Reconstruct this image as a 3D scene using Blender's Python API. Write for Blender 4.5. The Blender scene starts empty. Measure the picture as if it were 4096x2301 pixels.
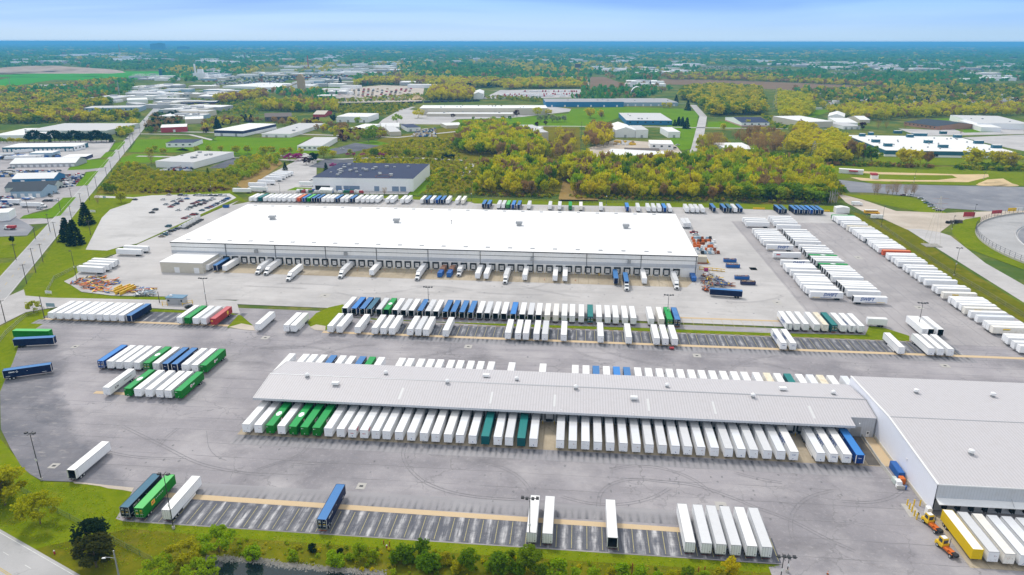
import bpy, math, random
import numpy as np
from mathutils import Vector, Matrix
R = math.radians
rng = np.random.default_rng(7)
random.seed(7)
scene = bpy.context.scene
COL = scene.collection

# ------------------------------------------------------------------ camera, sky, sun, exposure
PW, PH = 4096.0, 2301.0                       # photograph size in pixels
FPX, PITCH, YAW, CAMH, ROLL = 2837.6, .333742, .09286, 124.544, .001056
cd = bpy.data.cameras.new('camera')
cam = bpy.data.objects.new('camera', cd)
COL.objects.link(cam)
cd.sensor_width = 36.0
cd.lens = FPX / PW * 36.0
cd.clip_start = 1.0
cd.clip_end = 150000.0
cam.matrix_world = Matrix.Translation((0, 0, CAMH)) @ Matrix.Rotation(YAW, 4, 'Z') @ Matrix.Rotation(math.pi / 2 - PITCH, 4, 'X') @ Matrix.Rotation(ROLL, 4, 'Z')
scene.camera = cam

SUN_EL, SUN_AZ = R(52), R(-38)                # azimuth clockwise from +Y (sun beyond the yard, to the left)
sl = bpy.data.lights.new('sun', 'SUN')
sl.energy = 1.5
sl.angle = R(10)
sl.color = (1.0, 0.95, 0.87)
sun = bpy.data.objects.new('sun', sl)
COL.objects.link(sun)
sdir = Vector((math.sin(SUN_AZ) * math.cos(SUN_EL), math.cos(SUN_AZ) * math.cos(SUN_EL), math.sin(SUN_EL)))
sun.rotation_euler = sdir.to_track_quat('Z', 'Y').to_euler()
sun.location = sdir * 500

world = bpy.data.worlds.new('World')
scene.world = world
world.use_nodes = True
def build_world():
  nt = world.node_tree
  N, L = nt.nodes, nt.links
  N.clear()
  out = N.new('ShaderNodeOutputWorld')
  sky = N.new('ShaderNodeTexSky')
  sky.sky_type = 'NISHITA'
  sky.sun_disc = False
  sky.sun_elevation = SUN_EL
  sky.sun_rotation = SUN_AZ
  bg1 = N.new('ShaderNodeBackground')
  bg1.inputs[1].default_value = 0.11
  L.new(sky.outputs[0], bg1.inputs[0])
  tc = N.new('ShaderNodeTexCoord')
  sep = N.new('ShaderNodeSeparateXYZ')
  L.new(tc.outputs['Generated'], sep.inputs[0])
  # thin overcast: streaky cloud noise on the direction, flattened toward the horizon
  mp = N.new('ShaderNodeMapping')
  mp.inputs['Scale'].default_value = (1.1, 1.1, 18)
  L.new(tc.outputs['Generated'], mp.inputs[0])
  nz = N.new('ShaderNodeTexNoise')
  nz.inputs['Scale'].default_value = 1.5
  nz.inputs['Detail'].default_value = 4
  nz.inputs['Roughness'].default_value = 0.45
  nz.inputs['Distortion'].default_value = 0.5
  L.new(mp.outputs[0], nz.inputs[0])
  mr = N.new('ShaderNodeMapRange')
  mr.inputs[1].default_value = .36; mr.inputs[2].default_value = .66
  L.new(nz.outputs[0], mr.inputs[0])
  ramp = N.new('ShaderNodeValToRGB')
  e = ramp.color_ramp.elements
  e[0].position = 0.0;  e[0].color = (.42, .61, .83, 1)
  e[1].position = 0.30; e[1].color = (.78, .81, .85, 1)
  for p, c in ((.012, (.33, .53, .77, 1)), (.026, (.14, .38, .85, 1)), (.040, (.05, .23, .78, 1)), (.060, (.06, .26, .80, 1)), (.12, (.84, .88, .94, 1))):
    k = e.new(p); k.color = c
  L.new(sep.outputs[2], ramp.inputs[0])
  ramp2 = N.new('ShaderNodeValToRGB')
  e = ramp2.color_ramp.elements
  e[0].position = 0.0;  e[0].color = (.45, .64, .86, 1)
  e[1].position = 0.30; e[1].color = (.86, .86, .86, 1)
  k = e.new(.05); k.color = (.22, .47, .90, 1)
  k = e.new(.12); k.color = (.88, .91, .94, 1)
  L.new(sep.outputs[2], ramp2.inputs[0])
  mx = N.new('ShaderNodeMix'); mx.data_type = 'RGBA'
  L.new(mr.outputs[0], mx.inputs[0])
  L.new(ramp.outputs[0], mx.inputs[6]); L.new(ramp2.outputs[0], mx.inputs[7])
  bg2 = N.new('ShaderNodeBackground')
  bg2.inputs[1].default_value = 0.8
  L.new(mx.outputs[2], bg2.inputs[0])
  ms = N.new('ShaderNodeMixShader')
  ms.inputs[0].default_value = 0.86
  L.new(bg1.outputs[0], ms.inputs[1]); L.new(bg2.outputs[0], ms.inputs[2])
  L.new(ms.outputs[0], out.inputs[0])
build_world()
vs = scene.view_settings
scene.display_settings.display_device = 'sRGB'
vs.view_transform = 'Standard'
vs.look = 'None'
vs.exposure = 0.64
vs.gamma = 1.0
vs.use_curve_mapping = False
cy = scene.cycles
cy.max_bounces = 5
cy.diffuse_bounces = 3
cy.glossy_bounces = 2
cy.transmission_bounces = 2
cy.transparent_max_bounces = 4
cy.use_denoising = True
cy.volume_bounces = 0

# ------------------------------------------------------------------ measuring helpers: photograph pixel -> point on a level plane of the place
cS, sS = math.cos(-YAW), math.sin(-YAW)
cP, sP = math.cos(PITCH), math.sin(PITCH)
cR, sR = math.cos(ROLL), math.sin(ROLL)
def G(u, v, z=0.0):
  a = (u - PW / 2) / FPX; b = -(v - PH / 2) / FPX
  a, b = a * cR - b * sR, a * sR + b * cR
  yf = cP + b * sP; zz = -sP + b * cP
  t = (z - CAMH) / zz
  xr = a * t; yf *= t
  return (xr * cS + yf * sS, -xr * sS + yf * cS)
def PR(X, Y, Z):
  z = Z - CAMH
  xr = X * cS - Y * sS; yf = X * sS + Y * cS
  dep = yf * cP - z * sP; up = yf * sP + z * cP
  xr, up = xr * cR + up * sR, -xr * sR + up * cR
  return PW / 2 + FPX * xr / dep, PH / 2 - FPX * up / dep
def XA(u, Y, Z):                                # X of pixel column u at depth Y and height Z
  a = (u - PW / 2) / FPX
  z = Z - CAMH
  return (Y * sS + a * (Y * cS * cP - z * sP)) / (cS - a * sS * cP)
def HT(u, vb, vt):                              # height of something whose foot is at (u, vb) and top at row vt
  X, Y = G(u, vb)
  lo, hi = 0.0, 150.0
  for _ in range(40):
    m = (lo + hi) / 2
    if PR(X, Y, m)[1] > vt: lo = m
    else: hi = m
  return lo
class Crop:
  def __init__(s, ox, oy, k): s.o = (ox, oy, k)
  def px(s, x, y): return (s.o[0] + x / s.o[2], s.o[1] + y / s.o[2])
  def __call__(s, x, y, z=0.0): return G(*s.px(x, y), z)
C1 = Crop(0, 1150, 2.4114); C2 = Crop(1000, 1150, 2.4114); C3 = Crop(2000, 1150, 2.4114); C4 = Crop(3046, 1150, 2.4114)
C5 = Crop(0, 1700, 2.4076); C6 = Crop(1000, 1700, 2.4076); C7 = Crop(2000, 1700, 2.4076); C8 = Crop(3046, 1700, 2.4076)
E1 = Crop(900, 700, 2.4533); E2 = Crop(1900, 700, 2.4533); E3 = Crop(2700, 700, 2.6312); E4 = Crop(3296, 700, 2.6312)
F1 = Crop(2960, 850, 3.8083); F2 = Crop(3320, 830, 5.7875); F3 = Crop(3660, 1020, 3.445)
R1 = Crop(0, 140, 1.84); R2 = Crop(1350, 140, 1.84); R3 = Crop(2696, 140, 1.84); R4 = Crop(0, 600, 1.84)
Q6 = Crop(3000, 540, 2.3504); Q7 = Crop(0, 520, 3.68); D = Crop(0, 0, 2576 / 4096)

# ------------------------------------------------------------------ materials
MATS = {}
def nodes_of(m):
  nt = m.node_tree
  return nt, nt.nodes, nt.links, nt.nodes['Principled BSDF']
def mat(name, col, rough=.6, metal=0.0, var=.0, scale=.4, emit=None, spec=.4, bump=0.0, bscale=6.0, col2=None, coord='Object', stretch=None, detail=6):
  if name in MATS: return MATS[name]
  m = bpy.data.materials.new(name)
  m.use_nodes = True
  nt, N, L, b = nodes_of(m)
  b.inputs['Base Color'].default_value = (*col, 1)
  b.inputs['Roughness'].default_value = rough
  b.inputs['Metallic'].default_value = metal
  b.inputs['Specular IOR Level'].default_value = spec
  if var > 0 or col2:
    tc = N.new('ShaderNodeTexCoord')
    src = tc.outputs[coord] if coord != 'World' else N.new('ShaderNodeNewGeometry').outputs['Position']
    if stretch:
      mp = N.new('ShaderNodeMapping'); mp.inputs['Scale'].default_value = stretch
      L.new(src, mp.inputs[0]); src = mp.outputs[0]
    nz = N.new('ShaderNodeTexNoise'); nz.inputs['Scale'].default_value = scale; nz.inputs['Detail'].default_value = detail
    nz.inputs['Roughness'].default_value = .62
    L.new(src, nz.inputs[0])
    mr = N.new('ShaderNodeMapRange'); mr.inputs[1].default_value = .3; mr.inputs[2].default_value = .7
    L.new(nz.outputs[0], mr.inputs[0])
    mx = N.new('ShaderNodeMix'); mx.data_type = 'RGBA'
    c2 = col2 or tuple(c * (1 - var) for c in col)
    mx.inputs[6].default_value = (*col, 1); mx.inputs[7].default_value = (*c2, 1)
    L.new(mr.outputs[0], mx.inputs[0]); L.new(mx.outputs[2], b.inputs['Base Color'])
  MATS[name] = m
  return m
def mixchain(N, L, base, layers):
  """layers: (colour, factor socket)"""
  cur = base
  for col, fac in layers:
    mx = N.new('ShaderNodeMix'); mx.data_type = 'RGBA'
    if isinstance(cur, tuple): mx.inputs[6].default_value = (*cur, 1)
    else: L.new(cur, mx.inputs[6])
    mx.inputs[7].default_value = (*col, 1)
    L.new(fac, mx.inputs[0])
    cur = mx.outputs[2]
  return cur
def noise(N, L, src, scale, detail=6, lo=.4, hi=.6, stretch=None, rough=.6, top=1.0):
  if stretch:
    mp = N.new('ShaderNodeMapping'); mp.inputs['Scale'].default_value = stretch
    L.new(src, mp.inputs[0]); src = mp.outputs[0]
  nz = N.new('ShaderNodeTexNoise'); nz.inputs['Scale'].default_value = scale; nz.inputs['Detail'].default_value = detail; nz.inputs['Roughness'].default_value = rough
  L.new(src, nz.inputs[0])
  mr = N.new('ShaderNodeMapRange'); mr.inputs[1].default_value = lo; mr.inputs[2].default_value = hi; mr.inputs[4].default_value = top
  L.new(nz.outputs[0], mr.inputs[0])
  return mr.outputs[0]
def newmat(name, rough=.9, spec=.25):
  m = bpy.data.materials.new(name); m.use_nodes = True
  nt, N, L, b = nodes_of(m)
  b.inputs['Roughness'].default_value = rough
  b.inputs['Specular IOR Level'].default_value = spec
  pos = N.new('ShaderNodeNewGeometry').outputs['Position']
  MATS[name] = m
  return m, N, L, b, pos
def math_(N, L, op, a, b=None, clamp=False):
  n = N.new('ShaderNodeMath'); n.operation = op; n.use_clamp = clamp
  for i, v in enumerate((a, b)):
    if v is None: continue
    if hasattr(v, 'is_linked'): L.new(v, n.inputs[i])
    else: n.inputs[i].default_value = v
  return n.outputs[0]
def lines(N, L, coord, period, width, offset=0.0):     # 1 on thin lines of the given period
  p = math_(N, L, 'ADD', coord, offset)
  p = math_(N, L, 'DIVIDE', p, period)
  p = math_(N, L, 'FRACT', p)
  p = math_(N, L, 'SUBTRACT', p, .5)
  p = math_(N, L, 'ABSOLUTE', p)
  return math_(N, L, 'LESS_THAN', p, width / period / 2)

def asphalt(name, base, dark, light, joint_x=None, joint_y=None, jcol=(.12, .12, .125), crack=.5, jamt=.55, streak=(.015, .12, 1), arc=None):
  m, N, L, b, pos = newmat(name, .9, .12)
  sep = N.new('ShaderNodeSeparateXYZ'); L.new(pos, sep.inputs[0])
  lay = [(dark, noise(N, L, pos, .02, 8, .42, .66)), (light, noise(N, L, pos, .05, 8, .46, .72, top=.8)), (tuple(c * .7 for c in dark), noise(N, L, pos, .035, 9, .58, .72, stretch=(.5, 1, 1), top=.7)),
     (dark, noise(N, L, pos, 1.0, 5, .5, .85, stretch=streak, top=.75)),
     (light, noise(N, L, pos, .9, 4, .55, .8, top=.5)), (dark, noise(N, L, pos, 3.5, 3, .58, .8, top=.6))]
  wob = noise(N, L, pos, .12, 3, 0, 1)
  if joint_y:
    c = math_(N, L, 'ADD', sep.outputs[1], wob)
    f = math_(N, L, 'MULTIPLY', lines(N, L, c, joint_y, .30), jamt)
    f = math_(N, L, 'MULTIPLY', f, noise(N, L, pos, .06, 3, .38, .55))
    lay.append((jcol, f))
  if joint_x:
    c = math_(N, L, 'ADD', sep.outputs[0], wob)
    f = math_(N, L, 'MULTIPLY', lines(N, L, c, joint_x, .30), jamt)
    f = math_(N, L, 'MULTIPLY', f, noise(N, L, pos, .05, 3, .38, .55))
    lay.append((jcol, f))
  if crack:
    vo = N.new('ShaderNodeTexVoronoi'); vo.feature = 'DISTANCE_TO_EDGE'; vo.inputs['Scale'].default_value = .07
    dn = N.new('ShaderNodeTexNoise'); dn.inputs['Scale'].default_value = .4; dn.inputs['Detail'].default_value = 5
    L.new(pos, dn.inputs[0])
    va = N.new('ShaderNodeVectorMath'); va.operation = 'MULTIPLY_ADD'
    L.new(dn.outputs[1], va.inputs[0]); va.inputs[1].default_value = (5, 5, 5); L.new(pos, va.inputs[2])
    L.new(va.outputs[0], vo.inputs['Vector'])
    f = math_(N, L, 'LESS_THAN', vo.outputs['Distance'], .012)
    f = math_(N, L, 'MULTIPLY', f, noise(N, L, pos, .03, 3, .45, .6, top=crack))
    lay.append((jcol, f))
  if arc:                                       # an older, darker surfacing outside a great turning circle
    x, y = math_(N, L, 'SUBTRACT', sep.outputs[0], arc[0]), math_(N, L, 'SUBTRACT', sep.outputs[1], arc[1])
    r = math_(N, L, 'SQRT', math_(N, L, 'ADD', math_(N, L, 'MULTIPLY', x, x), math_(N, L, 'MULTIPLY', y, y)))
    r = math_(N, L, 'ADD', r, math_(N, L, 'MULTIPLY', noise(N, L, pos, .08, 5, .2, .8), 9.0))
    t = N.new('ShaderNodeMapRange'); t.inputs[1].default_value = arc[2]; t.inputs[2].default_value = arc[2] + 4; t.inputs[4].default_value = .85
    L.new(r, t.inputs[0]); lim = N.new('ShaderNodeMapRange'); lim.inputs[1].default_value = -118; lim.inputs[2].default_value = -145; L.new(sep.outputs[0], lim.inputs[0])
    lm2 = N.new('ShaderNodeMapRange'); lm2.inputs[1].default_value = 262; lm2.inputs[2].default_value = 235; L.new(sep.outputs[1], lm2.inputs[0])
    f = math_(N, L, 'MULTIPLY', math_(N, L, 'MULTIPLY', t.outputs[0], lim.outputs[0]), lm2.outputs[0])
    lay.append(((.115, .118, .138), math_(N, L, 'MULTIPLY', f, noise(N, L, pos, .07, 7, .1, .62))))
    lay.append(((.40, .37, .35), math_(N, L, 'MULTIPLY', f, noise(N, L, pos, .5, 6, .56, .72, stretch=(.4, 1, 1), top=.6))))
  L.new(mixchain(N, L, base, lay), b.inputs['Base Color'])
  return m
M_yard = asphalt('worn grey asphalt', (.335, .315, .33), (.20, .19, .203), (.44, .415, .42), joint_y=7.6, jcol=(.16, .155, .16), arc=(-31, 350.6, 208))
M_yard2 = asphalt('grey asphalt lanes', (.375, .352, .355), (.28, .265, .27), (.44, .415, .415), joint_x=6.2, jcol=(.16, .16, .165), streak=(.12, .015, 1))
M_conc = asphalt('pale concrete yard', (.475, .455, .445), (.38, .365, .36), (.54, .52, .51), joint_y=7.0, jcol=(.30, .29, .28), jamt=.5, crack=.4)
M_lot = asphalt('pale car park concrete', (.52, .505, .495), (.44, .425, .415), (.57, .555, .545), joint_y=12, jcol=(.34, .33, .32), crack=.4)
M_road = asphalt('grey road surface', (.40, .395, .395), (.33, .325, .325), (.46, .45, .45), crack=.3)
M_dock = asphalt('stained dock concrete', (.44, .37, .27), (.27, .22, .155), (.55, .48, .38), joint_x=5.45, jcol=(.2, .17, .13), streak=(1, .1, 1))
M_gravel = asphalt('blue grey gravel lot', (.23, .235, .26), (.18, .185, .21), (.32, .32, .335), crack=0)
M_darkasph = asphalt('dark asphalt', (.12, .125, .15), (.08, .085, .1), (.2, .2, .22), crack=.3)
M_dirt = asphalt('dusty bare ground', (.50, .43, .36), (.36, .31, .25), (.6, .54, .46), crack=0)

def stall_mat(name, period, off, base, light, dark, soft=1.0):
  """tyre-darkened stalls: a worn pale strip down the middle of each stall where trailers stand, dark wheel tracks beside it"""
  m, N, L, b, pos = newmat(name, .85, .3)
  sep = N.new('ShaderNodeSeparateXYZ'); L.new(pos, sep.inputs[0])
  x = math_(N, L, 'DIVIDE', math_(N, L, 'ADD', sep.outputs[0], off), period)
  wv = math_(N, L, 'COSINE', math_(N, L, 'MULTIPLY', x, 2 * math.pi))       # +1 at stall lines
  st = math_(N, L, 'MULTIPLY', wv, -.5)
  st = math_(N, L, 'ADD', st, .5)
  st = math_(N, L, 'POWER', st, 1.6)
  n1 = noise(N, L, pos, 1.2, 6, .35, .68, stretch=(1, .12, 1))
  n2 = noise(N, L, pos, .25, 5, .3, .6)
  f = math_(N, L, 'MULTIPLY', math_(N, L, 'MULTIPLY', st, n1), math_(N, L, 'MULTIPLY', n2, soft))
  x2 = math_(N, L, 'MULTIPLY', x, 4 * math.pi)
  tr = math_(N, L, 'ADD', math_(N, L, 'MULTIPLY', math_(N, L, 'COSINE', x2), -.5), .5)
  f2 = math_(N, L, 'MULTIPLY', tr, noise(N, L, pos, 2.0, 5, .42, .62, stretch=(1, .06, 1), top=.55))
  f3 = noise(N, L, pos, 2.5, 4, .62, .75, top=.5)
  fy = math_(N, L, 'MULTIPLY', lines(N, L, math_(N, L, 'ADD', sep.outputs[1], noise(N, L, pos, .3, 3, 0, 1)), 4.3, .12), .5)
  L.new(mixchain(N, L, base, [(light, f), (dark, f2), (light, f3), (dark, fy)]), b.inputs['Base Color'])
  return m
PITCH_S, PITCH_N = 4.03, 4.11
M_stall = stall_mat('trailer stalls', PITCH_S, 18.8, (.105, .108, .128), (.52, .51, .515), (.060, .062, .076), 1.6)
M_stall2 = stall_mat('trailer stalls in the island row', PITCH_N, -1.5, (.095, .098, .12), (.42, .415, .42), (.05, .053, .065), 1.3)

def skid_mat(name, base, dark, period, off):
  m, N, L, b, pos = newmat(name, .88, .3)
  sep = N.new('ShaderNodeSeparateXYZ'); L.new(pos, sep.inputs[0])
  x = math_(N, L, 'DIVIDE', math_(N, L, 'ADD', sep.outputs[0], off), period)
  wv = math_(N, L, 'ADD', math_(N, L, 'MULTIPLY', math_(N, L, 'COSINE', math_(N, L, 'MULTIPLY', x, 2 * math.pi)), .5), .5)
  return m, N, L, b, pos, wv
def grassmat(name, a, b_, c, dry, patch=.03, amt=.5):
  m, N, L, b, pos = newmat(name, 1.0, 0.0)
  lay = [(b_, noise(N, L, pos, patch, 6, .38, .66)), (c, noise(N, L, pos, .35, 6, .42, .72, top=.8)),
     (dry, noise(N, L, pos, .11, 7, .56, .74, top=amt)), (b_, noise(N, L, pos, 1.6, 4, .45, .7, top=.55)), (a, noise(N, L, pos, 4.0, 3, .5, .75, top=.5))]
  L.new(mixchain(N, L, a, lay), b.inputs['Base Color'])
  return m
M_lawn = grassmat('mown lawn', (.165, .21, .006), (.105, .16, .005), (.21, .24, .010), (.28, .24, .05))
M_lawn2 = grassmat('bright lawn', (.125, .24, .006), (.09, .19, .005), (.17, .26, .010), (.24, .24, .04), amt=.45)
M_bank = grassmat('rough bank grass', (.150, .160, .008), (.085, .105, .006), (.21, .18, .012), (.30, .22, .06), patch=.08, amt=.6)
M_scrub = grassmat('olive scrub ground', (.18, .16, .012), (.11, .12, .010), (.24, .18, .025), (.30, .21, .08), patch=.05, amt=.5)
M_reed = grassmat('dry reeds', (.30, .20, .07), (.22, .15, .05), (.35, .25, .1), (.4, .3, .16))
M_field = grassmat('ploughed field', (.22, .15, .09), (.18, .12, .075), (.25, .17, .1), (.28, .2, .13), patch=.01)
M_farfield = grassmat('far meadow', (.06, .30, .03), (.05, .24, .025), (.09, .28, .03), (.18, .24, .05), patch=.006, amt=.3)

def far_ground():
  m, N, L, b, pos = newmat('countryside', 1.0, 0.0)
  lay = [((.17, .16, .03), noise(N, L, pos, .004, 8, .4, .6)), ((.07, .12, .03), noise(N, L, pos, .011, 8, .42, .6)),
     ((.26, .22, .06), noise(N, L, pos, .02, 6, .5, .66, top=.7)), ((.07, .12, .025), noise(N, L, pos, .06, 5, .48, .62, top=.8)),
     ((.36, .35, .34), noise(N, L, pos, .0035, 9, .60, .68, top=.55)), ((.07, .11, .02), noise(N, L, pos, .3, 4, .5, .7, top=.6))]
  L.new(mixchain(N, L, (.14, .19, .03), lay), b.inputs['Base Color'])
  return m
M_ground = far_ground()

def paint(name, col, rough=.45, dirt=.12, seam=None, seamcol=None, spec=.45, metal=0.0, dirtcol=(.30, .27, .22), top=.5, axis=1, sw=.07):
  """vehicle / cladding paint: broad weathering, faint panel seams every `seam` metres along the body"""
  if name in MATS: return MATS[name]
  m = bpy.data.materials.new(name); m.use_nodes = True
  nt, N, L, b = nodes_of(m)
  b.inputs['Roughness'].default_value = rough; b.inputs['Specular IOR Level'].default_value = spec; b.inputs['Metallic'].default_value = metal
  tc = N.new('ShaderNodeTexCoord'); ob = tc.outputs['Object']
  oi = N.new('ShaderNodeObjectInfo')
  va = N.new('ShaderNodeVectorMath'); va.operation = 'MULTIPLY_ADD'
  cm = N.new('ShaderNodeCombineXYZ'); L.new(oi.outputs['Random'], cm.inputs[0]); L.new(oi.outputs['Random'], cm.inputs[1])
  L.new(cm.outputs[0], va.inputs[0]); va.inputs[1].default_value = (300, 170, 0); L.new(ob, va.inputs[2])
  p = va.outputs[0]
  lay = [(tuple(c * .86 for c in col), math_(N, L, 'MULTIPLY', oi.outputs['Random'], .7)),
     (dirtcol, noise(N, L, p, .5, 6, .46, .8, top=dirt * 2.2)), (dirtcol, noise(N, L, p, 2.2, 5, .5, .8, stretch=(1, 1, .25), top=dirt * 1.6))]
  if seam:
    sep = N.new('ShaderNodeSeparateXYZ'); L.new(ob, sep.inputs[0])
    lay.append((seamcol or tuple(c * .6 for c in col), math_(N, L, 'MULTIPLY', lines(N, L, sep.outputs[axis], seam, sw), top)))
  L.new(mixchain(N, L, col, lay), b.inputs['Base Color'])
  MATS[name] = m
  return m
# trailers and containers
M_white = paint('white trailer side', (.86, .875, .90), .38, .05, 1.22, top=.30)
M_roof = {'w': paint('white trailer roof', (.84, .83, .82), .4, .06, 2.44, top=.12),
     'g': paint('grey trailer roof', (.66, .665, .68), .34, .05, 2.44, top=.16),
     'c': paint('cream trailer roof', (.84, .81, .75), .5, .10, 2.44, top=.1),
     'y': paint('rust stained roof', (.80, .74, .58), .5, .3, 2.44, top=.1, dirtcol=(.45, .26, .10)),
     'a': paint('bare aluminium roof', (.88, .89, .91), .28, .02, 1.22, top=.10, metal=.45)}
M_cream = paint('cream trailer side', (.85, .825, .76), .45, .16, 1.22, top=.2, dirtcol=(.42, .26, .12))
M_rail = mat('grey trailer rail', (.36, .37, .39), .5, .3)
M_blk = mat('black rubber', (.018, .018, .02), .8, var=.3, scale=3)
M_dark = mat('dark undercarriage', (.035, .035, .038), .7, var=.4, scale=2)
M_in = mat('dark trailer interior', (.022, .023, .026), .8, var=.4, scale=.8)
M_rim = mat('pale wheel rim', (.55, .55, .54), .4, .3)
M_orange = mat('orange chassis steel', (.42, .12, .025), .6, var=.4, scale=2)
M_rlight = mat('translucent roof sheet', (.60, .60, .60), .5)
M_redl = mat('red reflector tape', (.45, .03, .03), .5)
CONT = {'b': ('blue', (.004, .011, .055), (.062, .20, .46)), 'd': ('dark slate', (.004, .009, .028), (.055, .16, .24)),  # side, roof; blue and green roofs lighter: sky light painted in, some fading
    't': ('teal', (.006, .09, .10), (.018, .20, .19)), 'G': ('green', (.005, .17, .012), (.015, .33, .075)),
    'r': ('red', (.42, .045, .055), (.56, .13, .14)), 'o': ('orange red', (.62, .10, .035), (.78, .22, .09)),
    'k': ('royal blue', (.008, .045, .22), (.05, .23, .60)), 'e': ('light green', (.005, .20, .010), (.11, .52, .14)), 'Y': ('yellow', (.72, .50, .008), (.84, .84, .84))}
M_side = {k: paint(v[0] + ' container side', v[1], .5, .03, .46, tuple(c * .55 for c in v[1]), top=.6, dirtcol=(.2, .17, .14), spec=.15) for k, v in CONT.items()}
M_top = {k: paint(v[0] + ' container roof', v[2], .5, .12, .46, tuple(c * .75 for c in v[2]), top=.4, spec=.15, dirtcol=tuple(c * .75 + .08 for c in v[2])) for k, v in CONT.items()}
M_post = mat('white corner post', (.72, .70, .66), .5, var=.15, scale=2)
M_logoW = mat('white lettering', (.85, .86, .88), .5)
M_logoB = mat('blue lettering', (.003, .06, .28), .5)
M_logoR = mat('red lettering', (.5, .03, .05), .5)
M_logoY = mat('yellow panel', (.85, .55, .03), .5)
M_logoK = mat('black lettering', (.03, .03, .04), .5)
# buildings
M_metalroof = paint('ribbed pale grey roof', (.53, .51, .525), .5, .12, .95, (.34, .33, .34), top=.42, dirtcol=(.40, .37, .35), axis=0, spec=.2, sw=.32)
M_whiteroof = paint('white membrane roof', (.86, .855, .855), .6, .035, 30, top=.06, dirtcol=(.6, .57, .52))
M_wallw = paint('white panel wall', (.86, .85, .83), .6, .06, 6.8, (.45, .44, .42), top=.5, dirtcol=(.45, .38, .28), axis=0)
M_wallrib = paint('ribbed grey wall', (.52, .54, .58), .5, .1, .8, (.34, .36, .40), top=.8, axis=0)
M_shedwall = paint('pale blue grey wall', (.80, .82, .90), .5, .03, 1.0, top=.12, axis=1)
M_creamw = paint('cream block wall', (.62, .58, .49), .7, .12, None, dirtcol=(.4, .28, .15))
M_black = mat('black dock seal', (.015, .015, .017), .8)
M_glass = mat('dark window glass', (.03, .045, .06), .15, spec=.6)
M_yel = mat('safety yellow paint', (.80, .52, .015), .5, var=.15, scale=2)
M_orangeM = mat('orange machine paint', (.72, .16, .012), .5, var=.25, scale=2)
M_tan = paint('tan concrete strip', (.60, .46, .29), .85, .14, None, dirtcol=(.52, .34, .18), spec=.2)
M_yline = mat('yellow stall paint', (.52, .45, .16), .8, var=.55, scale=.7, coord='World', col2=(.30, .28, .2))
M_wline = mat('white road paint', (.72, .72, .70), .8, var=.3, scale=.6, coord='World')
M_rline = mat('yellow road paint', (.62, .45, .1), .8, var=.3, scale=.6, coord='World')
M_patch = mat('pale concrete patch', (.47, .45, .42), .9, var=.2, scale=1.0, coord='World')
M_steel = mat('galvanised steel', (.42, .43, .44), .45, .5, var=.2, scale=3)
M_pole = mat('dark bronze pole', (.05, .05, .052), .5, .3)
M_wood = mat('weathered wood pole', (.12, .10, .085), .9, var=.3, scale=3)
M_bark = mat('grey brown bark', (.16, .12, .075), .9, var=.35, scale=2)
M_water = mat('dark pond water', (.012, .022, .024), .06, spec=.5)
M_rock = mat('pale shore rubble', (.40, .38, .34), .9, var=.5, scale=1.2, coord='World')
M_sand = mat('sand', (.66, .49, .27), .95, var=.3, scale=.05, coord='World')
M_blue = mat('blue paint', (.02, .12, .40), .5, var=.2, scale=1)
M_green = mat('green paint', (.02, .18, .08), .5, var=.2, scale=1)
M_whitep = mat('white paint', (.80, .80, .80), .45, var=.08, scale=1)
M_card = mat('cardboard', (.52, .38, .22), .9, var=.4, scale=1.5)
M_concrete = mat('plain concrete', (.5, .48, .44), .9, var=.2, scale=.6)

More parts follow.
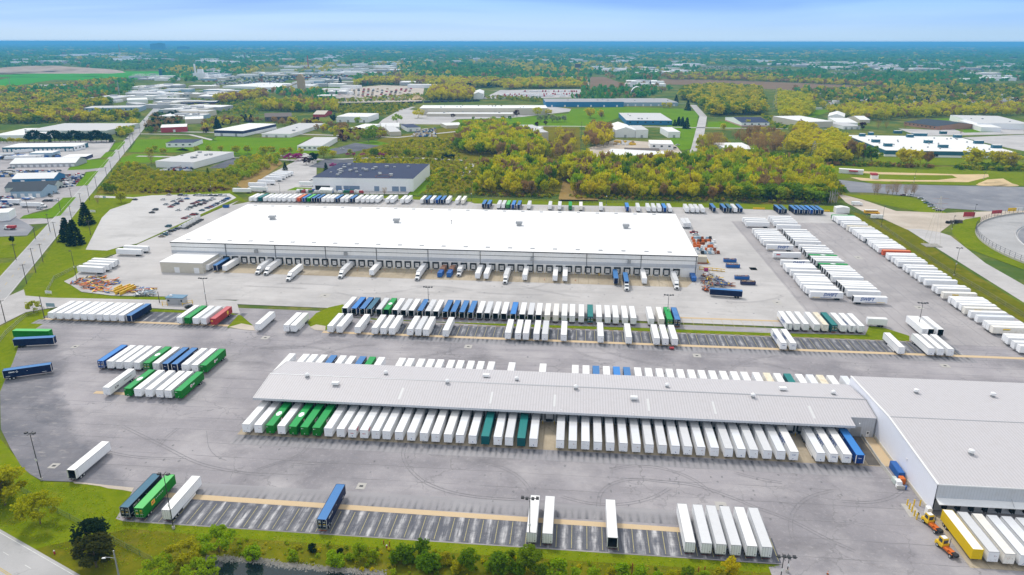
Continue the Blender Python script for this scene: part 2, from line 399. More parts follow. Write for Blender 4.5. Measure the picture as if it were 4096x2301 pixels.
# ------------------------------------------------------------------ mesh building
class MB:
  def __init__(s): s.v = []; s.f = []; s.m = []; s.mats = []; s.sm = []
  def mi(s, m):
    if m not in s.mats: s.mats.append(m)
    return s.mats.index(m)
  def quad(s, pts, m):
    b = len(s.v); s.v.extend([tuple(p) for p in pts]); s.f.append(tuple(range(b, b + len(pts)))); s.m.append(s.mi(m))
  def box(s, x0, x1, y0, y1, z0, z1, m, top=None, skip=''):
    b = len(s.v)
    s.v += [(x0, y0, z0), (x1, y0, z0), (x1, y1, z0), (x0, y1, z0), (x0, y0, z1), (x1, y0, z1), (x1, y1, z1), (x0, y1, z1)]
    F = {'b': (3, 2, 1, 0), 't': (4, 5, 6, 7), 's': (0, 1, 5, 4), 'e': (1, 2, 6, 5), 'n': (2, 3, 7, 6), 'w': (3, 0, 4, 7)}
    for k, f in F.items():
      if k in skip: continue
      s.f.append(tuple(b + i for i in f)); s.m.append(s.mi(top if (k == 't' and top) else m))
    return s
  def cyl(s, p0, p1, r0, r1, m, n=8, caps=True):
    p0 = Vector(p0); p1 = Vector(p1); d = (p1 - p0)
    if d.length < 1e-6: return s
    d.normalize()
    u = d.orthogonal().normalized(); w = d.cross(u)
    b = len(s.v)
    for p, r in ((p0, r0), (p1, r1)):
      for k in range(n):
        a = 2 * math.pi * k / n
        s.v.append(tuple(p + (u * math.cos(a) + w * math.sin(a)) * r))
    mi = s.mi(m)
    for k in range(n):
      k2 = (k + 1) % n
      s.f.append((b + k, b + k2, b + n + k2, b + n + k)); s.m.append(mi)
    if caps:
      s.f.append(tuple(b + k for k in range(n - 1, -1, -1))); s.m.append(mi)
      s.f.append(tuple(b + n + k for k in range(n))); s.m.append(mi)
    return s
  def prism(s, prof, axis, a0, a1, m, capm=None):
    """extrude a closed profile (list of 2-D points) along axis 'x' (profile y,z) or 'y' (profile x,z)"""
    n = len(prof); b = len(s.v)
    for a in (a0, a1):
      for p, q in prof: s.v.append((a, p, q) if axis == 'x' else (p, a, q))
    mi = s.mi(m); mc = s.mi(capm or m)
    fl = []
    for k in range(n):
      k2 = (k + 1) % n
      fl.append(((b + k, b + k2, b + n + k2, b + n + k), mi))
    fl.append((tuple(b + k for k in range(n - 1, -1, -1)), mc)); fl.append((tuple(b + n + k for k in range(n)), mc))
    for f, q in fl: s.f.append(f); s.m.append(q)
    return s
  def mesh(s, name, smooth=False, fix=True):
    me = bpy.data.meshes.new(name)
    me.from_pydata(s.v, [], s.f)
    for m in s.mats: me.materials.append(m)
    me.polygons.foreach_set('material_index', s.m)
    if fix:
      import bmesh
      bm = bmesh.new(); bm.from_mesh(me); bmesh.ops.recalc_face_normals(bm, faces=bm.faces); bm.to_mesh(me); bm.free()
    if smooth: me.polygons.foreach_set('use_smooth', [True] * len(me.polygons))
    me.update()
    return me
def link(name, me, parent=None, loc=None, rz=0.0):
  o = bpy.data.objects.new(name, me)
  COL.objects.link(o)
  if parent is not None: o.parent = parent
  if loc is not None: o.location = loc
  if rz: o.rotation_euler = (0, 0, rz)
  return o
def tag(o, label=None, cat=None, group=None, kind=None):
  if label: o['label'] = label
  if cat: o['category'] = cat
  if group: o['group'] = group
  if kind: o['kind'] = kind
  return o
def thing(name, label, cat, loc=(0, 0, 0), rz=0.0, group=None):
  o = bpy.data.objects.new(name, None)
  o.empty_display_size = .5
  COL.objects.link(o)
  o.location = loc; o.rotation_euler = (0, 0, rz)
  return tag(o, label, cat, group)
ONES = ['', 'first', 'second', 'third', 'fourth', 'fifth', 'sixth', 'seventh', 'eighth', 'ninth', 'tenth', 'eleventh', 'twelfth', 'thirteenth', 'fourteenth', 'fifteenth', 'sixteenth', 'seventeenth', 'eighteenth', 'nineteenth']
TENS = {2: 'twenty', 3: 'thirty', 4: 'forty', 5: 'fifty', 6: 'sixty', 7: 'seventy'}
TENTH = {2: 'twentieth', 3: 'thirtieth', 4: 'fortieth', 5: 'fiftieth', 6: 'sixtieth', 7: 'seventieth'}
def nth(n):
  if n < 20: return ONES[n]
  return TENTH[n // 10] if n % 10 == 0 else TENS[n // 10] + '-' + ONES[n % 10]
def flat(name, pts, z, m, kind='structure', label=None, cat=None):
  """a level sheet with the given outline (world points)"""
  from mathutils.geometry import tessellate_polygon
  me = bpy.data.meshes.new(name)
  vv = [Vector((p[0], p[1], 0)) for p in pts]
  tr = tessellate_polygon([vv])
  me.from_pydata([(p[0], p[1], z) for p in pts], [], [tuple(t) for t in tr])
  import bmesh
  bm = bmesh.new(); bm.from_mesh(me)
  bmesh.ops.recalc_face_normals(bm, faces=bm.faces)
  for f in bm.faces:
    if f.normal.z < 0: f.normal_flip()
  bm.to_mesh(me); bm.free()
  me.materials.append(m)
  o = link(name, me)
  tag(o, label, cat, None, kind)
  return o
def inpoly(P, poly):
  x, y = P[:, 0], P[:, 1]; ins = np.zeros(len(P), bool); n = len(poly)
  for i in range(n):
    x0, y0 = poly[i]; x1, y1 = poly[(i + 1) % n]
    c = ((y0 > y) != (y1 > y)) & (x < (x1 - x0) * (y - y0) / (y1 - y0 + 1e-12) + x0)
    ins ^= c
  return ins
def text_mesh(s, size, m, depth=0.0, shear=0.0):
  cu = bpy.data.curves.new('lettering', 'FONT')
  cu.body = s; cu.size = size; cu.align_x = 'CENTER'; cu.align_y = 'CENTER'; cu.extrude = depth; cu.shear = shear; cu.resolution_u = 3
  cu.offset = size * .035
  o = bpy.data.objects.new('tmp', cu); COL.objects.link(o)
  dg = bpy.context.evaluated_depsgraph_get()
  me = bpy.data.meshes.new_from_object(o.evaluated_get(dg))
  bpy.data.objects.remove(o); bpy.data.curves.remove(cu)
  me.name = 'lettering'
  me.materials.clear(); me.materials.append(m)
  return me
# ------------------------------------------------------------------ the ground and its pavings
def pts(*items):
  out = []; c = None
  for it in items:
    if isinstance(it, Crop): c = it
    elif c is None or (len(it) == 3): out.append((it[0], it[1]))
    else: out.append(c(*it))
  return out
W_ = lambda x, y: (x, y, 0)                    # a point already in metres
def disc(r, n=96): return [(r * math.cos(2 * math.pi * k / n), r * math.sin(2 * math.pi * k / n)) for k in range(n)]
flat('ground', disc(60000), -.12, M_ground)
# lawns
flat('lawn', pts(R4, (160, 1035), (330, 790), (560, 420), (640, 310), (700, 325), (1120, 330), (1700, 300), (1830, 390), (1740, 372), (1020, 690), (880, 715), (860, 760), (600, 860), (560, 930), (470, 965), (530, 990), (600, 1050), (900, 1085), (1220, 1080), (1215, 1105), (800, 1108), (400, 1100), (190, 1075)), .02, M_lawn, label='mown lawn between the main road and the pale yard')
flat('lawn', pts(C1, (0, 385), (250, 245), (480, 205), (450, 330), (190, 555), (60, 900), (-60, 1150), C5, (-60, 60), (110, 260), (280, 470), (400, 545), (900, 560), (1320, 600), (1150, 900), W_(-121, 152.9), W_(56, 151.6), W_(56, 120), W_(-60, 112), W_(-175, 120), W_(-210, 180), W_(-240, 230), W_(-290, 262)), .02, M_lawn, label='grass verge round the corner of the trailer yard')
flat('lawn', pts(C1, (1440, 210), (1800, 232), (2210, 242), (2330, 275), (2440, 370), (2400, 410), (2190, 390), (2300, 268), (2190, 262), (1440, 236)), .16, M_lawn, label='small grass island beside the entrance gate')
flat('lawn', pts(C2, (548, 340), (640, 250), (760, 195), (900, 165), (960, 285), W_(-92, 304.5), C3, (1300, 390), (2532, 440), C4, (1000, 462), (1040, 372), (1190, 395), (1425, 470), (1425, 522), (1100, 510), (300, 480), C3, (2500, 468), (1300, 420), (0, 372), C2, (1950, 345), (985, 290), (720, 420), (600, 400)), .16, M_lawn, label='long grass median between the two middle trailer rows')
# main yard
flat('yard', pts(C1, (470, 318), (350, 395), (185, 555), (125, 720), (45, 900), (0, 1010), C5, (8, 40), (100, 225), (205, 400), (290, 475), (400, 538), (690, 548), (1000, 585), (1290, 610), (1250, 690), (1115, 905), W_(-121, 152.3), W_(54.5, 151.8), C8, (70, 1370), (95, 1440), W_(56, 120), W_(420, 120), W_(420, 260), W_(213, 278), W_(206, 420), W_(206, 545), W_(113, 545), W_(113, 312), W_(-172, 314), C1, (2300, 262), (2440, 370), (2190, 392), (2290, 268), (1450, 236), (1330, 215), (520, 205)), .05, M_yard)
flat('yard_lane', [(113, 300), (206, 300), (206, 522), (113, 522)], .08, M_yard2)
flat('concrete_yard', pts(R4, (1760, 372), (1020, 692), (1000, 705), (870, 760), (600, 880), (540, 935), (470, 968), (530, 1000), (600, 1045), (820, 1072), (1210, 1080), (1430, 1100), (1760, 1105), W_(-175, 319), W_(113, 314), W_(113, 521), W_(206, 521), W_(206, 553), E3, (1700, 395), (1100, 372), (300, 345), E2, (1950, 318), (0, 282), E1, (2400, 265), (1500, 230), (250, 262), (60, 300)), .09, M_conc)
flat('entrance_drive', pts(C1, (-40, 180), (0, 120), (230, 20), (245, 80), (480, 100), (1590, 122), (1720, 100), (2280, 130), (2330, 300), (2200, 238), (1450, 200), (540, 192), (250, 240), (0, 365), (-120, 440)), .075, M_conc)
flat('dock_apron', [(-206, 367.5), (60, 366.5), (68, 384.2), (-206, 385)], .12, M_dock)
flat('car_park', pts(R4, (630, 735), (790, 742), (865, 720), (1010, 690), (1700, 372), (1740, 352), (1690, 322), (1120, 335), (985, 350), (700, 335), (690, 352), (985, 358), (960, 390), (810, 440), (750, 500)), .10, M_lot)
# dark stalls of the south row and the pad for landing legs
flat('trailer_stalls', [(-121, 152.7), (54.3, 152.2), (54.3, 161.8), (-121, 163.6)], .085, M_stall)
def strip(name, x0, x1, y0, y1, z, m, seg=1): return flat(name, [(x0, y0), (x1, y0), (x1, y1), (x0, y1)], z, m)
flat('landing_pad', [(-119, 163.7), (30.5, 162.0), (30.5, 164.0), (-119, 166.0)], .09, M_tan)
strip('trailer_stalls', -92, 164, 288.3, 301.2, .085, M_stall2)
strip('landing_pad', -113, 205, 287.0, 289.2, .09, M_tan)
strip('landing_pad', 50, 106, 320.4, 322.2, .13, M_tan)
strip('landing_pad', -250, -157, 290.2, 292.2, .10, M_tan)
strip('trailer_stalls', -252, -157, 292.3, 307, .095, M_stall2)
strip('landing_pad', -178, -142, 222.0, 224.0, .09, M_tan)
flat('dock_apron', [(-111, 199.0), (99.5, 199.6), (99.5, 217), (-111, 217)], .088, M_dock)
flat('dock_apron', [(101, 155), (160, 155), (160, 176), (101, 176)], .088, M_dock)
flat('worn_verge', pts(C5, (700, 546), (1000, 578), (1290, 606), (1270, 645), (1180, 628), (1040, 612), (960, 590), (820, 572), (720, 566)), .06, M_dirt)
flat('worn_verge', pts(C1, (2210, 385), (2330, 350), (2440, 372), (2460, 420), (2330, 408)), .17, M_dirt)
flat('worn_verge', pts(C2, (575, 385), (640, 360), (730, 375), (725, 425), (620, 412)), .17, M_dirt)
# tyre smears reaching out of the stalls and the docks (worn into the surface)
def smear(name, x0, x1, y0, y1, period, off, z, near_is=0, dark=(.085, .088, .10), base=(.30, .288, .30)):
  m, N, L, b, pos, wv = skid_mat('tyre smears ' + name, base, dark, period, off)
  sep = N.new('ShaderNodeSeparateXYZ'); L.new(pos, sep.inputs[0])
  t = N.new('ShaderNodeMapRange'); t.inputs[1].default_value = y0; t.inputs[2].default_value = y1
  t.inputs[3].default_value = 1.0 - near_is; t.inputs[4].default_value = float(near_is)
  L.new(math_(N, L, 'ADD', sep.outputs[1], math_(N, L, 'MULTIPLY', noise(N, L, pos, .5, 4, 0, 1), 2.4)), t.inputs[0])
  w = math_(N, L, 'POWER', wv, 1.3)
  f = math_(N, L, 'MULTIPLY', math_(N, L, 'MULTIPLY', w, t.outputs[0]), noise(N, L, pos, .8, 6, .36, .62, stretch=(1, .2, 1)))
  f = math_(N, L, 'ADD', f, math_(N, L, 'MULTIPLY', math_(N, L, 'POWER', t.outputs[0], 2.0), .25), clamp=True)
  cur = mixchain(N, L, base, [((.38, .365, .37), noise(N, L, pos, .05, 8, .48, .75, top=.8)), ((.185, .18, .19), noise(N, L, pos, 1, 5, .5, .85, stretch=(.015, .12, 1), top=.75)), (dark, f)])
  L.new(cur, b.inputs['Base Color'])
  strip('tyre_marks', x0, x1, y0, y1, z, m)
smear('south', -112, 54, 165.2, 171.5, PITCH_S / 2, 18.8, .075)
smear('island', -92, 166, 281.5, 287.0, PITCH_N / 2, -1.5, .075, 1)
smear('dock', -111, 92, 193.2, 199.0, 4.02 / 2, 107.7, .075, 1)
smear('west', -252, -157, 285, 290.2, PITCH_S / 2, .4, .075, 1)
# yellow stall paint
def stripes(name, xs, y0, y1, w, z, m, slant=0.0):
  mb = MB()
  for x in xs: mb.quad([(x - w / 2, y0, z), (x + w / 2, y0, z), (x + w / 2 + slant, y1, z), (x - w / 2 + slant, y1, z)], m)
  return tag(link(name, mb.mesh(name, fix=False)), kind='structure')
stripes('stall_markings', np.arange(-18.8 - 25 * PITCH_S, 54, PITCH_S), 152.9, 162.2, .16, .11, M_yline)
stripes('stall_markings', np.arange(1.5 - 22 * PITCH_N, 164, PITCH_N), 288.9, 301, .16, .11, M_yline)
stripes('stall_markings', np.arange(51.3, 108, 4.6), 309, 321, .16, .13, M_yline)
stripes('stall_markings', np.arange(-256, 60, 3.7), 540, 552, .16, .13, M_yline)
stripes('dock_markings', [-3.7 * 1.0 - .7, -.7], 200, 216, .2, .11, M_yline)
stripes('dock_markings', [-206 + 5.45 * k for k in range(50)], 376.5, 383.5, .22, .14, M_yline, .0)
# curved tyre tracks
def track(points, w=.22, gap=1.0, z=.092, m=None, reps=2):
  P = np.array(points); n = 40
  t = np.linspace(0, len(P) - 1, n); i = np.clip(t.astype(int), 0, len(P) - 2); f = (t - i)[:, None]
  def cat(k): return P[np.clip(k, 0, len(P) - 1)]
  p0, p1, p2, p3 = cat(i - 1), cat(i), cat(i + 1), cat(i + 2)
  Q = .5 * (2 * p1 + (p2 - p0) * f + (2 * p0 - 5 * p1 + 4 * p2 - p3) * f ** 2 + (3 * p1 - p0 - 3 * p2 + p3) * f ** 3)
  T = np.gradient(Q, axis=0); T /= np.linalg.norm(T, axis=1)[:, None] + 1e-9; Nn = np.stack([-T[:, 1], T[:, 0]], 1)
  mb = MB()
  for r in range(reps):
    o = gap * (r - (reps - 1) / 2)
    for k in range(n - 1):
      a, b_ = Q[k] + Nn[k] * o, Q[k + 1] + Nn[k + 1] * o
      mb.quad([(*(a - Nn[k] * w / 2), z), (*(b_ - Nn[k + 1] * w / 2), z), (*(b_ + Nn[k + 1] * w / 2), z), (*(a + Nn[k] * w / 2), z)], m)
  return tag(link('tyre_track', mb.mesh('tyre_track', fix=False)), kind='structure')
M_trk = mat('tyre rubber on asphalt', (.15, .145, .155), .9, var=.0, scale=.8, coord='World', col2=(.27, .26, .27))
track(pts(C6, (1505, 180), (1475, 300), (1540, 430), (1680, 550), (1900, 640), (2150, 690), (2400, 712), (2560, 722)), m=M_trk, w=.20)
track(pts(C6, (565, 190), (500, 270), (400, 325), (230, 378), (60, 440)), m=M_trk, w=.18)
track(pts(C5, (1180, 15), (1530, 185), (1850, 345), (2100, 420), (2400, 470), (2560, 480)), m=M_trk, w=.16)
track(pts(C7, (945, 790), (970, 660), (1080, 570), (1280, 525), (1600, 550), (1900, 590), (2200, 690), (2520, 820)), m=M_trk, w=.16)
track(pts(C8, (0, 815), (300, 930), (600, 1085), (900, 1220)), m=M_trk, w=.16)
track(pts(C5, (1990, 60), (2010, 210), (2080, 300), (2180, 345)), m=M_trk, w=.14, reps=1)
for k in range(26):                            # faint arcs left by turning lorries
  x, y = rng.uniform(-150, 110), rng.choice((rng.uniform(172, 192), rng.uniform(262, 282), rng.uniform(325, 355))); a = rng.uniform(-.5, .5) + (math.pi if k % 2 else 0); c = rng.uniform(-.05, .05); q = []
  for s in range(6): q.append((x, y)); x += 7 * math.cos(a); y += 7 * math.sin(a); a += c * 7
  track([p for p in q if not 193 < p[1] < 260] if len([p for p in q if not 193 < p[1] < 260]) > 2 else [(x, 180), (x + 9, 181), (x + 18, 180)], m=M_trk, w=.13, z=.094 if q[0][1] < 320 else .125)
mb = MB()
for k in range(420):                           # oil spots
  x, y = rng.uniform(-170, 120), rng.choice((rng.uniform(170, 198), rng.uniform(258, 286), rng.uniform(322, 376))); r = rng.uniform(.12, .55); n = 7
  mb.quad([(x + r * rng.uniform(.5, 1) * math.cos(i * 6.283 / n), y + r * rng.uniform(.5, 1) * 1.6 * math.sin(i * 6.283 / n), .128 if y > 320 else .096) for i in range(n)], M_trk)
tag(link('oil_stains', mb.mesh('oil_stains', fix=False)), 'dark oil spots scattered over the yard', kind='stuff')
track(pts(C5, (1720, 30), (1620, 110), (1520, 215)), m=M_trk, w=.15)
track(pts(C6, (400, 385), (620, 372), (870, 362)), m=M_trk, w=.16)
# manhole and drain patches
for fn, x, y, a, b_ in ((C5, 520, 397, 1.3, 1.4), (C2, 148, 487, 1.7, 1.8), (C2, 2105, 573, 1.6, 1.8), (C3, 1900, 660, 1.6, 1.8), (C4, 1770, 758, 1.7, 1.7), (C6, 1072, 592, 1.3, 1.6), (C7, 2130, 785, 1.6, 2.0), (C2, 722, 80, 2.6, 2.8), (E3, 825, 990, 2, 2.6), (F1, 1800, 690, 2, 3), (F1, 200, 862, 2, 3), (C4, 150, 148, 2, 3), (C4, 1520, 195, 1.8, 2.2), (C1, 725, 573, 1.3, 1.5), (C3, 2, 1, 0, 0))[:-1]:
  x_, y_ = fn(x, y)
  strip('drain_patch', x_ - a, x_ + a, y_ - b_, y_ + b_, .115, M_patch)
  g = MB().box(x_ - .55, x_ + .55, y_ - .4, y_ + .4, .11, .14, M_dark)
  tag(link('drain_grate', g.mesh('drain_grate')), kind='structure')
# roads
rd0, rd1 = np.array(G(0, 732 * 1.59)), np.array(G(425 * 1.59, 238 * 1.59))
def road(name, a, b_, w, z, m, mark=True, edge=True, dash=True):
  a, b_ = np.array(a), np.array(b_); t = (b_ - a) / np.linalg.norm(b_ - a); n = np.array([-t[1], t[0]])
  flat(name, [a - n * w / 2, b_ - n * w / 2, b_ + n * w / 2, a + n * w / 2], z, m)
  if mark:
    mb = MB(); Lg = np.linalg.norm(b_ - a)
    def bar(o, s0, s1, ww, mm):
      p, q = a + t * s0 + n * o, a + t * s1 + n * o
      mb.quad([(*(p - n * ww / 2), z + .03), (*(q - n * ww / 2), z + .03), (*(q + n * ww / 2), z + .03), (*(p + n * ww / 2), z + .03)], mm)
    if edge: bar(w / 2 - .6, 0, Lg, .18, M_wline); bar(-w / 2 + .6, 0, Lg, .18, M_wline)
    s0 = 0
    while s0 < min(Lg, 900):
      bar(0, s0, s0 + 5, .22, M_rline); s0 += 14
    tag(link('road_markings', mb.mesh('road_markings', fix=False)), kind='structure')
tdir = (rd1 - rd0) / np.linalg.norm(rd1 - rd0)
road('main_road', rd0 - tdir * 130, rd1 + tdir * 500, 13.0, .06, M_road)
# near corner road, bottom left
e0, e1 = np.array(C5(0, 1005)), np.array(C5(760, 1440)); ev = (e1 - e0) / np.linalg.norm(e1 - e0); en = np.array([ev[1], -ev[0]])
e0 = e0 - ev * 40; e1 = e1 + ev * 60
flat('corner_road', [e0, e1, e1 + en * 16, e0 + en * 16], .07, M_road)
mb = MB()
def rbar(o, s0, s1, ww, mm):
  p, q = e0 + ev * s0 + en * o, e0 + ev * s1 + en * o
  mb.quad([(*(p - en * ww / 2), .10), (*(q - en * ww / 2), .10), (*(q + en * ww / 2), .10), (*(p + en * ww / 2), .10)], mm)
rbar(.8, 0, 150, .18, M_wline)
for k in range(14): rbar(4.6, 40.5 + k * 10 - 60, 43.2 + k * 10 - 60, .16, M_wline)
rbar(8.2, 0, 150, .16, M_rline); rbar(8.6, 0, 150, .16, M_rline)
tag(link('road_markings', mb.mesh('road_markings', fix=False)), kind='structure')
def lane(name, P, w, z, m):                     # a road following several points
  P = [np.array(p) for p in P]; lft, rgt = [], []
  for i, p in enumerate(P):
    t = (P[min(i + 1, len(P) - 1)] - P[max(i - 1, 0)]); t = t / np.linalg.norm(t); n = np.array([-t[1], t[0]])
    lft.append(p + n * w / 2); rgt.append(p - n * w / 2)
  flat(name, lft + rgt[::-1], z, m)
lane('side_road', pts(R3, (140, 515), (215, 600), (190, 720), (165, 840), (120, 930)), 13, .06, M_conc)
lane('side_road', pts(R4, (905, -120), (1400, -112), (2000, 35), (2576, 90)), 6, .05, M_conc)
lane('cross_street', pts(D, (345, 393), (600, 398), (760, 404), (1000, 395), (1170, 404)), 7, .06, M_conc)
lane('cross_street', pts(D, (400, 331), (700, 336), (1000, 346), (1290, 317), (1620, 319), (1790, 322), (2110, 326)), 8, .06, M_conc)
lane('side_road', pts(R2, (270, 700), (390, 610), (470, 560), (560, 530)), 10, .06, M_conc)
lane('side_road', pts(D, (1160, 448), (1178, 428), (1185, 412)), 8, .06, M_conc)
lane('far_road', pts(D, (438, 236), (560, 222), (700, 214), (860, 208)), 10, .06, M_conc)
lane('far_road', pts(D, (1470, 228), (1478, 214), (1478, 200)), 9, .06, M_dirt)
# paved lots and other ground areas of the middle distance
flat('industrial_lot', pts(Q7, (-60, 400), (-60, 170), (400, 175), (1700, 150), (1640, 250), (1600, 310), (1500, 410), (1300, 440), (1130, 440), (1000, 575), (1480, 560), (1440, 600), (1260, 620), (1110, 830), (1290, 820), (1120, 990), (930, 1000), (830, 1130), (480, 1220), (350, 1270), (700, 1310), (850, 1300), (800, 1370), (-60, 1420), (-60, 800)), .03, M_yard2)
flat('industrial_lot', pts(Q7, (0, 340), (430, 350), (900, 400), (1300, 440), (1480, 410), (1600, 300), (1640, 200), (1280, 190), (1250, 300), (0, 330)), .06, M_conc)
for k, q in enumerate(([(1610, 300), (1690, 200), (1840, 165), (1840, 190), (1750, 290)], [(1480, 412), (1560, 330), (1705, 320), (1650, 395)], [(985, 595), (1150, 490), (1300, 440), (1610, 432), (1520, 555), (1300, 580)], [(1110, 830), (1280, 625), (1450, 603), (1290, 815)], [(290, 1310), (350, 1260), (700, 1200), (930, 1000), (1120, 990), (890, 1262), (700, 1300)])):
  flat('lawn', pts(Q7, *q), .085, M_lawn2, label='bright green verge of the industrial lot')
flat('lawn', pts(R4, (-20, 800), (-20, 640), (190, 640), (380, 530), (300, 660), (180, 785)), .03, M_lawn)
flat('lawn', pts(R4, (-20, 985), (-20, 840), (150, 812), (100, 880), (-20, 960)), .03, M_lawn)
flat('gravel_yard', pts(R4, (-20, 640), (-20, 540), (120, 500), (250, 570), (200, 630)), .04, M_gravel)
flat('lawn', pts(R1, (945, 862), (1010, 770), (1280, 765), (1225, 800), (1400, 850), (1300, 865)), .05, M_lawn2, label='bright lawn beside the main road')
flat('lawn', pts(R4, (895, 60), (985, 30), (1230, 35), (1150, 90), (1000, 95), (860, 130)), .05, M_lawn2)
flat('lawn', pts(R1, (1280, 850), (1530, 790), (1600, 750), (2000, 760), (2300, 750), (2190, 810), (2576, 840), (2576, 870), (1700, 870)), .05, M_lawn2, label='wide bright lawn in front of the pale workshops')
flat('lawn', pts(R4, (1250, -95), (1700, -60), (1990, 30), (1720, 40), (1300, -30)), .062, M_lawn2)
flat('lawn', pts(R2, (890, 625), (1200, 615), (1700, 580), (1720, 545), (2100, 530), (2576, 545), (2576, 610), (2100, 600), (1990, 640), (1800, 680), (1240, 665), (900, 650)), .05, M_lawn2, label='broad bright lawn in front of the long blue plant')
flat('lawn', pts(R2, (120, 800), (260, 775), (385, 800), (300, 815), (160, 850)), .05, M_lawn2)
flat('car_park', pts(R2, (-60, 840), (0, 830), (130, 795), (310, 815), (180, 850), (0, 880)), .06, M_darkasph)
flat('lawn', pts(R3, (-10, 560), (185, 560), (170, 640), (160, 830), (60, 850), (-10, 800), (-60, 700)), .04, M_lawn2)
flat('lawn', pts(R3, (250, 640), (490, 632), (500, 690), (245, 690)), .05, M_lawn2)
flat('lawn', pts(R3, (820, 700), (940, 690), (940, 640), (1150, 560), (1010, 530), (1000, 560), (850, 640)), .05, M_lawn2)
flat('lawn', pts(R3, (1790, 620), (2230, 610), (2360, 715), (2140, 720), (1950, 660)), .05, M_lawn2)
flat('lawn', pts(R3, (1320, 790), (1560, 890), (2500, 905), (2600, 960), (1500, 960)), .04, M_lawn)
flat('works_lot', pts(R3, (2120, 755), (2576, 735), (2650, 870), (2450, 830)), .05, M_conc)
flat('works_lot', pts(R3, (1650, 690), (1950, 700), (2130, 640), (2400, 640), (2576, 690), (2576, 730), (1800, 745)), .04, M_conc)
flat('lawn', pts(R3, (830, 800), (1000, 810), (1080, 870), (1050, 930), (820, 930)), .04, M_lawn)
flat('plant_yard', pts(R2, (600, 560), (480, 540), (330, 625), (300, 655), (800, 660), (880, 620), (1300, 610), (1800, 555), (1560, 525)), .035, M_conc)
flat('dirt_yard', pts(R2, (0, 400), (330, 370), (640, 380), (620, 490), (0, 500)), .03, M_dirt)
flat('dirt_yard', pts(R2, (1780, 920), (1850, 830), (2050, 770), (2480, 800), (2576, 920), (2500, 1000), (1900, 960)), .03, M_dirt)
flat('depot_yard', pts(R2, (1060, 470), (1200, 405), (1790, 400), (1800, 460)), .035, M_conc)
flat('ploughed_field', pts(R2, (1860, 310), (1960, 308), (2150, 375), (2150, 405), (1860, 405)), .03, M_field)
flat('marsh', pts(R3, (-100, 325), (300, 330), (700, 345), (1100, 360), (1600, 385), (1500, 415), (1000, 415), (640, 395), (300, 370), (-100, 365)), .03, M_field)
flat('marsh', pts(R1, (-60, 420), (400, 395), (830, 400), (800, 450), (-60, 450)), .03, M_reed)
flat('meadow', pts(R1, (-60, 345), (200, 285), (600, 268), (1170, 268), (1180, 300), (900, 340), (400, 330), (-60, 400)), .03, M_farfield)
flat('scrub', pts(R4, (700, 330), (880, 100), (1000, 95), (1150, 150), (1560, 170), (1700, 120), (1960, 110), (1700, 300), (1120, 330)), .01, M_scrub)
flat('scrub', pts(R2, (300, 770), (900, 660), (1240, 670), (1780, 680), (1790, 900), (2576, 960), (2576, 1180), (0, 1150), (150, 880)), .01, M_scrub)
flat('reed_bed', pts(E2, (820, 225), (880, 0), (960, 0), (930, 130), (1210, 235), (1210, 260), (830, 260)), .03, M_reed)
flat('reed_bed', pts(R4, (1740, 260), (1860, 120), (2050, 60), (2080, 100), (1960, 190), (1800, 290)), .03, M_reed)
flat('lawn', pts(E1, (160, 180), (300, 180), (1560, 205), (2530, 230), E2, (1960, 262), E3, (1690, 330), (1780, 340), (1700, 400), (1100, 372), (300, 345), E2, (1950, 318), (0, 282), E1, (2400, 265), (1500, 225), (250, 215)), .03, M_lawn, label='narrow grass strip under the north fence')
flat('lawn', pts(E1, (1790, 200), (2010, 10), (2130, -60), (2150, 10), (1900, 205)), .05, M_lawn2)
flat('side_lot', pts(R4, (1790, 300), (1960, 190), (2160, 90), (2240, 20), (2330, 60), (2330, 200), (2576, 240), (2576, 300), (2160, 330)), .05, M_conc)
flat('side_lot', pts(E1, (600, 155), (900, 110), (1830, 150), (1790, 190), (600, 180)), .07, M_conc)
flat('lawn', pts(E1, (605, 153), (690, 122), (860, 130), (830, 152)), .10, M_lawn2)
flat('car_park', pts(R4, (2270, 125), (2400, 65), (2640, 75), (2560, 110), (2450, 140)), .07, M_darkasph)
flat('car_park', pts(R4, (1535, 135), (1715, 60), (1900, 55), (1960, 70), (1740, 130)), .06, M_darkasph)
# east side: lawn strip, tan lane, gravel lot, dirt course, oval
flat('lawn', [(206.3, 260), (206.3, 545), (214, 560), (232, 520), (226, 420), (224, 330), (223, 260)], .03, M_bank)
flat('access_lane', pts(E4, (870, 570), (1000, 568), (1200, 600), (1330, 640), (1700, 930), (2105, 1160), (2400, 1400), (2400, 1560), (2105, 1345), (1185, 770)), .05, M_conc)
flat('rough_ground', pts(E4, (130, 190), (400, 260), (760, 380), (1290, 400), (2105, 370), (2105, 480), (1360, 500), (1200, 620), (870, 575), (640, 470), (400, 380), (230, 290)), .035, M_dirt)
flat('gravel_lot', pts(Q6, (820, 420), (1000, 440), (1180, 462), (2576, 490), (2700, 560), (2700, 700), (2300, 720), (1850, 690), (1800, 720), (1620, 590), (1180, 545), (940, 540)), .045, M_gravel)
flat('lawn', pts(Q6, (860, 560), (1180, 565), (1480, 580), (1620, 620), (1850, 735), (1600, 725), (1300, 665), (1000, 590)), .05, M_lawn)
flat('lawn', pts(Q6, (690, 290), (1900, 300), (2576, 330), (2576, 480), (1150, 460), (960, 400), (830, 420), (740, 360)), .03, M_lawn)
flat('scrub', pts(Q6, (0, 200), (700, 240), (740, 360), (830, 430), (900, 560), (800, 640), (0, 660)), .005, M_scrub)
flat('lawn', pts(E4, (1350, 620), (1340, 560), (1480, 470), (1650, 440), (1640, 500), (1590, 600), (1760, 740), (2105, 920), (2105, 1000), (1500, 770)), .06, M_lawn)
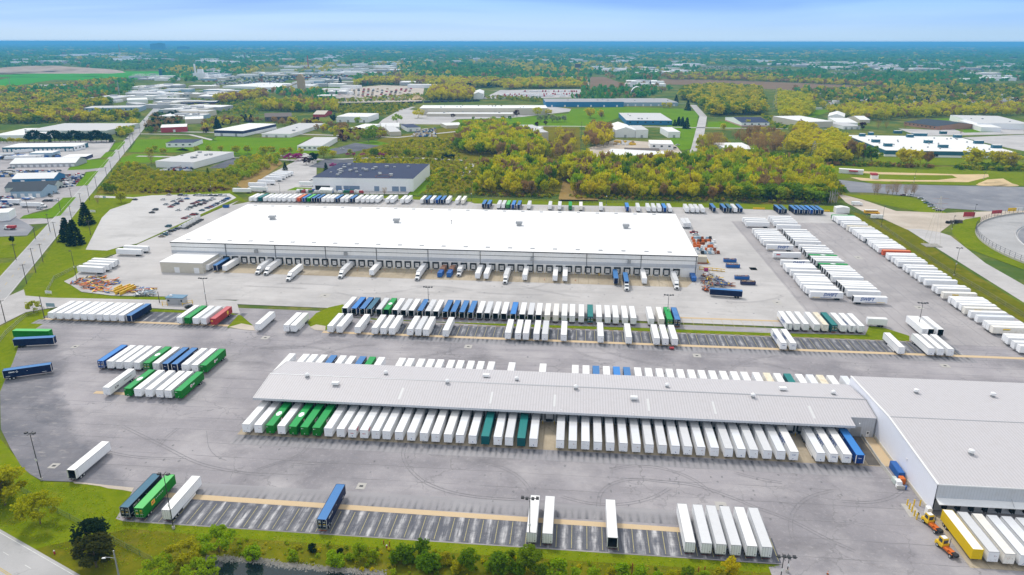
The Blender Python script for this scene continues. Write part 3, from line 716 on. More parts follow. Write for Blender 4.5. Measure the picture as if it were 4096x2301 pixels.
def circ3(a, b_, c):
  A_ = np.array([[2 * (b_[0] - a[0]), 2 * (b_[1] - a[1])], [2 * (c[0] - a[0]), 2 * (c[1] - a[1])]]); return np.linalg.solve(A_, [b_[0] ** 2 + b_[1] ** 2 - a[0] ** 2 - a[1] ** 2, c[0] ** 2 + c[1] ** 2 - a[0] ** 2 - a[1] ** 2])
oc = circ3(E4(1590, 590), E4(2105, 408), E4(2105, 935))
def oval(name, rx, ry, z, m, n=72): return flat(name, [(oc[0] + rx * math.cos(2 * math.pi * k / n), oc[1] + ry * math.sin(2 * math.pi * k / n)) for k in range(n)], z, m)
rx = float(np.linalg.norm(oc - np.array(E4(1590, 590))))
oval('race_track', rx, rx, .08, M_road)
oval('track_infield', rx * .80, rx * .80, .12, M_gravel)
# dirt bike course
sand = flat('dirt_course', pts(Q6, (1040, 340), (1250, 352), (1600, 360), (2000, 372), (2240, 370), (2245, 395), (2180, 412), (2050, 445), (1700, 440), (1300, 438), (1050, 430), (940, 398), (1000, 400), (1200, 415), (1500, 425), (1760, 425), (1950, 405), (1900, 380), (1500, 378), (1200, 370), (1060, 358)), .07, M_sand)
flat('dirt_pile_ground', pts(Q6, (2140, 460), (2230, 420), (2380, 410), (2480, 465), (2400, 478)), .07, M_sand)
# pond and its banks at the very front
flat('bank', [(-160, 122), (56, 122), (56, 148.6), (-20, 148.2), (-85, 148.6), (-118, 149.5), (-135, 141)], .04, M_bank, label=None)
flat('pond', pts(C5, (1880, 1447), (1900, 1330), (2100, 1275), (2528, 1310), C6, (300, 1350), (800, 1390), (1250, 1425), (1400, 1480), W_(-30, 118), W_(-120, 118)), .07, M_water)
def rubble(points, n, w, name='rubble_shore'):
  P = np.array(points); seg = np.linalg.norm(np.diff(P, axis=0), axis=1); cum = np.r_[0, np.cumsum(seg)]
  mb = MB()
  for _ in range(n):
    t = rng.uniform(0, cum[-1]); i = min(np.searchsorted(cum, t) - 1, len(seg) - 1); i = max(i, 0)
    p = P[i] + (P[i + 1] - P[i]) * (t - cum[i]) / seg[i] + rng.normal(0, w, 2)
    r = rng.uniform(.12, .38); a = rng.uniform(0, 3); c_, s_ = math.cos(a) * r, math.sin(a) * r
    b = len(mb.v)
    mb.v += [(p[0] + c_, p[1] + s_, .02), (p[0] - s_, p[1] + c_, .02), (p[0] - c_, p[1] - s_, .02), (p[0] + s_ * .8, p[1] - c_, .02), (p[0] + .05, p[1], r * .9)]
    for k in range(4): mb.f.append((b + k, b + (k + 1) % 4, b + 4)); mb.m.append(mb.mi(M_rock))
  return tag(link(name, mb.mesh(name)), 'pale broken stones along the pond edge', kind='stuff')
rubble(pts(C5, (1905, 1345), (2020, 1285), (2528, 1312), C6, (300, 1350), (800, 1395), (1280, 1432)), 2600, .55)
# ------------------------------------------------------------------ trailers and containers
TL, TW, TB, TT = 16.15, 2.6, 1.12, 4.08        # length, width, underside, top
_cache = {}
def cached(key, fn):
  if key not in _cache: _cache[key] = fn()
  return _cache[key]
def wheel_mesh():
  mb = MB()
  mb.cyl((-.34, 0, 0), (.34, 0, 0), .52, .52, M_blk, 14)
  mb.cyl((.34, 0, 0), (.35, 0, 0), .30, .26, M_rim, 12)
  mb.cyl((-.34, 0, 0), (-.35, 0, 0), .30, .26, M_rim, 12)
  return mb.mesh('wheel')
def bogie(mb, y):                               # two axles with dual wheels, joined (for far copies)
  for yy in (y - .66, y + .66):
    for sx in (-1, 1): mb.cyl((sx * 1.26, yy, .52), (sx * .62, yy, .52), .52, .52, M_blk, 8)
    mb.cyl((-1.2, yy, .52), (1.2, yy, .52), .09, .09, M_dark, 6)
def body_mesh(side, top, post, hollow, L=TL, chassis=True, front=None):
  mb = MB(); w = TW / 2; f = front or side
  if not hollow:
    mb.box(-w, w, 0, L, TB, TT - .05, side)
  else:
    t = .09
    mb.box(-w, -w + t, 0, L, TB, TT - .05, side); mb.box(w - t, w, 0, L, TB, TT - .05, side)
    mb.box(-w + t, w - t, 0, t, TB, TT - .05, side); mb.box(-w + t, w - t, t, L, TB, TB + .12, M_in)
    mb.box(-w + t + .01, -w + t + .03, t, L - .25, TB + .12, TT - .14, M_in); mb.box(w - t - .03, w - t - .01, t, L - .25, TB + .12, TT - .14, M_in)
    mb.box(-w + t + .04, w - t - .04, t + .01, t + .03, TB + .12, TT - .14, M_in)
    mb.box(-w + t, w - t, t, L, TT - .13, TT - .055, side)
  r = M_rail if side in (M_white, M_cream) else side
  for sx in (-1, 1): mb.box(sx * w - .05, sx * w + .05, -.012, L + .012, TT - .14, TT + .005, r)
  mb.box(-w + .05, w - .05, -.02, .06, TT - .14, TT, r); mb.box(-w + .05, w - .05, L - .06, L + .02, TT - .14, TT, r)
  for sx in (-1, 1): mb.box(sx * w - .02, sx * w + .02, -.015, L + .015, TB - .06, TB + .1, r)
  if post:
    for y in (-.03, L - .09):
      for sx in (-1, 1): mb.box(sx * (w - .1) - .13, sx * (w - .1) + .13, y, y + .12, TB, TT - .02, M_post)
    if post == 2:
      mb.box(-w + .02, w - .02, -.03, .05, TB - .02, TB + .25, M_post)
  return mb.mesh('body')
def roof_mesh(top, L=TL):
  mb = MB(); w = TW / 2 - .055
  n = 6
  for k in range(n):                           # slightly sagging sheet between roof bows
    y0, y1 = .06 + (L - .12) * k / n, .06 + (L - .12) * (k + 1) / n
    ym = (y0 + y1) / 2; zl = TT - .03; zm = TT - .03 + (.02 if k % 2 else .012)
    mb.quad([(-w, y0, zl), (w, y0, zl), (w, ym, zm), (-w, ym, zm)], top); mb.quad([(-w, ym, zm), (w, ym, zm), (w, y1, zl), (-w, y1, zl)], top)
  return mb.mesh('roof', fix=False)
def chassis_mesh(L=TL, col=None):
  mb = MB(); c = col or M_dark
  for sx in (-.5, .5): mb.box(sx - .07, sx + .07, .3, L - .2, TB - .42, TB - .06, c)
  for y in np.arange(1.0, L, 2.6): mb.box(-1.1, 1.1, y, y + .1, TB - .26, TB - .06, c)
  for yy in (L - 3.2, L - 1.9): mb.cyl((-1.25, yy, .52), (1.25, yy, .52), .08, .08, M_dark, 6)
  return mb.mesh('chassis')
def skirt_mesh(L=TL):
  mb = MB()
  for sx in (-1, 1): mb.box(sx * 1.27 - .02, sx * 1.27 + .02, 3.6, 10.6, .36, TB - .06, M_whitep)
  return mb.mesh('side_skirt')
def legs_mesh(sx):
  mb = MB(); mb.box(sx * .8 - .07, sx * .8 + .07, 2.2, 2.36, .1, TB, M_steel); mb.box(sx * .8 - .18, sx * .8 + .18, 2.12, 2.44, .06, .12, M_steel)
  mb.cyl((sx * .8, 2.3, .9), (0, 2.3, .9), .03, .03, M_steel, 5)
  return mb.mesh('landing_leg')
def bumper_mesh(col, L=TL):
  mb = MB()
  mb.box(-1.15, 1.15, L - .12, L + .02, .5, .62, col)
  for sx in (-.55, .55): mb.box(sx - .05, sx + .05, L - .1, L, .6, TB, col)
  mb.box(-1.2, 1.2, L - .02, L + .03, TB - .1, TB + .03, M_rail)
  for k in range(-4, 5): mb.box(k * .25 - .05, k * .25 + .05, L + .02, L + .035, .52, .60, M_redl)
  return mb.mesh('bumper')
def door_mesh(sx, side, marks, L=TL):
  mb = MB(); w = TW / 2
  x0, x1 = (.015, w - .06) if sx > 0 else (-w + .06, -.015)
  mb.box(x0, x1, L, L + .05, TB + .06, TT - .16, side)
  for k in (.3, .78):
    xx = x0 + (x1 - x0) * k
    mb.cyl((xx, L + .085, TB + .0), (xx, L + .085, TT - .12), .03, .03, M_rail if marks != 'c' else M_steel, 6)
    mb.box(xx - .03, xx + .03, L + .05, L + .1, TB + 1.0, TB + 1.22, M_rail)
  hx = x1 if sx > 0 else x0
  for z in (TB + .3, TB + 1.0, TB + 1.7, TT - .45): mb.box(hx - .12, hx + .06, L + .045, L + .075, z, z + .07, M_rail)
  if marks == 'c':
    for z in (2.0, 2.5, 3.2): mb.box(x0 + .2, x1 - .35, L + .052, L + .056, z, z + .16, M_logoW if z != 2.5 else M_logoY)
  elif sx < 0: mb.box(x0 + .2, x0 + .5, L + .052, L + .056, 1.5, 1.72, M_logoK)
  return mb.mesh('rear_door')
def open_door_mesh(sx, side, L=TL):              # swung right round and latched along the side wall
  mb = MB(); w = TW / 2
  mb.box(sx * (w + .05) - .03, sx * (w + .05) + .03, L - 1.24, L + .02, TB + .06, TT - .16, side)
  for k in (.35, .9): mb.cyl((sx * (w + .10), L - k, TB), (sx * (w + .10), L - k, TT - .12), .03, .03, M_rail, 5)
  return mb.mesh('rear_door')
def marks_mesh(kind):                            # small stickers on the nose wall
  mb = MB()
  r = random.Random(kind)
  for _ in range(3 + kind % 3):
    x = r.uniform(-.95, .8); z = r.choice((1.35, 1.5, 1.7, 2.6, 2.75)); a = r.uniform(.08, .22)
    mb.box(x, x + a * 1.3, -.012, -.004, z, z + a, r.choice((M_logoK, M_logoK, M_logoB, M_rail, M_logoR)))
  mb.cyl((-.6 + .1 * kind, -.03, 1.55), (-.6 + .1 * kind, 0, 1.55), .07, .07, M_rail, 8)
  return mb.mesh('nose_fittings')
def far_mesh(side, top, post, mode, L=TL):
  mb = MB(); w = TW / 2
  op = mode == 'o'
  mb.box(-w, w, 0, L, TB, TT - .03, side, skip='t' + ('n' if op else ''))
  mb.box(-w, w, 0, L, TT - .03, TT, side if side not in (M_white, M_cream) else M_rail, top=top)
  if op:
    mb.box(-w + .1, w - .1, .2, L - .02, TB + .1, TT - .15, M_in, skip='n')
    for sx in (-1, 1): mb.box(sx * (w + .05) - .03, sx * (w + .05) + .03, L - 1.24, L, TB, TT - .15, side)
    for sx in (-1, 1): mb.box(sx * (w - .05) - .05, sx * (w - .05) + .05, L - .05, L + .01, TB, TT, side if not post else M_post)
  else:
    if post:
      for y in (-.02, L - .04):
        for sx in (-1, 1): mb.box(sx * (w - .11) - .13, sx * (w - .11) + .13, y, y + .06, TB, TT - .02, M_post)
    else:
      for k in (-.6, -.15, .15, .6): mb.box(k - .03, k + .03, L, L + .06, TB, TT - .1, M_rail)
      mb.box(-.95, -.5, -.012, 0, 1.4, 1.6, M_logoK)
  bogie(mb, L - 2.55)
  mb.box(-1.15, 1.15, L - .1, L, .5, .62, M_rail)
  for sx in (-.8, .8): mb.box(sx - .08, sx + .08, 2.2, 2.4, .08, TB, M_steel)
  for sx in (-.5, .5): mb.box(sx - .07, sx + .07, .4, L - .3, TB - .35, TB, M_dark)
  return mb.mesh('trailer')

def logo(kind):
  """painted marks that sit 1 cm off the wall; built at the trailer's own size, in the trailer's own frame"""
  out = []
  w = TW / 2 + .012
  def side_text(s, size, y, z, m, shear=0.0, sides=(1, -1)):
    me = cached(('t', s, size, m.name, shear), lambda: text_mesh(s, size, m, 0, shear))
    for sx in sides:
      out.append(('lettering', me, Matrix.Translation((sx * w, y, z)) @ Matrix.Rotation(sx * math.pi / 2, 4, 'Z') @ Matrix.Rotation(math.pi / 2, 4, 'X')))
  def end_text(s, size, x, z, m, end=0, shear=0.0, L=TL, vert=False):
    me = cached(('t', s, size, m.name, shear), lambda: text_mesh(s, size, m, 0, shear))
    M = Matrix.Translation((x, -.014, z)) if end == 0 else Matrix.Translation((x, L + .062, z)) @ Matrix.Rotation(math.pi, 4, 'Z')
    M = M @ Matrix.Rotation(math.pi / 2, 4, 'X')
    if vert: M = M @ Matrix.Rotation(-math.pi / 2, 4, 'Z')
    out.append(('lettering', me, M))
  def panel(name, fn):
    out.append((name, cached(('p', kind, name), fn), Matrix.Identity(4)))
  if kind == 'S':                              # blue slanted fleet name with a yellow and blue flash
    side_text('SWIFT', 2.35, TL * .60, 2.8, M_logoB, .25)
    end_text('SWIFT', .42, 0, 2.9, M_logoB, 0, .2); end_text('SWIFT', .75, .45, 2.7, M_logoK, 1, 0, vert=True)
    def fl():
      mb = MB()
      for sx in (-1, 1):
        mb.box(sx * w - .004, sx * w + .004, 1.0, 5.0, 1.32, 1.50, M_logoY); mb.box(sx * w - .004, sx * w + .004, 5.0, 10.5, 1.30, 1.48, M_logoB)
      return mb.mesh('stripe')
    panel('stripe', fl)
  if kind in 'bdk':
    side_text('UMAX', .72, TL * .82, 3.1, M_logoW, 0)
    end_text('UMAX', .34, -.1, 2.9, M_logoW, 0); end_text('UMAX', .30, .6, 3.6, M_logoW, 1)
    def dia():
      mb = MB()
      for sx in (-1, 1):
        for (y, z, r) in ((TL * .82 + sx * 1.75, 3.1, .45), (TL * .5, 2.9, .16)):
          x = sx * w; q = [(x, y - r, z), (x, y, z - r), (x, y + r, z), (x, y, z + r)]; i = [(x, y + (a[1] - y) * .6, z + (a[2] - z) * .6) for a in q]
          for k in range(4): mb.quad([q[k], q[(k + 1) % 4], i[(k + 1) % 4], i[k]], M_logoW)
        for y in (1.8, TL - 2.2): mb.box(x - .004, x + .004, y, y + 1.5, 1.5, 1.62, M_logoW)
      return mb.mesh('logo')
    panel('logo', dia)
  if kind == 'G':
    def disc_():
      mb = MB()
      for sx in (-1, 1):
        x = sx * w
        mb.cyl((x - .003, TL * .42, 2.75), (x + .003, TL * .42, 2.75), .62, .62, M_logoW, 20)
        mb.cyl((x - .006, TL * .42, 2.75), (x + .006, TL * .42, 2.75), .40, .40, M_logoR, 6)
        for z in (2.95, 2.6): mb.box(x - .004, x + .004, TL * .42 + (.9 if sx > 0 else -2.3), TL * .42 + (2.3 if sx > 0 else -.9), z - .12, z + .08, M_logoW)
      mb.cyl((-.85, -.016, 3.5), (-.85, -.004, 3.5), .16, .16, M_logoW, 12)
      mb.box(-.6, -.25, -.016, -.004, 3.44, 3.54, M_logoW); mb.quad([(-.2, -.013, 1.75), (-.02, -.013, 1.45), (.16, -.013, 1.75)], M_logoW)
      return mb.mesh('logo')
    panel('logo', disc_)
  if kind == 'H':                              # green with the white hexagon on the roof
    def hexa():
      mb = MB(); c = TL * .5; mb.quad([(.95 * math.cos(a), c + 1.7 * math.sin(a), TT + .02) for a in [k * math.pi / 3 for k in range(6)]], M_logoW)
      for sx in (-1, 1): mb.cyl((sx * w - .003, TL * .42, 2.75), (sx * w + .003, TL * .42, 2.75), .6, .6, M_logoR, 16); mb.cyl((sx * w - .005, TL * .42, 2.75), (sx * w + .005, TL * .42, 2.75), .42, .42, M_logoW, 16)
      mb.cyl((-.85, -.016, 3.5), (-.85, -.004, 3.5), .16, .16, M_logoW, 12); mb.quad([(-.2, -.013, 1.75), (-.02, -.013, 1.45), (.16, -.013, 1.75)], M_logoW)
      return mb.mesh('logo')
    panel('logo', hexa)
  if kind in 'EP':                             # yellow and red square emblem
    def sq():
      mb = MB()
      for sx in (-1, 1):
        x = sx * w
        mb.box(x - .004, x + .004, TL * .66, TL * .66 + 1.7, 2.2, 3.5, M_logoY); mb.box(x - .007, x + .007, TL * .66 + .3, TL * .66 + .75, 2.5, 3.2, M_logoR); mb.box(x - .007, x + .007, TL * .66 + .95, TL * .66 + 1.4, 2.5, 3.2, M_logoR)
        for k in range(5): mb.box(x - .004, x + .004, TL * .40 + k * .8, TL * .40 + k * .8 + .5, 3.0, 3.12, M_logoW)
      for end in (0, 1):
        y = -.014 if end == 0 else TL + .06
        mb.box(-1.0, -.35, y - .005, y + .005, 3.1, 3.5, M_logoY); mb.box(.2, .9, y - .005, y + .005, 2.2, 2.45, M_logoY)
      return mb.mesh('logo')
    panel('logo', sq)
  if kind == 'r':
    def rd():
      mb = MB()
      for sx in (-1, 1): mb.cyl((sx * w - .005, TL * .72, 2.8), (sx * w + .005, TL * .72, 2.8), .85, .85, M_logoY, 10); mb.box(sx * w - .004, sx * w + .004, TL * .72 - .9, TL * .72 + .9, 1.75, 1.9, M_logoY)
      mb.cyl((-.5, -.016, 2.9), (-.5, -.004, 2.9), .36, .36, M_logoY, 10)
      return mb.mesh('logo')
    panel('logo', rd)
  if kind == 'X': side_text('XPO Logistics', .85, 4.3, 2.95, M_logoR, .15)
  if kind == 'A': side_text('SAIA', 1.7, 9.5, 2.5, M_logoR, .1)
  if kind == 'C': side_text('ECM', 1.1, 4.2, 2.4, M_logoK, 0); side_text('ecmtransport.com', .62, 11.2, 2.7, M_logoK, 0)
  if kind == 'V':
    def yl():
      mb = MB()
      for sx in (-1, 1): mb.box(sx * w - .004, sx * w + .004, 4.2, 7.4, 2.85, 3.4, M_logoY); mb.box(sx * w - .004, sx * w + .004, 4.2, 7.2, 2.65, 2.8, M_green)
      return mb.mesh('logo')
    panel('logo', yl)
  if kind == 'Z':
    def rs():
      mb = MB()
      for sx in (-1, 1): mb.box(sx * w - .004, sx * w + .004, 1.6, 3.9, 2.5, 3.2, M_logoR)
      return mb.mesh('logo')
    panel('logo', rs)
  if kind == 'Q':                              # round black ring near the tail
    def rg():
      mb = MB()
      for sx in (-1, 1):
        mb.cyl((sx * w - .003, 2.2, 2.1), (sx * w + .003, 2.2, 2.1), .62, .62, M_logoK, 18); mb.cyl((sx * w - .006, 2.2, 2.1), (sx * w + .006, 2.2, 2.1), .40, .40, M_whitep, 18)
      return mb.mesh('logo')
    panel('logo', rg)
  if kind == 'R':                              # red mark low on the tail corner
    def rr():
      mb = MB()
      for sx in (-1, 1): mb.quad([(sx * w, 1.0, 3.4), (sx * w, 3.0, 3.7), (sx * w, 3.4, 3.2), (sx * w, 1.6, 2.6)], M_logoR)
      mb.box(-.5, .5, -.016, -.004, 2.6, 2.8, M_logoR)
      return mb.mesh('logo')
    panel('logo', rr)
  return out

# code -> (family, side colour, roof, logo, words)
CODES = {'w': ('w', 'w', '', 'plain white box trailer'), 'g': ('w', 'g', '', 'grey-roofed white box trailer'), 'a': ('w', 'a', '', 'metal-roofed white box trailer'),
     'c': ('c', 'c', '', 'cream box trailer'), 'y': ('c', 'y', '', 'rust-stained cream trailer'), 'v': ('c', 'c', 'V', 'yellow-panelled cream trailer'),
     'S': ('w', 'w', 'S', 'blue-lettered white trailer'), 'X': ('w', 'w', 'X', 'short white trailer with small red lettering'), 'A': ('w', 'w', 'A', 'red-scripted white trailer'),
     'C': ('w', 'w', 'C', 'black-lettered white trailer'), 'Z': ('w', 'w', 'Z', 'red-signed white trailer'), 'Q': ('w', 'w', 'Q', 'black-ringed white trailer'), 'R': ('w', 'a', 'R', 'red-marked white trailer')}
for k, wd in (('b', 'blue'), ('d', 'dark slate blue'), ('t', 'teal'), ('G', 'green'), ('r', 'red'), ('o', 'orange red'), ('k', 'bright blue')):
  CODES[k] = (k, k, k if k in 'bdkGr' else '', wd + ' container')
CODES['H'] = ('G', 'G', 'H', 'hexagon-roofed green container')
CODES['E'] = ('e', 'e', 'E', 'yellow-badged green container')
CODES['U'] = ('d', 'd', 'd', 'dark slate blue container')
CODES['Y'] = ('Y', 'Y', '', 'yellow-sided trailer')
SPECS = []
def put(code, x, y, ang, mode, row, phrase, L=TL, far=False):
  """(x, y): ground point under the middle of the end that faces the camera; ang: heading of the trailer away from that end (0 = +Y)"""
  SPECS.append(dict(code=code, x=x, y=y, ang=ang, mode=mode, row=row, phrase=phrase, L=L, far=far))
def build_trailers():
  for s in SPECS: s['dist'] = math.hypot(s['x'], s['y'])
  rows = {}
  for s in SPECS: rows.setdefault(s['row'], []).append(s)
  for r in rows.values():
    for i, s in enumerate(r): s['i'] = i + 1; s['n'] = len(r)
  box = sorted([s for s in SPECS if CODES[s['code']][0] in 'wc'], key=lambda s: s['dist'])
  rest = box[300:]
  for s in rest: s['rest'] = True
  seen = {}
  for s in SPECS:
    if s.get('rest'): continue
    fam, top, lg, words = CODES[s['code']]
    cont = fam not in 'wc'
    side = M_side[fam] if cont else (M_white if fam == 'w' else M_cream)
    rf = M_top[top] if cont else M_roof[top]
    post = 0
    if cont and fam in 'bdk': post = 1
    L, mode = s['L'], s['mode']
    # frame: local +Y runs from the nose to the tail
    if mode == 'n': loc, rz = (s['x'], s['y'], .1), s['ang']
    else:
      rz = s['ang'] + math.pi
      loc = (s['x'] - math.sin(s['ang']) * L, s['y'] + math.cos(s['ang']) * L, .1)
    st = {'n': '', 'r': ', doors shut,', 'o': ', doors open,'}[mode]
    if s['n'] == 1: lab = words + st + ' ' + s['phrase']
    else: lab = f"{words}{st if cont is False and mode == 'o' else ''}, {nth(s['i'])} {s['phrase']}"
    name = 'freight_container' if cont else 'box_trailer'
    cat = 'freight container' if cont else 'trailer'
    if fam == 'Y': name, cat = 'box_trailer', 'trailer'
    if s['far'] or s['dist'] > 335:
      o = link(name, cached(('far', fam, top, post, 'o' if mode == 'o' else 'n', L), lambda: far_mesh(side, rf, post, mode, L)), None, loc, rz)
      tag(o, lab, cat, s['row'])
      root = o
    else:
      root = thing(name, lab, cat, loc, rz, s['row'])
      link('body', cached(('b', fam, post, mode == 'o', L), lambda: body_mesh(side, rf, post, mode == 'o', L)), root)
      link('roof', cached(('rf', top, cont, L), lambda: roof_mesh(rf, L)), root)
      ch = M_orange if (cont and (fam in 'br' or s['i'] % 3 == 0)) else M_dark
      link('chassis', cached(('ch', L, ch.name), lambda: chassis_mesh(L, ch)), root)
      wm = cached('wheel', wheel_mesh)
      for yy in (L - 3.2, L - 1.9):
        for sx in (-1, 1): link('wheel', wm, root, (sx * .95, yy, .52))
      if not cont and L == TL and s['i'] % 3 == 0: link('side_skirt', cached('sk', skirt_mesh), root)
      for sx in (-1, 1): link('landing_leg', cached(('lg', sx), lambda: legs_mesh(sx)), root)
      link('bumper', cached(('bp', L, ch.name), lambda: bumper_mesh(ch if cont else M_rail, L)), root)
      if mode == 'r':
        for sx in (-1, 1): link('rear_door', cached(('d', fam, sx, L), lambda: door_mesh(sx, side, 'c' if cont else '', L)), root)
      elif mode == 'o':
        for sx in (-1, 1): link('rear_door', cached(('od', fam, sx, L), lambda: open_door_mesh(sx, side, L)), root)
      elif not cont:
        link('nose_fittings', cached(('mk', s['i'] % 5), lambda: marks_mesh(s['i'] % 5)), root)
    if lg and (s['dist'] < 335 or lg in 'SZVQH'):
      for nm, me, M in logo(lg):
        q = link(nm, me, root); q.matrix_local = M
  if rest:                                      # the smallest ones, beyond the first 300
    mb = MB()
    for s in rest:
      fam, top, lg, words = CODES[s['code']]
      side = M_white if fam == 'w' else M_cream; rf = M_roof[top]; L = s['L']; w = TW / 2
      sub = MB(); sub.box(-w, w, 0, L, TB, TT, side, top=rf); bogie(sub, L - 2.55 if s['mode'] == 'n' else 2.55)
      sub.box(-w, w, -.02, 0, TT - .12, TT, M_rail)
      for sx in (-.8, .8): sub.box(sx - .08, sx + .08, 2.2, 2.4, .08, TB, M_steel)
      c, n = math.cos(s['ang']), math.sin(s['ang'])
      b = len(mb.v)
      mb.v += [(s['x'] + x * c - y * n, s['y'] + x * n + y * c, z + .1) for x, y, z in sub.v]
      mb.f += [tuple(b + i for i in f) for f in sub.f]; mb.m += [mb.mi(sub.mats[i]) for i in sub.m]
    tag(link('distant_trailers', mb.mesh('distant_trailers')), 'more white trailers parked along the far fence and side lots', kind='stuff')
def prow(row, phrase, Y, mode, *parts, z=TT, far=False, over=None):
  """one row of trailers parallel to Y whose camera-side ends stand at depth Y; parts: crop, 'pixel+code ...'"""
  c = None
  for p in parts:
    if isinstance(p, Crop): c = p; continue
    for tok in p.split():
      m = mode
      if tok[-1] in '!?+': m = {'!': 'o', '?': 'r', '+': 'n'}[tok[-1]]; tok = tok[:-1]
      code = tok[-1]; x = float(tok[:-1])
      yy = Y(x, c) if callable(Y) else Y
      u = c.o[0] + x / c.o[2]
      if over is not None:                  # the far end was measured instead
        X = XA(u, over, z)
      else: X = XA(u, yy, z)
      put(code, X, yy, 0.0, m, row, phrase, far=far)
prow('trailers of the south stalls', 'from the left in the south row', 152.9, 'r', C5, '1195U 1333E 1600w', C6, '690b', C7, '305w 460w 1088w! 1835w 1995g 2135g 2278g 2432w', C8, '58g')
prow('trailers at the ribbed roof dock', 'from the left along the ribbed roof dock', 198.9, 'n', C1, '2370w', C2, '75a 187H 300a 410H 522G 637G', C6, '750a 870a 980R 1095R 1207a 1312a 1432a 1550a 1673a 1785w 1905w 2020a 2143a 2265t 2385a 2495g', C7, '205t 322a 580g 702a 825a 945g 1065g 1192a 1318a 1443g 1570g 1695a 1815g 1940a 2072a 2208g 2330a 2450g', C8, '65g 195a 320S 578a 703S 832S 957k')
prow('trailers behind the ribbed roof dock', 'from the left behind the ribbed roof dock', 255.4 - TL, 'n', C2, '413w 548w 630w 722w 813b 905w 998w 1095b 1187G 1275w 1475w 1560w 1663w 1755w 1845w 1950w 2040w 2140w 2235w 2335w', C3, '120w 418w 728w 830w 925b 1025w 1122k 1220b 1325w 1428w 1533w 1630w 1733w 1838w 1938w 2040w 2145w 2250w 2350w 2465w', C4, '45y 145w 245t 355w 460R 557y 660w 793R 895t 1005w 1105w 1215w 1320w 1430t 1535w 1640w', over=255.4, far=True)
prow('trailers of the north island row', 'from the left in the north island row', 308.2, 'o', C2, '913w 1000k 1080b 1147d 1240g 1313H 1396w 1478g 1553w 1637b 1715g 1790w 1880b 1957b 2042b 2125b 2210w 2285g 2367w 2447w', C3, '125k 212w 293g 370w 455c? 537c? 620w? 697w? 785w? 872t? 957w? 1042w? 1120w? 1210w? 1290w? 1462w? 1560c? 1640G? 1715b?', C4, '272S? 348w? 435w? 540w? 622y? 708t? 800w? 885S? 970w?')
prow('trailers of the south island row', 'from the left in the south island row', 285.4, 'n', C2, '770w 858w 1033w 1198w 1283w 1365w 1540w 1620g 1695w 1885w', C3, '75w 172w 248w 350w 432g 615w 973w 1245w 1515w 1600w 1690w', C4, '218S 310S 1358w 1645w 1735w 1830w')
prow('trailers on the lane west of the island', 'from the left west of the island', 284.5, 'n', C2, '72w 347w 413w')
prow('trailers beside the guard booth', 'from the left beside the guard booth', 289.0, 'n', C1, '483w 563w 640w 725w 800w 868w 950w 1016w 1085w 1165w 1240b', C1, '1727w 1802G 1880w 1960g 2052r')
prow('trailers of the west block', 'from the left in the rear west block', 241.0, 'r', C1, '965k 1055w 1140w 1222w 1315w 1410H 1500w 1590b+ 1680b+ 1778w+ 1875w+ 1958G+')
prow('trailers of the front west block', 'from the left in the front west block', 219.5, 'n', C1, '1020C 1225H 1322w 1428w 1533w 1617w 1715G')
prow('trailers by the east light pole', 'from the left beside the east light pole', 307.4, 'o', C4, '1580A? 1640w 1733w')
x_, y_ = C5(680, 437, TT); put('w', x_, y_, R(-1), 'o', 'lone trailer', 'standing alone on dark asphalt at the lower left')
def bd(p, q, z=.55):                             # heading of a side-on trailer from two ground points
  a, b_ = np.array(p), np.array(q); return a, math.atan2(-(b_ - a)[0], (b_ - a)[1])
for code, fn, (xa, ya), (xb, yb), md, ph in (('E', C1, (150, 470), (565, 474), 'r', 'on the far side of the pair at the left verge'), ('b', C1, (150, 555), (552, 535), 'r', 'on the near side of the pair at the left verge'), ('b', C1, (45, 865), (537, 795), 'r', 'standing askew alone by the left verge'), ('b', E3, (362, 1252), (715, 1278), 'n', 'parked side-on beside the wire racks')):
  a, h = bd(fn(xa, ya, TB), fn(xb, yb, TB)); put(code, a[0], a[1], h, md, 'lone container ' + ph[:12], ph)
for code, (xa, ya), (xb, yb), ph in (('w', (868, 762), (1082, 770), 'near one of the two beside the car park lawn'), ('w', (922, 738), (1125, 746), 'far one of the two beside the car park lawn'), ('w', (584, 890), (806, 905), 'nearest of the four above the scrap heap'), ('w', (628, 870), (860, 884), 'second nearest of the four above the scrap heap'), ('w', (660, 852), (888, 862), 'third of the four above the scrap heap'), ('w', (690, 834), (910, 846), 'farthest of the four above the scrap heap')):
  a, h = bd(R4(xa, ya, TB), R4(xb, yb, TB)); put(code, a[0], a[1], h, 'n', 'side-on trailer ' + ph[:14], 'parked side-on, ' + ph)
for px, ph in ((2062, 'left of the pair by the white building corner'), (2102, 'right of the pair by the white building corner')):
  X, Y = E2(px, 475, TT); put('g', X, Y, 0, 'r', 'pair trailer ' + ph[:5], ph)
# columns of trailers lying along X, on the east lanes
def column(row, phrase, X, mode, toks, order=True):
  Ys = []
  for c, lst in toks:
    for t in lst.split():
      m = mode
      if t[-1] in '!?+': m = {'!': 'o', '?': 'r', '+': 'n'}[t[-1]]; t = t[:-1]
      p, q = t[:-1].split(','); Ys.append([c(float(p), float(q), TT)[1], t[-1], m])
  Ys.sort(key=lambda t: t[0])
  last = -1e9
  for e in Ys:
    e[0] = max(e[0], last + 2.95); last = e[0]
  for y, code, m in Ys: put(code, X + rng.uniform(-.35, .35), y + TW / 2, -math.pi / 2, m, row, phrase)
column('trailers of the first east column', 'from the near end, first east column', 119.6, 'n', [(F1, '75,90w 105,118w 120,150w 245,258w 275,290w 305,318w 330,345w 365,378w 390,410w 420,440w 470,500S 520,615Z 630,735S 680,790w 710,815w 740,840w 765,890w 805,950w 850,990w 870,1018w 895,1044w 935,1085w 975,1132w 1005,1160w 1050,1215S')])
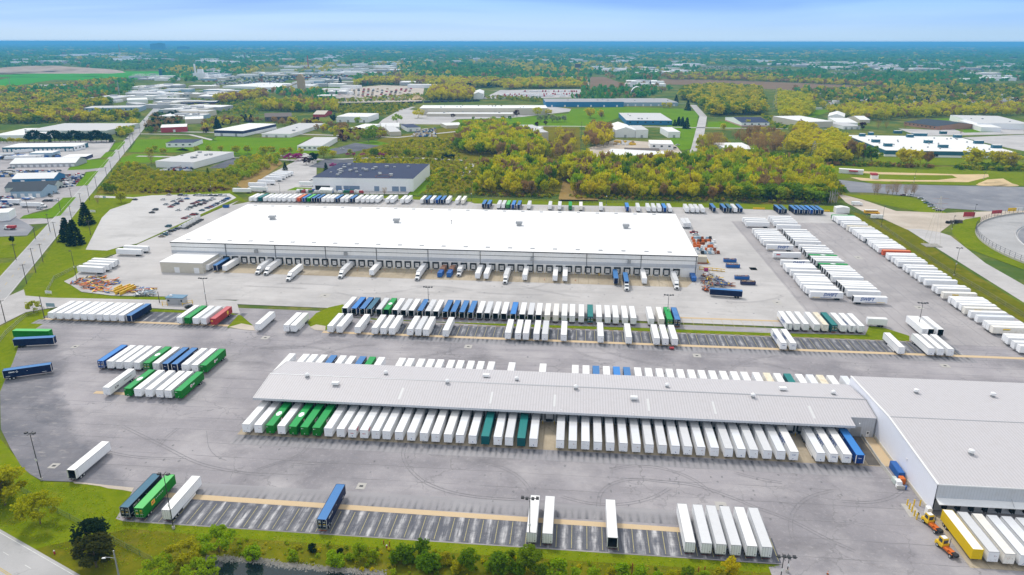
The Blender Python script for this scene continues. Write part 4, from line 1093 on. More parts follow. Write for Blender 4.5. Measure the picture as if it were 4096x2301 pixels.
column('trailers of the second east column', 'from the near end, second east column', 139.4, 'o', [(F1, '500,65w 535,93w 560,120w 578,150w 600,195w+ 690,265w 715,300w 745,330w 770,352w 800,375w 835,410w 870,445Q 930,505w+ 960,545w 1000,580w 1030,610Q 1090,655H 1115,680w 1150,712w 1180,740w 1210,790H 1245,820w 1275,850w 1305,880w 1345,920w 1378,950w 1410,985w+ 1485,1055w 1510,1085w 1535,1115w 1565,1150w 1600,1200w+ 1695,1285S')])
column('trailers of the east fence column', 'from the near end, east fence column', 187.0, 'n', [(F2, '172,188G 210,210w 245,235w 300,262w 360,292w 415,345w 465,385w 545,440y 605,480w 685,530w 735,560w 785,590w 815,635w 860,662w 910,690w 980,745w! 1055,790w 1100,825w 1145,870w 1195,905w 1250,945w 1310,1005o 1385,1075w 1465,1110w 1510,1170w 1545,1215w 1570,1260w'), (F3, '-138,148w -83,179w -10,227w 65,262w 100,305w 145,350w 240,430w 320,465w 360,525v 495,598w 545,622w 592,655w 630,690w 680,735v 775,790w 890,850R 1020,935w 1055,962w 1105,1000v 1255,1125w 1310,1150w 1380,1210w 1490,1262w')])
# back row under the north fence
def backY(x, c): return c(x, {id(E1): 222 + (x - 245) * .012, id(E2): 287 + (x - 80) * .021, id(E3): 347 + (x - 415) * .022}[id(c)], TT)[1]
prow('trailers under the north fence', 'from the left under the north fence', backY, 'r', E1, '245w+ 290w+ 337t+ 385w+ 433w+ 477w+ 523w+ 570w+ 625w+ 672w+ 720o+ 768k+ 815E+ 860b+ 910b+ 958w+ 1005w+ 1048w+ 1092b+ 1143w+ 1190w+ 1237b+ 1290w+ 1345w+ 1395w+ 1437w+ 1488w+ 1587w+ 1635w+ 1733w+ 1780w+ 1928w+ 1978b+ 2025w+ 2078k+ 2128b+ 2180w+ 2273w+ 2330c+', E2, '80b+ 130b+ 228g 275g 320E 372k 427b+ 525g 733g 828g 933G 1038c 1238g 1497k 1605g 1705g 1760g 1815g 1865k 1918g 2085g 2140g 2185g 2240g', E3, '415b+ 527b+ 585d+ 640g 698b+ 1110b+ 1165d+ 1275b+ 1330b+ 1383b+ 1440k+ 1497b+ 1550b+')
# trailers at the big white building without a tractor
prow('trailers at the white building docks', 'from the left at the white building docks', 367.6, 'n', R4, '1517w 1580b 1650w', E1, '1435w', E2, '22w 107w 487w 785w 882w 1665w')
put('b', XA(1900 + 1385 / 2.4533, 366, TT), 366.0, 0, 'n', 'container at the white building', 'backed into the white building beside the white yard tractor')
# shed docks at the lower right corner
for k, (x, code, y) in enumerate(((101.8 + 1.3, 'Y', 157.0), (106.6, 'g', 156.4), (110.2, 'c', 156.0), (113.8, 'a', 155.7), (117.4, 'a', 155.5), (121.0, 'a', 155.3))):
  put(code, x, y, 0, 'n', 'trailers at the lower right shed docks', 'from the left at the lower right shed docks')
put('X', *C4(1010, 355, .9), R(-92), 'n', 'short trailer', 'standing alone near the east light pole', L=8.6)
# white and red trailers on the neighbour's lot beyond the fence
for k, (x, y, a) in enumerate(((1718, 312, -90), (1840, 300, -92), (1833, 270, -90), (1905, 248, -96), (1960, 222, -98), (1990, 208, -100), (2010, 196, -100), (2030, 188, -100), (2050, 180, -100), (2205, 262, -90))):
  X, Y = R4(x, y, .6); put('R' if k in (3, 4, 6, 8) else 'w', X, Y, R(a), 'n', "trailers on the neighbour's lot", "from the fence in the neighbour's lot", far=True)
build_trailers()
# ------------------------------------------------------------------ the large white dock building
def part(name, mb, parent, fix=True, label=None, loc=None):
  o = link(name, mb.mesh(name, fix=fix), parent, loc)
  if label: o['label'] = label
  return o
def vent_box(mb, x, y, z, w, d, h, m, cap=None):
  mb.box(x - w / 2, x + w / 2, y - d / 2, y + d / 2, z, z + h * .55, M_steel)
  mb.prism([(y - d * .75, z + h * .55), (y + d * .75, z + h * .55), (y + d * .55, z + h), (y - d * .55, z + h)], 'x', x - w * .7, x + w * .7, cap or m)
def big_white():
  x0, x1, y0, y1, h = -238.7, 67.5, 384.4, 487.0, 12.0
  t = thing('warehouse', 'vast white flat-roofed warehouse with a long row of truck docks', 'warehouse', ((x0 + x1) / 2, y0, .1))
  ox_ = -(x0 + x1) / 2
  def A(mb): mb.v = [(a + ox_, b - y0, c) for a, b, c in mb.v]; return mb
  w = MB(); w.box(x0, x1, y0, y1, 0, h, M_wallw, skip='tb'); part('wall', A(w), t)
  r = MB(); r.box(x0 - .15, x1 + .15, y0 - .15, y1 + .15, h, h + .35, M_whiteroof); part('roof', A(r), t)
  b = MB(); b.box(x0, x1, y0 - .25, y0 - .02, 5.5, 7.3, M_wallrib); part('cladding_band', A(b), t)
  tr = MB(); tr.box(x0 - .2, x1 + .2, y0 - .3, y0 - .17, h - .1, h + .42, M_dark); tr.box(x0, x1, y0 - .08, y0 - .02, 9.4, 9.62, M_dark)
  for k in range(10):
    xx = -205 + k * 30.2; tr.box(xx - .12, xx + .12, y0 - .35, y0 - .03, 0, h, M_dark)
  part('gutter', A(tr), t)
  used = [s['x'] for s in SPECS if s['row'] == 'trailers at the white building docks'] + TRUCKX
  xs = [-194.3 + 5.45 * k for k in range(-2, 47)]
  for k, x in enumerate(xs):
    if x > 58.5 and x < 60: continue
    d = MB()
    d.box(x - 1.85, x - 1.25, y0 - .55, y0 - .02, 1.0, 4.6, M_black); d.box(x + 1.25, x + 1.85, y0 - .55, y0 - .02, 1.0, 4.6, M_black); d.box(x - 1.85, x + 1.85, y0 - .6, y0 - .02, 3.9, 4.7, M_black)
    d.box(x - 1.1, x + 1.1, y0 - .5, y0 - .02, .55, 1.0, M_black)
    dk = part('dock_door', A(d), t)
    if k % 13 != 10:
      p = MB(); p.box(x - 1.2, x + 1.2, y0 - .12, y0 - .04, 1.05, 3.85, M_whitep); p.box(x - .5, x - .1, y0 - .15, y0 - .121, 2.6, 2.85, M_glass); p.box(x + .1, x + .5, y0 - .15, y0 - .121, 2.6, 2.85, M_glass)
      part('door_panel', A(p), dk)
    for sx in (-1, 1): q = MB(); q.cyl((x + sx * 1.95, y0 - .9, 0), (x + sx * 1.95, y0 - .9, 1.1), .1, .1, M_yel, 6); part('guide_post', A(q), dk)
  # service box units hanging on the front, skylights and roof vents
  for px, py in ((303, 750), (1182, 775)):
    X = XA(900 + px / 2.4533, y0 - 1, 8.3); q = MB().box(X - .9, X + .9, y0 - 1.6, y0 - .04, 7.4, 9.2, M_steel); part('wall_unit', A(q), t)
  for px in (560, 1512):
    X = XA(1900 + px / 2.4533, y0 - 1, 8.3); q = MB().box(X - .9, X + .9, y0 - 1.6, y0 - .04, 7.4, 9.2, M_steel); part('wall_unit', A(q), t)
  for fn, px, py in ((E1, 468, 436), (E1, 1685, 467), (E2, 433, 497), (E2, 1480, 523), ):
    X, Y = fn(px, py + 6, h); q = MB(); vent_box(q, X, Y, h + .35, 3.0, 2.6, 2.6, M_steel); part('roof_vent', A(q), t)
  for k in range(23):
    X = -231 + k * 12.9
    for Y in (y0 + 6.5, y1 - 3.5):
      q = MB(); q.box(X - 1.2, X + 1.2, Y - .8, Y + .8, h + .35, h + .62, M_steel); part('skylight', A(q), t)
  q = MB(); X, Y = E1(2222, 490, h); q.cyl((X, Y, h), (X, Y, h + 2.6), .22, .22, M_steel, 8); q.cyl((X, Y, h + 2.6), (X, Y, h + 3), .4, .3, M_black, 8); part('flue', A(q), t)
  # office block standing out at the left end
  o0, o1, oy, oh = -234.6, -209.5, 364.6, 6.0
  q = MB(); q.box(o0, o1, oy, y0 - .4, 0, oh, M_creamw, skip='t'); part('office_wall', A(q), t)
  q = MB(); q.box(o0 - .15, o1 + .15, oy - .15, y0 - .36, oh, oh + .3, M_whiteroof); part('office_roof', A(q), t)
  for X in (-225.0, -213.4):
    q = MB(); q.box(X - 1.5, X + 1.5, oy - .1, oy - .02, .05, 3.3, M_whitep); part('roll_door', A(q), t)
  # steel stair to a personnel door
  for px in (1218,):
    X = XA(1900 + px / 2.4533, y0, 1.5); q = MB(); q.box(X - .5, X + .5, y0 - .1, y0 - .03, 1.2, 3.5, M_dark)
    for s in range(6): q.box(X - .5, X + .5, y0 - 1.0 - s * .3, y0 - .75 - s * .3, 1.1 - s * .18, 1.16 - s * .18, M_yel)
    part('stair', A(q), t)
TRUCKX = []
big_white()
# ------------------------------------------------------------------ ribbed roof cross dock and the tall shed at its end
def cross_dock():
  x0, x1, ya, yr, yb = -110.8, 100.6, 212.6, 227.9, 243.0
  t = thing('dock_building', 'long low cross dock under a ribbed grey gable roof with round vents', 'dock building', (0, ya, .1))
  def A(mb): mb.v = [(a, b - ya, c) for a, b, c in mb.v]; return mb
  he, hr = 6.5, 8.5
  xe = 92.4
  r = MB()
  def slab(pts_):
    r.quad(pts_, M_metalroof)
  slab([(x0, ya, he), (xe, ya, he), (xe, yr, hr), (x0, yr, hr)]); yk = 217.3; hk = he + (yk - ya) * (hr - he) / (yr - ya)
  slab([(xe, yk, hk), (x1, yk, hk), (x1, yr, hr), (xe, yr, hr)])
  slab([(x0, yr, hr), (x1, yr, hr), (x1, yb, he), (x0, yb, he)])
  r.quad([(x0, ya, he - .25), (xe, ya, he - .25), (xe, yr, hr - .25), (x0, yr, hr - .25)][::-1], M_rail)
  r.quad([(x0, yr, hr - .25), (x1, yr, hr - .25), (x1, yb, he - .25), (x0, yb, he - .25)][::-1], M_rail)
  part('roof', A(r), t, fix=False)
  e = MB()
  e.box(x0, xe, ya - .12, ya + .02, he - .75, he + .06, M_wallrib); e.box(xe, x1, yk - .12, yk + .02, hk - .2, hk + .06, M_wallrib)
  for y_, z_, y2, z2 in ((ya, he, yr, hr), (yr, hr, yb, he)):
    n = 10
    e.quad([(x0 - .06, y_, z_ - .3), (x0 - .06, y2, z2 - .3), (x0 - .06, y2, z2 + .1), (x0 - .06, y_, z_ + .1)], M_whitep)
    e.quad([(x0 + .1, y_, z_ + .1), (x0 + .1, y2, z2 + .1), (x0 - .06, y2, z2 + .1), (x0 - .06, y_, z_ + .1)], M_whitep)
  e.prism([(yr - .35, hr + .02), (yr + .35, hr + .02), (yr, hr + .12)], 'x', x0, x1, M_rail)
  part('fascia', A(e), t)
  w = MB()
  w.box(x0 + .8, xe - .05, yk, yk + .4, 0, hk - .3, M_wallrib); w.box(x0 + .8, x0 + 1.1, yk + .4, yb - 4, 0, he - .3, M_wallrib); w.box(x0 + .8, x1, yb - 4.2, yb - 4, 0, he - .3, M_wallrib)
  w.box(xe, x1 - .05, yk + .05, yk + .5, 0, hk - .3, M_wallrib)
  for (q0, q1, q2, q3) in (((x0 + .79, yk, he - .4), (x0 + .79, yr, hr - .4), (x0 + .79, yr, he - .5), (x0 + .79, yk, he - .5)), ((x0 + .79, yr, hr - .4), (x0 + .79, yb - 4, he + .1), (x0 + .79, yb - 4, he - .5), (x0 + .79, yr, he - .5))): w.quad([q0, q1, q2, q3], M_wallrib)
  part('wall', A(w), t)
  for k in range(54):
    x = -107.7 + k * 4.02
    if x > xe - 1.5: break
    q = MB(); q.box(x - 1.6, x - 1.35, yk - .9, yk - .02, 1.0, 4.7, M_black); q.box(x + 1.35, x + 1.6, yk - .9, yk - .02, 1.0, 4.7, M_black); q.box(x - 1.6, x + 1.6, yk - .95, yk - .02, 4.2, 4.75, M_black)
    q.box(x - 1.75, x + 1.75, yk - 1.0, yk - .93, 4.78, 4.9, M_steel); q.box(x - 1.2, x + 1.2, yk - .7, yk - .02, .5, 1.05, M_black)
    dk = part('dock_door', A(q), t)
    q = MB(); q.box(x - 1.3, x + 1.3, yk - .12, yk - .03, 1.1, 4.15, M_wallrib); part('door_panel', A(q), dk)
    q = MB(); q.cyl((x + 1.83, yk - 1.6, 0), (x + 1.83, yk - 1.6, 1.2), .12, .12, M_yel, 6); part('guide_post', A(q), dk)
  q = MB(); q.box(xe + .6, xe + 4.0, yk - .02, yk + .04, .05, 3.6, M_steel)
  for z in np.arange(.3, 3.6, .3): q.box(xe + .6, xe + 4.0, yk - .05, yk - .021, z, z + .03, M_rail)
  part('roll_door', A(q), t)
  q = MB(); q.box(x1 - 2.4, x1 - 1.4, yk - .02, yk + .04, .05, 2.2, M_whitep); q.box(x1 - 2.15, x1 - 1.65, yk - .05, yk - .021, 1.2, 1.9, M_glass); part('entrance_door', A(q), t)
  # turbine vents, box vents, lamp stubs
  for fn, px, py in ((C2, 555, 885), (C2, 1312, 850), (C2, 1905, 945), (C3, 162, 910), (C3, 730, 1000), (C3, 1610, 975), (C3, 2437, 1080), (C4, 690, 1045)):
    X, Y = fn(px, py, 7.6); z = he + (Y - ya) * (hr - he) / (yr - ya) if Y < yr else he + (yb - Y) * (hr - he) / (yb - yr)
    q = MB(); q.box(X - .6, X + .6, Y - .6, Y + .6, z - .25, z + .35, M_steel); q.cyl((X, Y, z + .35), (X, Y, z + .7), .5, .5, M_steel, 14); q.cyl((X, Y, z + .7), (X, Y, z + 1.3), .78, .78, M_whitep, 16); q.cyl((X, Y, z + 1.3), (X, Y, z + 1.65), .78, .35, M_whitep, 16)
    part('turbine_vent', A(q), t)
  for fn, px, py in ((C2, 828, 950), (C2, 2278, 870), (C3, 1290, 1088), (C4, 203, 1000)):
    X, Y = fn(px, py, 7.6); z = he + (Y - ya) * (hr - he) / (yr - ya) if Y < yr else he + (yb - Y) * (hr - he) / (yb - yr)
    q = MB(); vent_box(q, X, Y, z - .2, 1.7, 1.3, 1.5, M_whitep, M_whitep); part('roof_vent', A(q), t)
  for k in range(9):
    X = -100 + k * 24.2
    q = MB(); q.cyl((X, ya + .3, he), (X, ya + .3, he + .9), .05, .05, M_whitep, 5); q.cyl((X, ya + .3, he + .9), (X, ya - .1, he + .95), .16, .16, M_whitep, 6); part('eave_lamp', A(q), t)
  for k in range(6):                             # translucent roof sheets
    X = -60 + k * 27 + (k % 2) * 5
    q = MB(); ys = (ya + 3, ya + 10); q.quad([(X, ys[0], he + (ys[0] - ya) * .1307 + .03), (X + .8, ys[0], he + (ys[0] - ya) * .1307 + .03), (X + .8, ys[1], he + (ys[1] - ya) * .1307 + .03), (X, ys[1], he + (ys[1] - ya) * .1307 + .03)], M_rlight); part('roof_light', A(q), t, fix=False)
cross_dock()
def tall_shed():
  x0, x1, ya, yr, yb, he, hr = 101.0, 190.0, 176.6, 210.5, 243.6, 9.7, 11.6
  t = thing('shed', 'tall pale metal shed with a ribbed roof at the right edge', 'shed', (x0, ya, .1))
  def A(mb): mb.v = [(a - x0, b - ya, c) for a, b, c in mb.v]; return mb
  r = MB(); r.quad([(x0, ya, he), (x1, ya, he), (x1, yr, hr), (x0, yr, hr)], M_metalroof); r.quad([(x0, yr, hr), (x1, yr, hr), (x1, yb, he), (x0, yb, he)], M_metalroof); part('roof', A(r), t, fix=False)
  w = MB(); w.quad([(x0 + .05, ya, 0), (x0 + .05, ya, he), (x0 + .05, yr, hr), (x0 + .05, yb, he), (x0 + .05, yb, 0)], M_shedwall); w.quad([(x1, ya, 0), (x1, ya, he), (x1, yr, hr), (x1, yb, he), (x1, yb, 0)], M_shedwall)
  w.quad([(x0 + .05, yb, 0), (x1, yb, 0), (x1, yb, he), (x0 + .05, yb, he)], M_shedwall); part('wall', A(w), t)
  f = MB(); f.box(x0 + .3, x1, ya, ya + .3, 5.4, he - .1, M_wallrib); f.box(x0 + .3, x1, ya + 2.0, ya + 2.2, 0, 5.4, M_wallrib); part('dock_wall', A(f), t)
  c = MB(); c.prism([(ya + .2, 5.4), (ya - 2.3, 4.75), (ya - 2.3, 4.6), (ya + .2, 5.2)], 'x', x0 + .4, x1, M_whitep); c.cyl((x0 + 20, ya - 2.4, 4.5), (x0 + 20, ya, 6.2), .06, .06, M_rail, 5); part('canopy', A(c), t)
  e = MB(); e.box(x0 - .12, x1, ya - .15, ya - .01, he - .25, he + .08, M_whitep); e.prism([(yr - .25, hr + .02), (yr + .25, hr + .02), (yr, hr + .12)], 'x', x0, x1, M_rail)
  for (y_, z_, y2, z2) in ((ya, he, yr, hr), (yr, hr, yb, he)):
    e.quad([(x0 - .1, y_, z_ - .25), (x0 - .1, y2, z2 - .25), (x0 - .1, y2, z2 + .1), (x0 - .1, y_, z_ + .1)], M_whitep); e.quad([(x0 - .1, y_, z_ + .1), (x0 - .1, y2, z2 + .1), (x0 + .45, y2, z2 + .1), (x0 + .45, y_, z_ + .1)], M_whitep)
  part('fascia', A(e), t)
  b = MB(); b.box(x0 - .18, x0 + .04, ya + 3, yb - 22, 0, .9, M_creamw); part('plinth', A(b), t)
  for k, x in enumerate((103.1, 106.6, 110.2, 113.8, 117.4, 121, 124.6)):
    q = MB(); q.box(x - 1.65, x - 1.35, ya + .6, ya + 1.98, 1, 4.6, M_black); q.box(x + 1.35, x + 1.65, ya + .6, ya + 1.98, 1, 4.6, M_black); q.box(x - 1.65, x + 1.65, ya + .6, ya + 1.98, 4.15, 4.6, M_black); q.box(x - 1.3, x + 1.3, ya + 1.85, ya + 1.98, 1.05, 4.1, M_wallrib); part('dock_door', A(q), t)
  for px, py in ((1490, 1025), (2228, 1060)):
    X, Y = C4(px, py, 10.4); z = he + (Y - ya) * (hr - he) / (yr - ya) if Y < yr else he + (yb - Y) * (hr - he) / (yb - yr)
    q = MB(); q.box(X - .6, X + .6, Y - .6, Y + .6, z - .2, z + .4, M_steel); q.cyl((X, Y, z + .4), (X, Y, z + .8), .5, .5, M_steel, 14); q.cyl((X, Y, z + .8), (X, Y, z + 1.5), .85, .8, M_whitep, 16); q.cyl((X, Y, z + 1.5), (X, Y, z + 1.7), .8, .3, M_whitep, 16); part('turbine_vent', A(q), t)
  X, Y = C8(2015, 285, 10.6); z = he + (Y - ya) * (hr - he) / (yr - ya)
  q = MB(); q.box(X - .6, X + .6, Y - .6, Y + .6, z - .2, z + .4, M_steel); q.cyl((X, Y, z + .4), (X, Y, z + .8), .5, .5, M_steel, 14); q.cyl((X, Y, z + .8), (X, Y, z + 1.5), .85, .8, M_whitep, 16); q.cyl((X, Y, z + 1.5), (X, Y, z + 1.7), .8, .3, M_whitep, 16); part('turbine_vent', A(q), t)
  q = MB(); q.cyl((x0 - .25, ya + 18, 6.2), (x0 + .05, ya + 18, 6.2), .25, .25, M_whitep, 8); part('wall_lamp', A(q), t)
tall_shed()
# ------------------------------------------------------------------ buildings of the middle distance
M_bw = {}
def wallm(col, name): return paint(name, col, .7, .04, None, dirtcol=(.4, .35, .28))
WALL = {'white': (.88, .885, .90), 'grey': (.42, .43, .45), 'cream': (.60, .55, .45), 'red': (.42, .035, .05), 'navy': (.018, .022, .09), 'teal': (.02, .12, .18), 'blue': (.02, .17, .36), 'skyblue': (.30, .42, .52), 'brown': (.10, .08, .07), 'brick': (.38, .2, .13), 'pink': (.6, .35, .35), 'sage': (.50, .56, .52)}
ROOF = {'white': (.80, .80, .79), 'grey': (.36, .36, .37), 'pale': (.56, .56, .56), 'dark': (.034, .044, .095), 'brown': (.14, .115, .10), 'tan': (.58, .53, .45), 'blue': (.18, .30, .42), 'charcoal': (.045, .058, .075)}
def MW(k): return wallm(WALL[k], k + ' wall')
def MR_(k): return paint(k + ' roof', ROOF[k], .7, .12, None, dirtcol=tuple(min(1, c * .7 + .04) for c in ROOF[k]), spec=.1)
FOOT = []
def building(label, fn, l, r, yt, yf, wall='white', roof='white', kind='flat', doors=0, windows=0, units=0, band=None, rot=True, name='building', cat='building', hmin=3.0, dmax=200):
  """near wall base from pixel l to pixel r (r may be a bare x), wall top at row yt, far edge of the roof at row yf"""
  lx, ly = l
  A = np.array(fn(lx, ly))
  if isinstance(r, tuple): Bp = np.array(fn(*r))
  else:
    u = fn.px(r, ly)[0]; Bp = np.array((XA(u, A[1], 0), A[1]))
  w = np.linalg.norm(Bp - A); ang = math.atan2(Bp[1] - A[1], Bp[0] - A[0])
  u, vb = fn.px(lx, ly); vt = fn.px(lx, yt)[1]
  h = max(HT(u, vb, vt), hmin)
  mx = (lx + (r[0] if isinstance(r, tuple) else r)) / 2
  far = np.array(fn(mx, yf, h)); mid = (A + Bp) / 2
  d = max(6.0, min(dmax, abs(far[1] - mid[1])))
  t = thing(name, label, cat, (A[0], A[1], 0.0), ang)
  wm, rm = MW(wall), MR_(roof)
  hr = h
  m = MB()
  m.box(0, w, 0, d, -.1, h, wm, skip='tb')
  if kind == 'gx':                              # ridge along the long front
    hr = h + min(d * .16, 4); m.quad([(0, 0, h), (0, d, h), (0, d / 2, hr)], wm); m.quad([(w, 0, h), (w, d, h), (w, d / 2, hr)], wm)
  if kind == 'gy':
    hr = h + min(w * .16, 4); m.quad([(0, 0, h), (w, 0, h), (w / 2, 0, hr)], wm); m.quad([(0, d, h), (w, d, h), (w / 2, d, hr)], wm)
  part('wall', m, t)
  m = MB(); o = .35
  if kind == 'flat': m.box(-.15, w + .15, -.15, d + .15, h, h + .3, wm, top=rm)
  elif kind == 'gx':
    m.quad([(-o, -o, h - .1), (w + o, -o, h - .1), (w + o, d / 2, hr + .1), (-o, d / 2, hr + .1)], rm); m.quad([(-o, d / 2, hr + .1), (w + o, d / 2, hr + .1), (w + o, d + o, h - .1), (-o, d + o, h - .1)], rm)
  else:
    m.quad([(-o, -o, h - .1), (w / 2, -o, hr + .1), (w / 2, d + o, hr + .1), (-o, d + o, h - .1)], rm); m.quad([(w / 2, -o, hr + .1), (w + o, -o, h - .1), (w + o, d + o, h - .1), (w / 2, d + o, hr + .1)], rm)
  part('roof', m, t, fix=(kind == 'flat'))
  if band:
    z0, z1, c = band; m = MB(); m.box(-.06, w + .06, -.06, d + .06, h * z0, h * z1, MW(c), skip='tb'); part('wall_band', m, t)
  for k in range(doors):
    x = w * (k + .5) / doors; dw = min(1.6, w / doors * .36)
    m = MB(); m.box(x - dw, x + dw, -.09, .02, .02, min(3.6, h * .62), M_whitep if wall not in ('white', 'cream', 'sage') else M_steel); part('door', m, t)
  for k in range(windows):
    x = w * (k + .5) / windows; ww = min(1.4, w / windows * .34)
    m = MB(); m.box(x - ww, x + ww, -.07, .02, h * .45, h * .75, M_glass); part('window', m, t)
  rr = random.Random(int(abs(A[0]) * 10))
  for k in range(units):
    x, y = rr.uniform(.1, .9) * w, rr.uniform(.12, .85) * d; s = rr.uniform(.7, 1.5)
    m = MB(); m.box(x - s * 1.2, x + s * 1.2, y - s, y + s, h + .3, h + .3 + s * 1.2, M_steel); part('roof_unit', m, t)
  c, s_ = math.cos(ang), math.sin(ang)
  FOOT.append([(A[0] + x * c - y * s_, A[1] + x * s_ + y * c) for x, y in ((-3, -4), (w + 3, -4), (w + 3, d + 3), (-3, d + 3))])
  return t, w, d, h
B = building
# beyond the north fence
nb = B('white plant with a dark flat roof and many vents beyond the fence', E1, (868, 150), (1850, 165), 28, -115, 'white', 'dark', doors=0, units=26)
t, w, d, h = nb
for px, dw in ((1115, 2.6), (1188, 2.4), (1242, 2.4), (1293, 2.4), (1485, 2.2), (1668, 3.0), (1743, 2.6)):
  X = XA(900 + px / 2.4533, t.location[1], 1.5) - t.location[0]; q = MB(); q.box(X - dw, X + dw, -.1, .02, .05, 4.4, MATS.get('blue grey door') or mat('blue grey door', (.20, .27, .38), .5)); part('door', q, t)
q = MB(); q.box(2, w * .17, -.12, .02, .1, 4.2, M_black); part('loading_bay', q, t)
X, Y = E1(1560, 140)
tk = thing('storage_tank', 'round white storage tank with a railed top in front of the white plant', 'tank', (X, Y, .05))
q = MB(); q.cyl((0, 0, 0), (0, 0, 10.5), 7.2, 7.2, M_wallw, 28); part('shell', q, tk)
q = MB()
for k in range(20):
  a, b_ = 2 * math.pi * k / 20, 2 * math.pi * (k + 1) / 20
  q.cyl((7 * math.cos(a), 7 * math.sin(a), 10.5), (7 * math.cos(a), 7 * math.sin(a), 11.6), .1, .1, M_orange, 5); q.cyl((7 * math.cos(a), 7 * math.sin(a), 11.6), (7 * math.cos(b_), 7 * math.sin(b_), 11.6), .1, .1, M_orange, 5)
part('railing', q, tk)
B('white flat-roofed office block with a pale grey roof near the scrub', R4, (1150, 128), (1432, 138), 84, 6, 'white', 'pale', windows=0, units=10, dmax=75)
B('small white frame tent with a gable roof beyond the fence', E1, (930, 180), (1045, 185), 150, 128, 'white', 'white', 'gx', name='tent', cat='tent')
# across the main road
B('long white-roofed dock terminal with pale roll doors west of the main road', R4, (78, 130), (560, 122), 102, 68, 'grey', 'white', 'gx', doors=11, windows=0)
B('small navy walled shed with a white roof west of the main road', R4, (460, 76), (635, 72), 55, 32, 'navy', 'white')
B('blue metal shed with a pale gable roof by the boat yard', R4, (92, 242), (400, 236), 214, 178, 'blue', 'white', 'gx', doors=2)
B('grey gabled workshop with pale blue walls west of the main road', R4, (85, 352), (312, 350), 305, 262, 'skyblue', 'charcoal', 'gx', doors=4)
B('white gabled annex behind the grey workshop', R4, (40, 312), (400, 300), 280, 240, 'sage', 'charcoal', 'gx')
B('white block building cut by the left edge of the photo', R4, (-60, 528), (72, 520), 470, 430, 'white', 'white')
B('long blue fronted truck terminal with a white roof', R1, (22, 862), (548, 856), 830, 795, 'teal', 'white', 'flat', doors=16)
B('white end block of the blue fronted truck terminal', R1, (550, 856), (632, 838), 822, 800, 'white', 'white', 'flat', windows=3)
B('pale box building with an ivy clad wall behind the dock terminal', R1, (222, 908), (392, 905), 872, 852, 'skyblue', 'white')
B('wide white roofed plant at the left edge', R1, (-60, 770), (370, 765), 742, 682, 'white', 'white', units=3)
B('huge grey shallow gabled warehouse behind the row of dark pines', R1, (190, 742), (788, 742), 706, 648, 'sage', 'pale', 'flat', dmax=120)
# along the road toward the horizon
B('long grey walled warehouse west of the main road', R1, (622, 572), (1030, 565), 540, 520, 'skyblue', 'pale', windows=10)
B('low white store west of the road near the junction', R1, (940, 505), (1090, 500), 480, 462, 'white', 'white')
B('grey and white garage west of the road', R1, (1010, 535), (1092, 530), 512, 492, 'grey', 'pale')
B('long dark striped workshop east of the road', R1, (1272, 520), (1592, 515), 498, 486, 'navy', 'pale', band=(.0, .45, 'brick'))
B('tan striped workshop behind the rail line', R1, (1282, 555), (1545, 535), 528, 518, 'grey', 'white', doors=5)
B('wide pale factory with a glazed front east of the road', R1, (1342, 462), (1735, 458), 440, 422, 'grey', 'pale', windows=14)
B('bright white roofed mill far down the road', R1, (1905, 418), (2098, 414), 388, 346, 'white', 'white', units=4)
B('white sawtooth hall far down the road', R1, (1640, 392), (1900, 398), 376, 352, 'white', 'white')
B('red walled store with a white roof', R1, (1187, 720), (1380, 712), 684, 656, 'red', 'white', doors=1)
B('low white store with a ribbed canopy by the rail crossing', R1, (1365, 655), (1500, 650), 622, 598, 'cream', 'white')
B('navy and white warehouse with a bright white roof', R1, (1580, 742), (1792, 748), 702, 650, 'white', 'white', band=(.5, 1.0, 'navy'), doors=2)
B('grey and white workshop row beside the navy warehouse', R1, (1928, 752), (2140, 755), 728, 648, 'white', 'pale', doors=3, units=2)
B('dark brown hip roofed house between bare trees', R1, (1952, 638), (2150, 632), 605, 580, 'brown', 'brown', 'gx', windows=5)
B('white store with a dark grey roof on the bright lawn', R1, (1224, 828), (1425, 826), 798, 768, 'white', 'dark', windows=4)
B('pale grey workshop with a curved roof on the wide lawn', R1, (2190, 852), (2372, 852), 818, 752, 'white', 'pale', 'flat', windows=5)
B('white garage with brown doors at the edge of the plant yard', R2, (-8, 642), (225, 645), 602, 576, 'white', 'white', doors=4)
B('red brick house with a tan gable', R1, (2305, 605), (2390, 605), 585, 562, 'red', 'tan', 'gx')
B('small white dome roofed store among shrubs', R2, (98, 705), (215, 708), 685, 655, 'white', 'white')
B('white round cornered store by the plant road', R2, (322, 702), (455, 700), 678, 657, 'white', 'white', 'gx')
B('long cream garage beside the truck yard', R2, (385, 745), (470, 742), 715, 668, 'cream', 'pale')
B('pale house with a blue grey roof beside the truck yard', R2, (515, 712), (612, 708), 685, 656, 'white', 'dark', doors=2)
B('cream house with a white roof behind the big yellow tree', R2, (800, 690), (935, 685), 668, 646, 'cream', 'white')
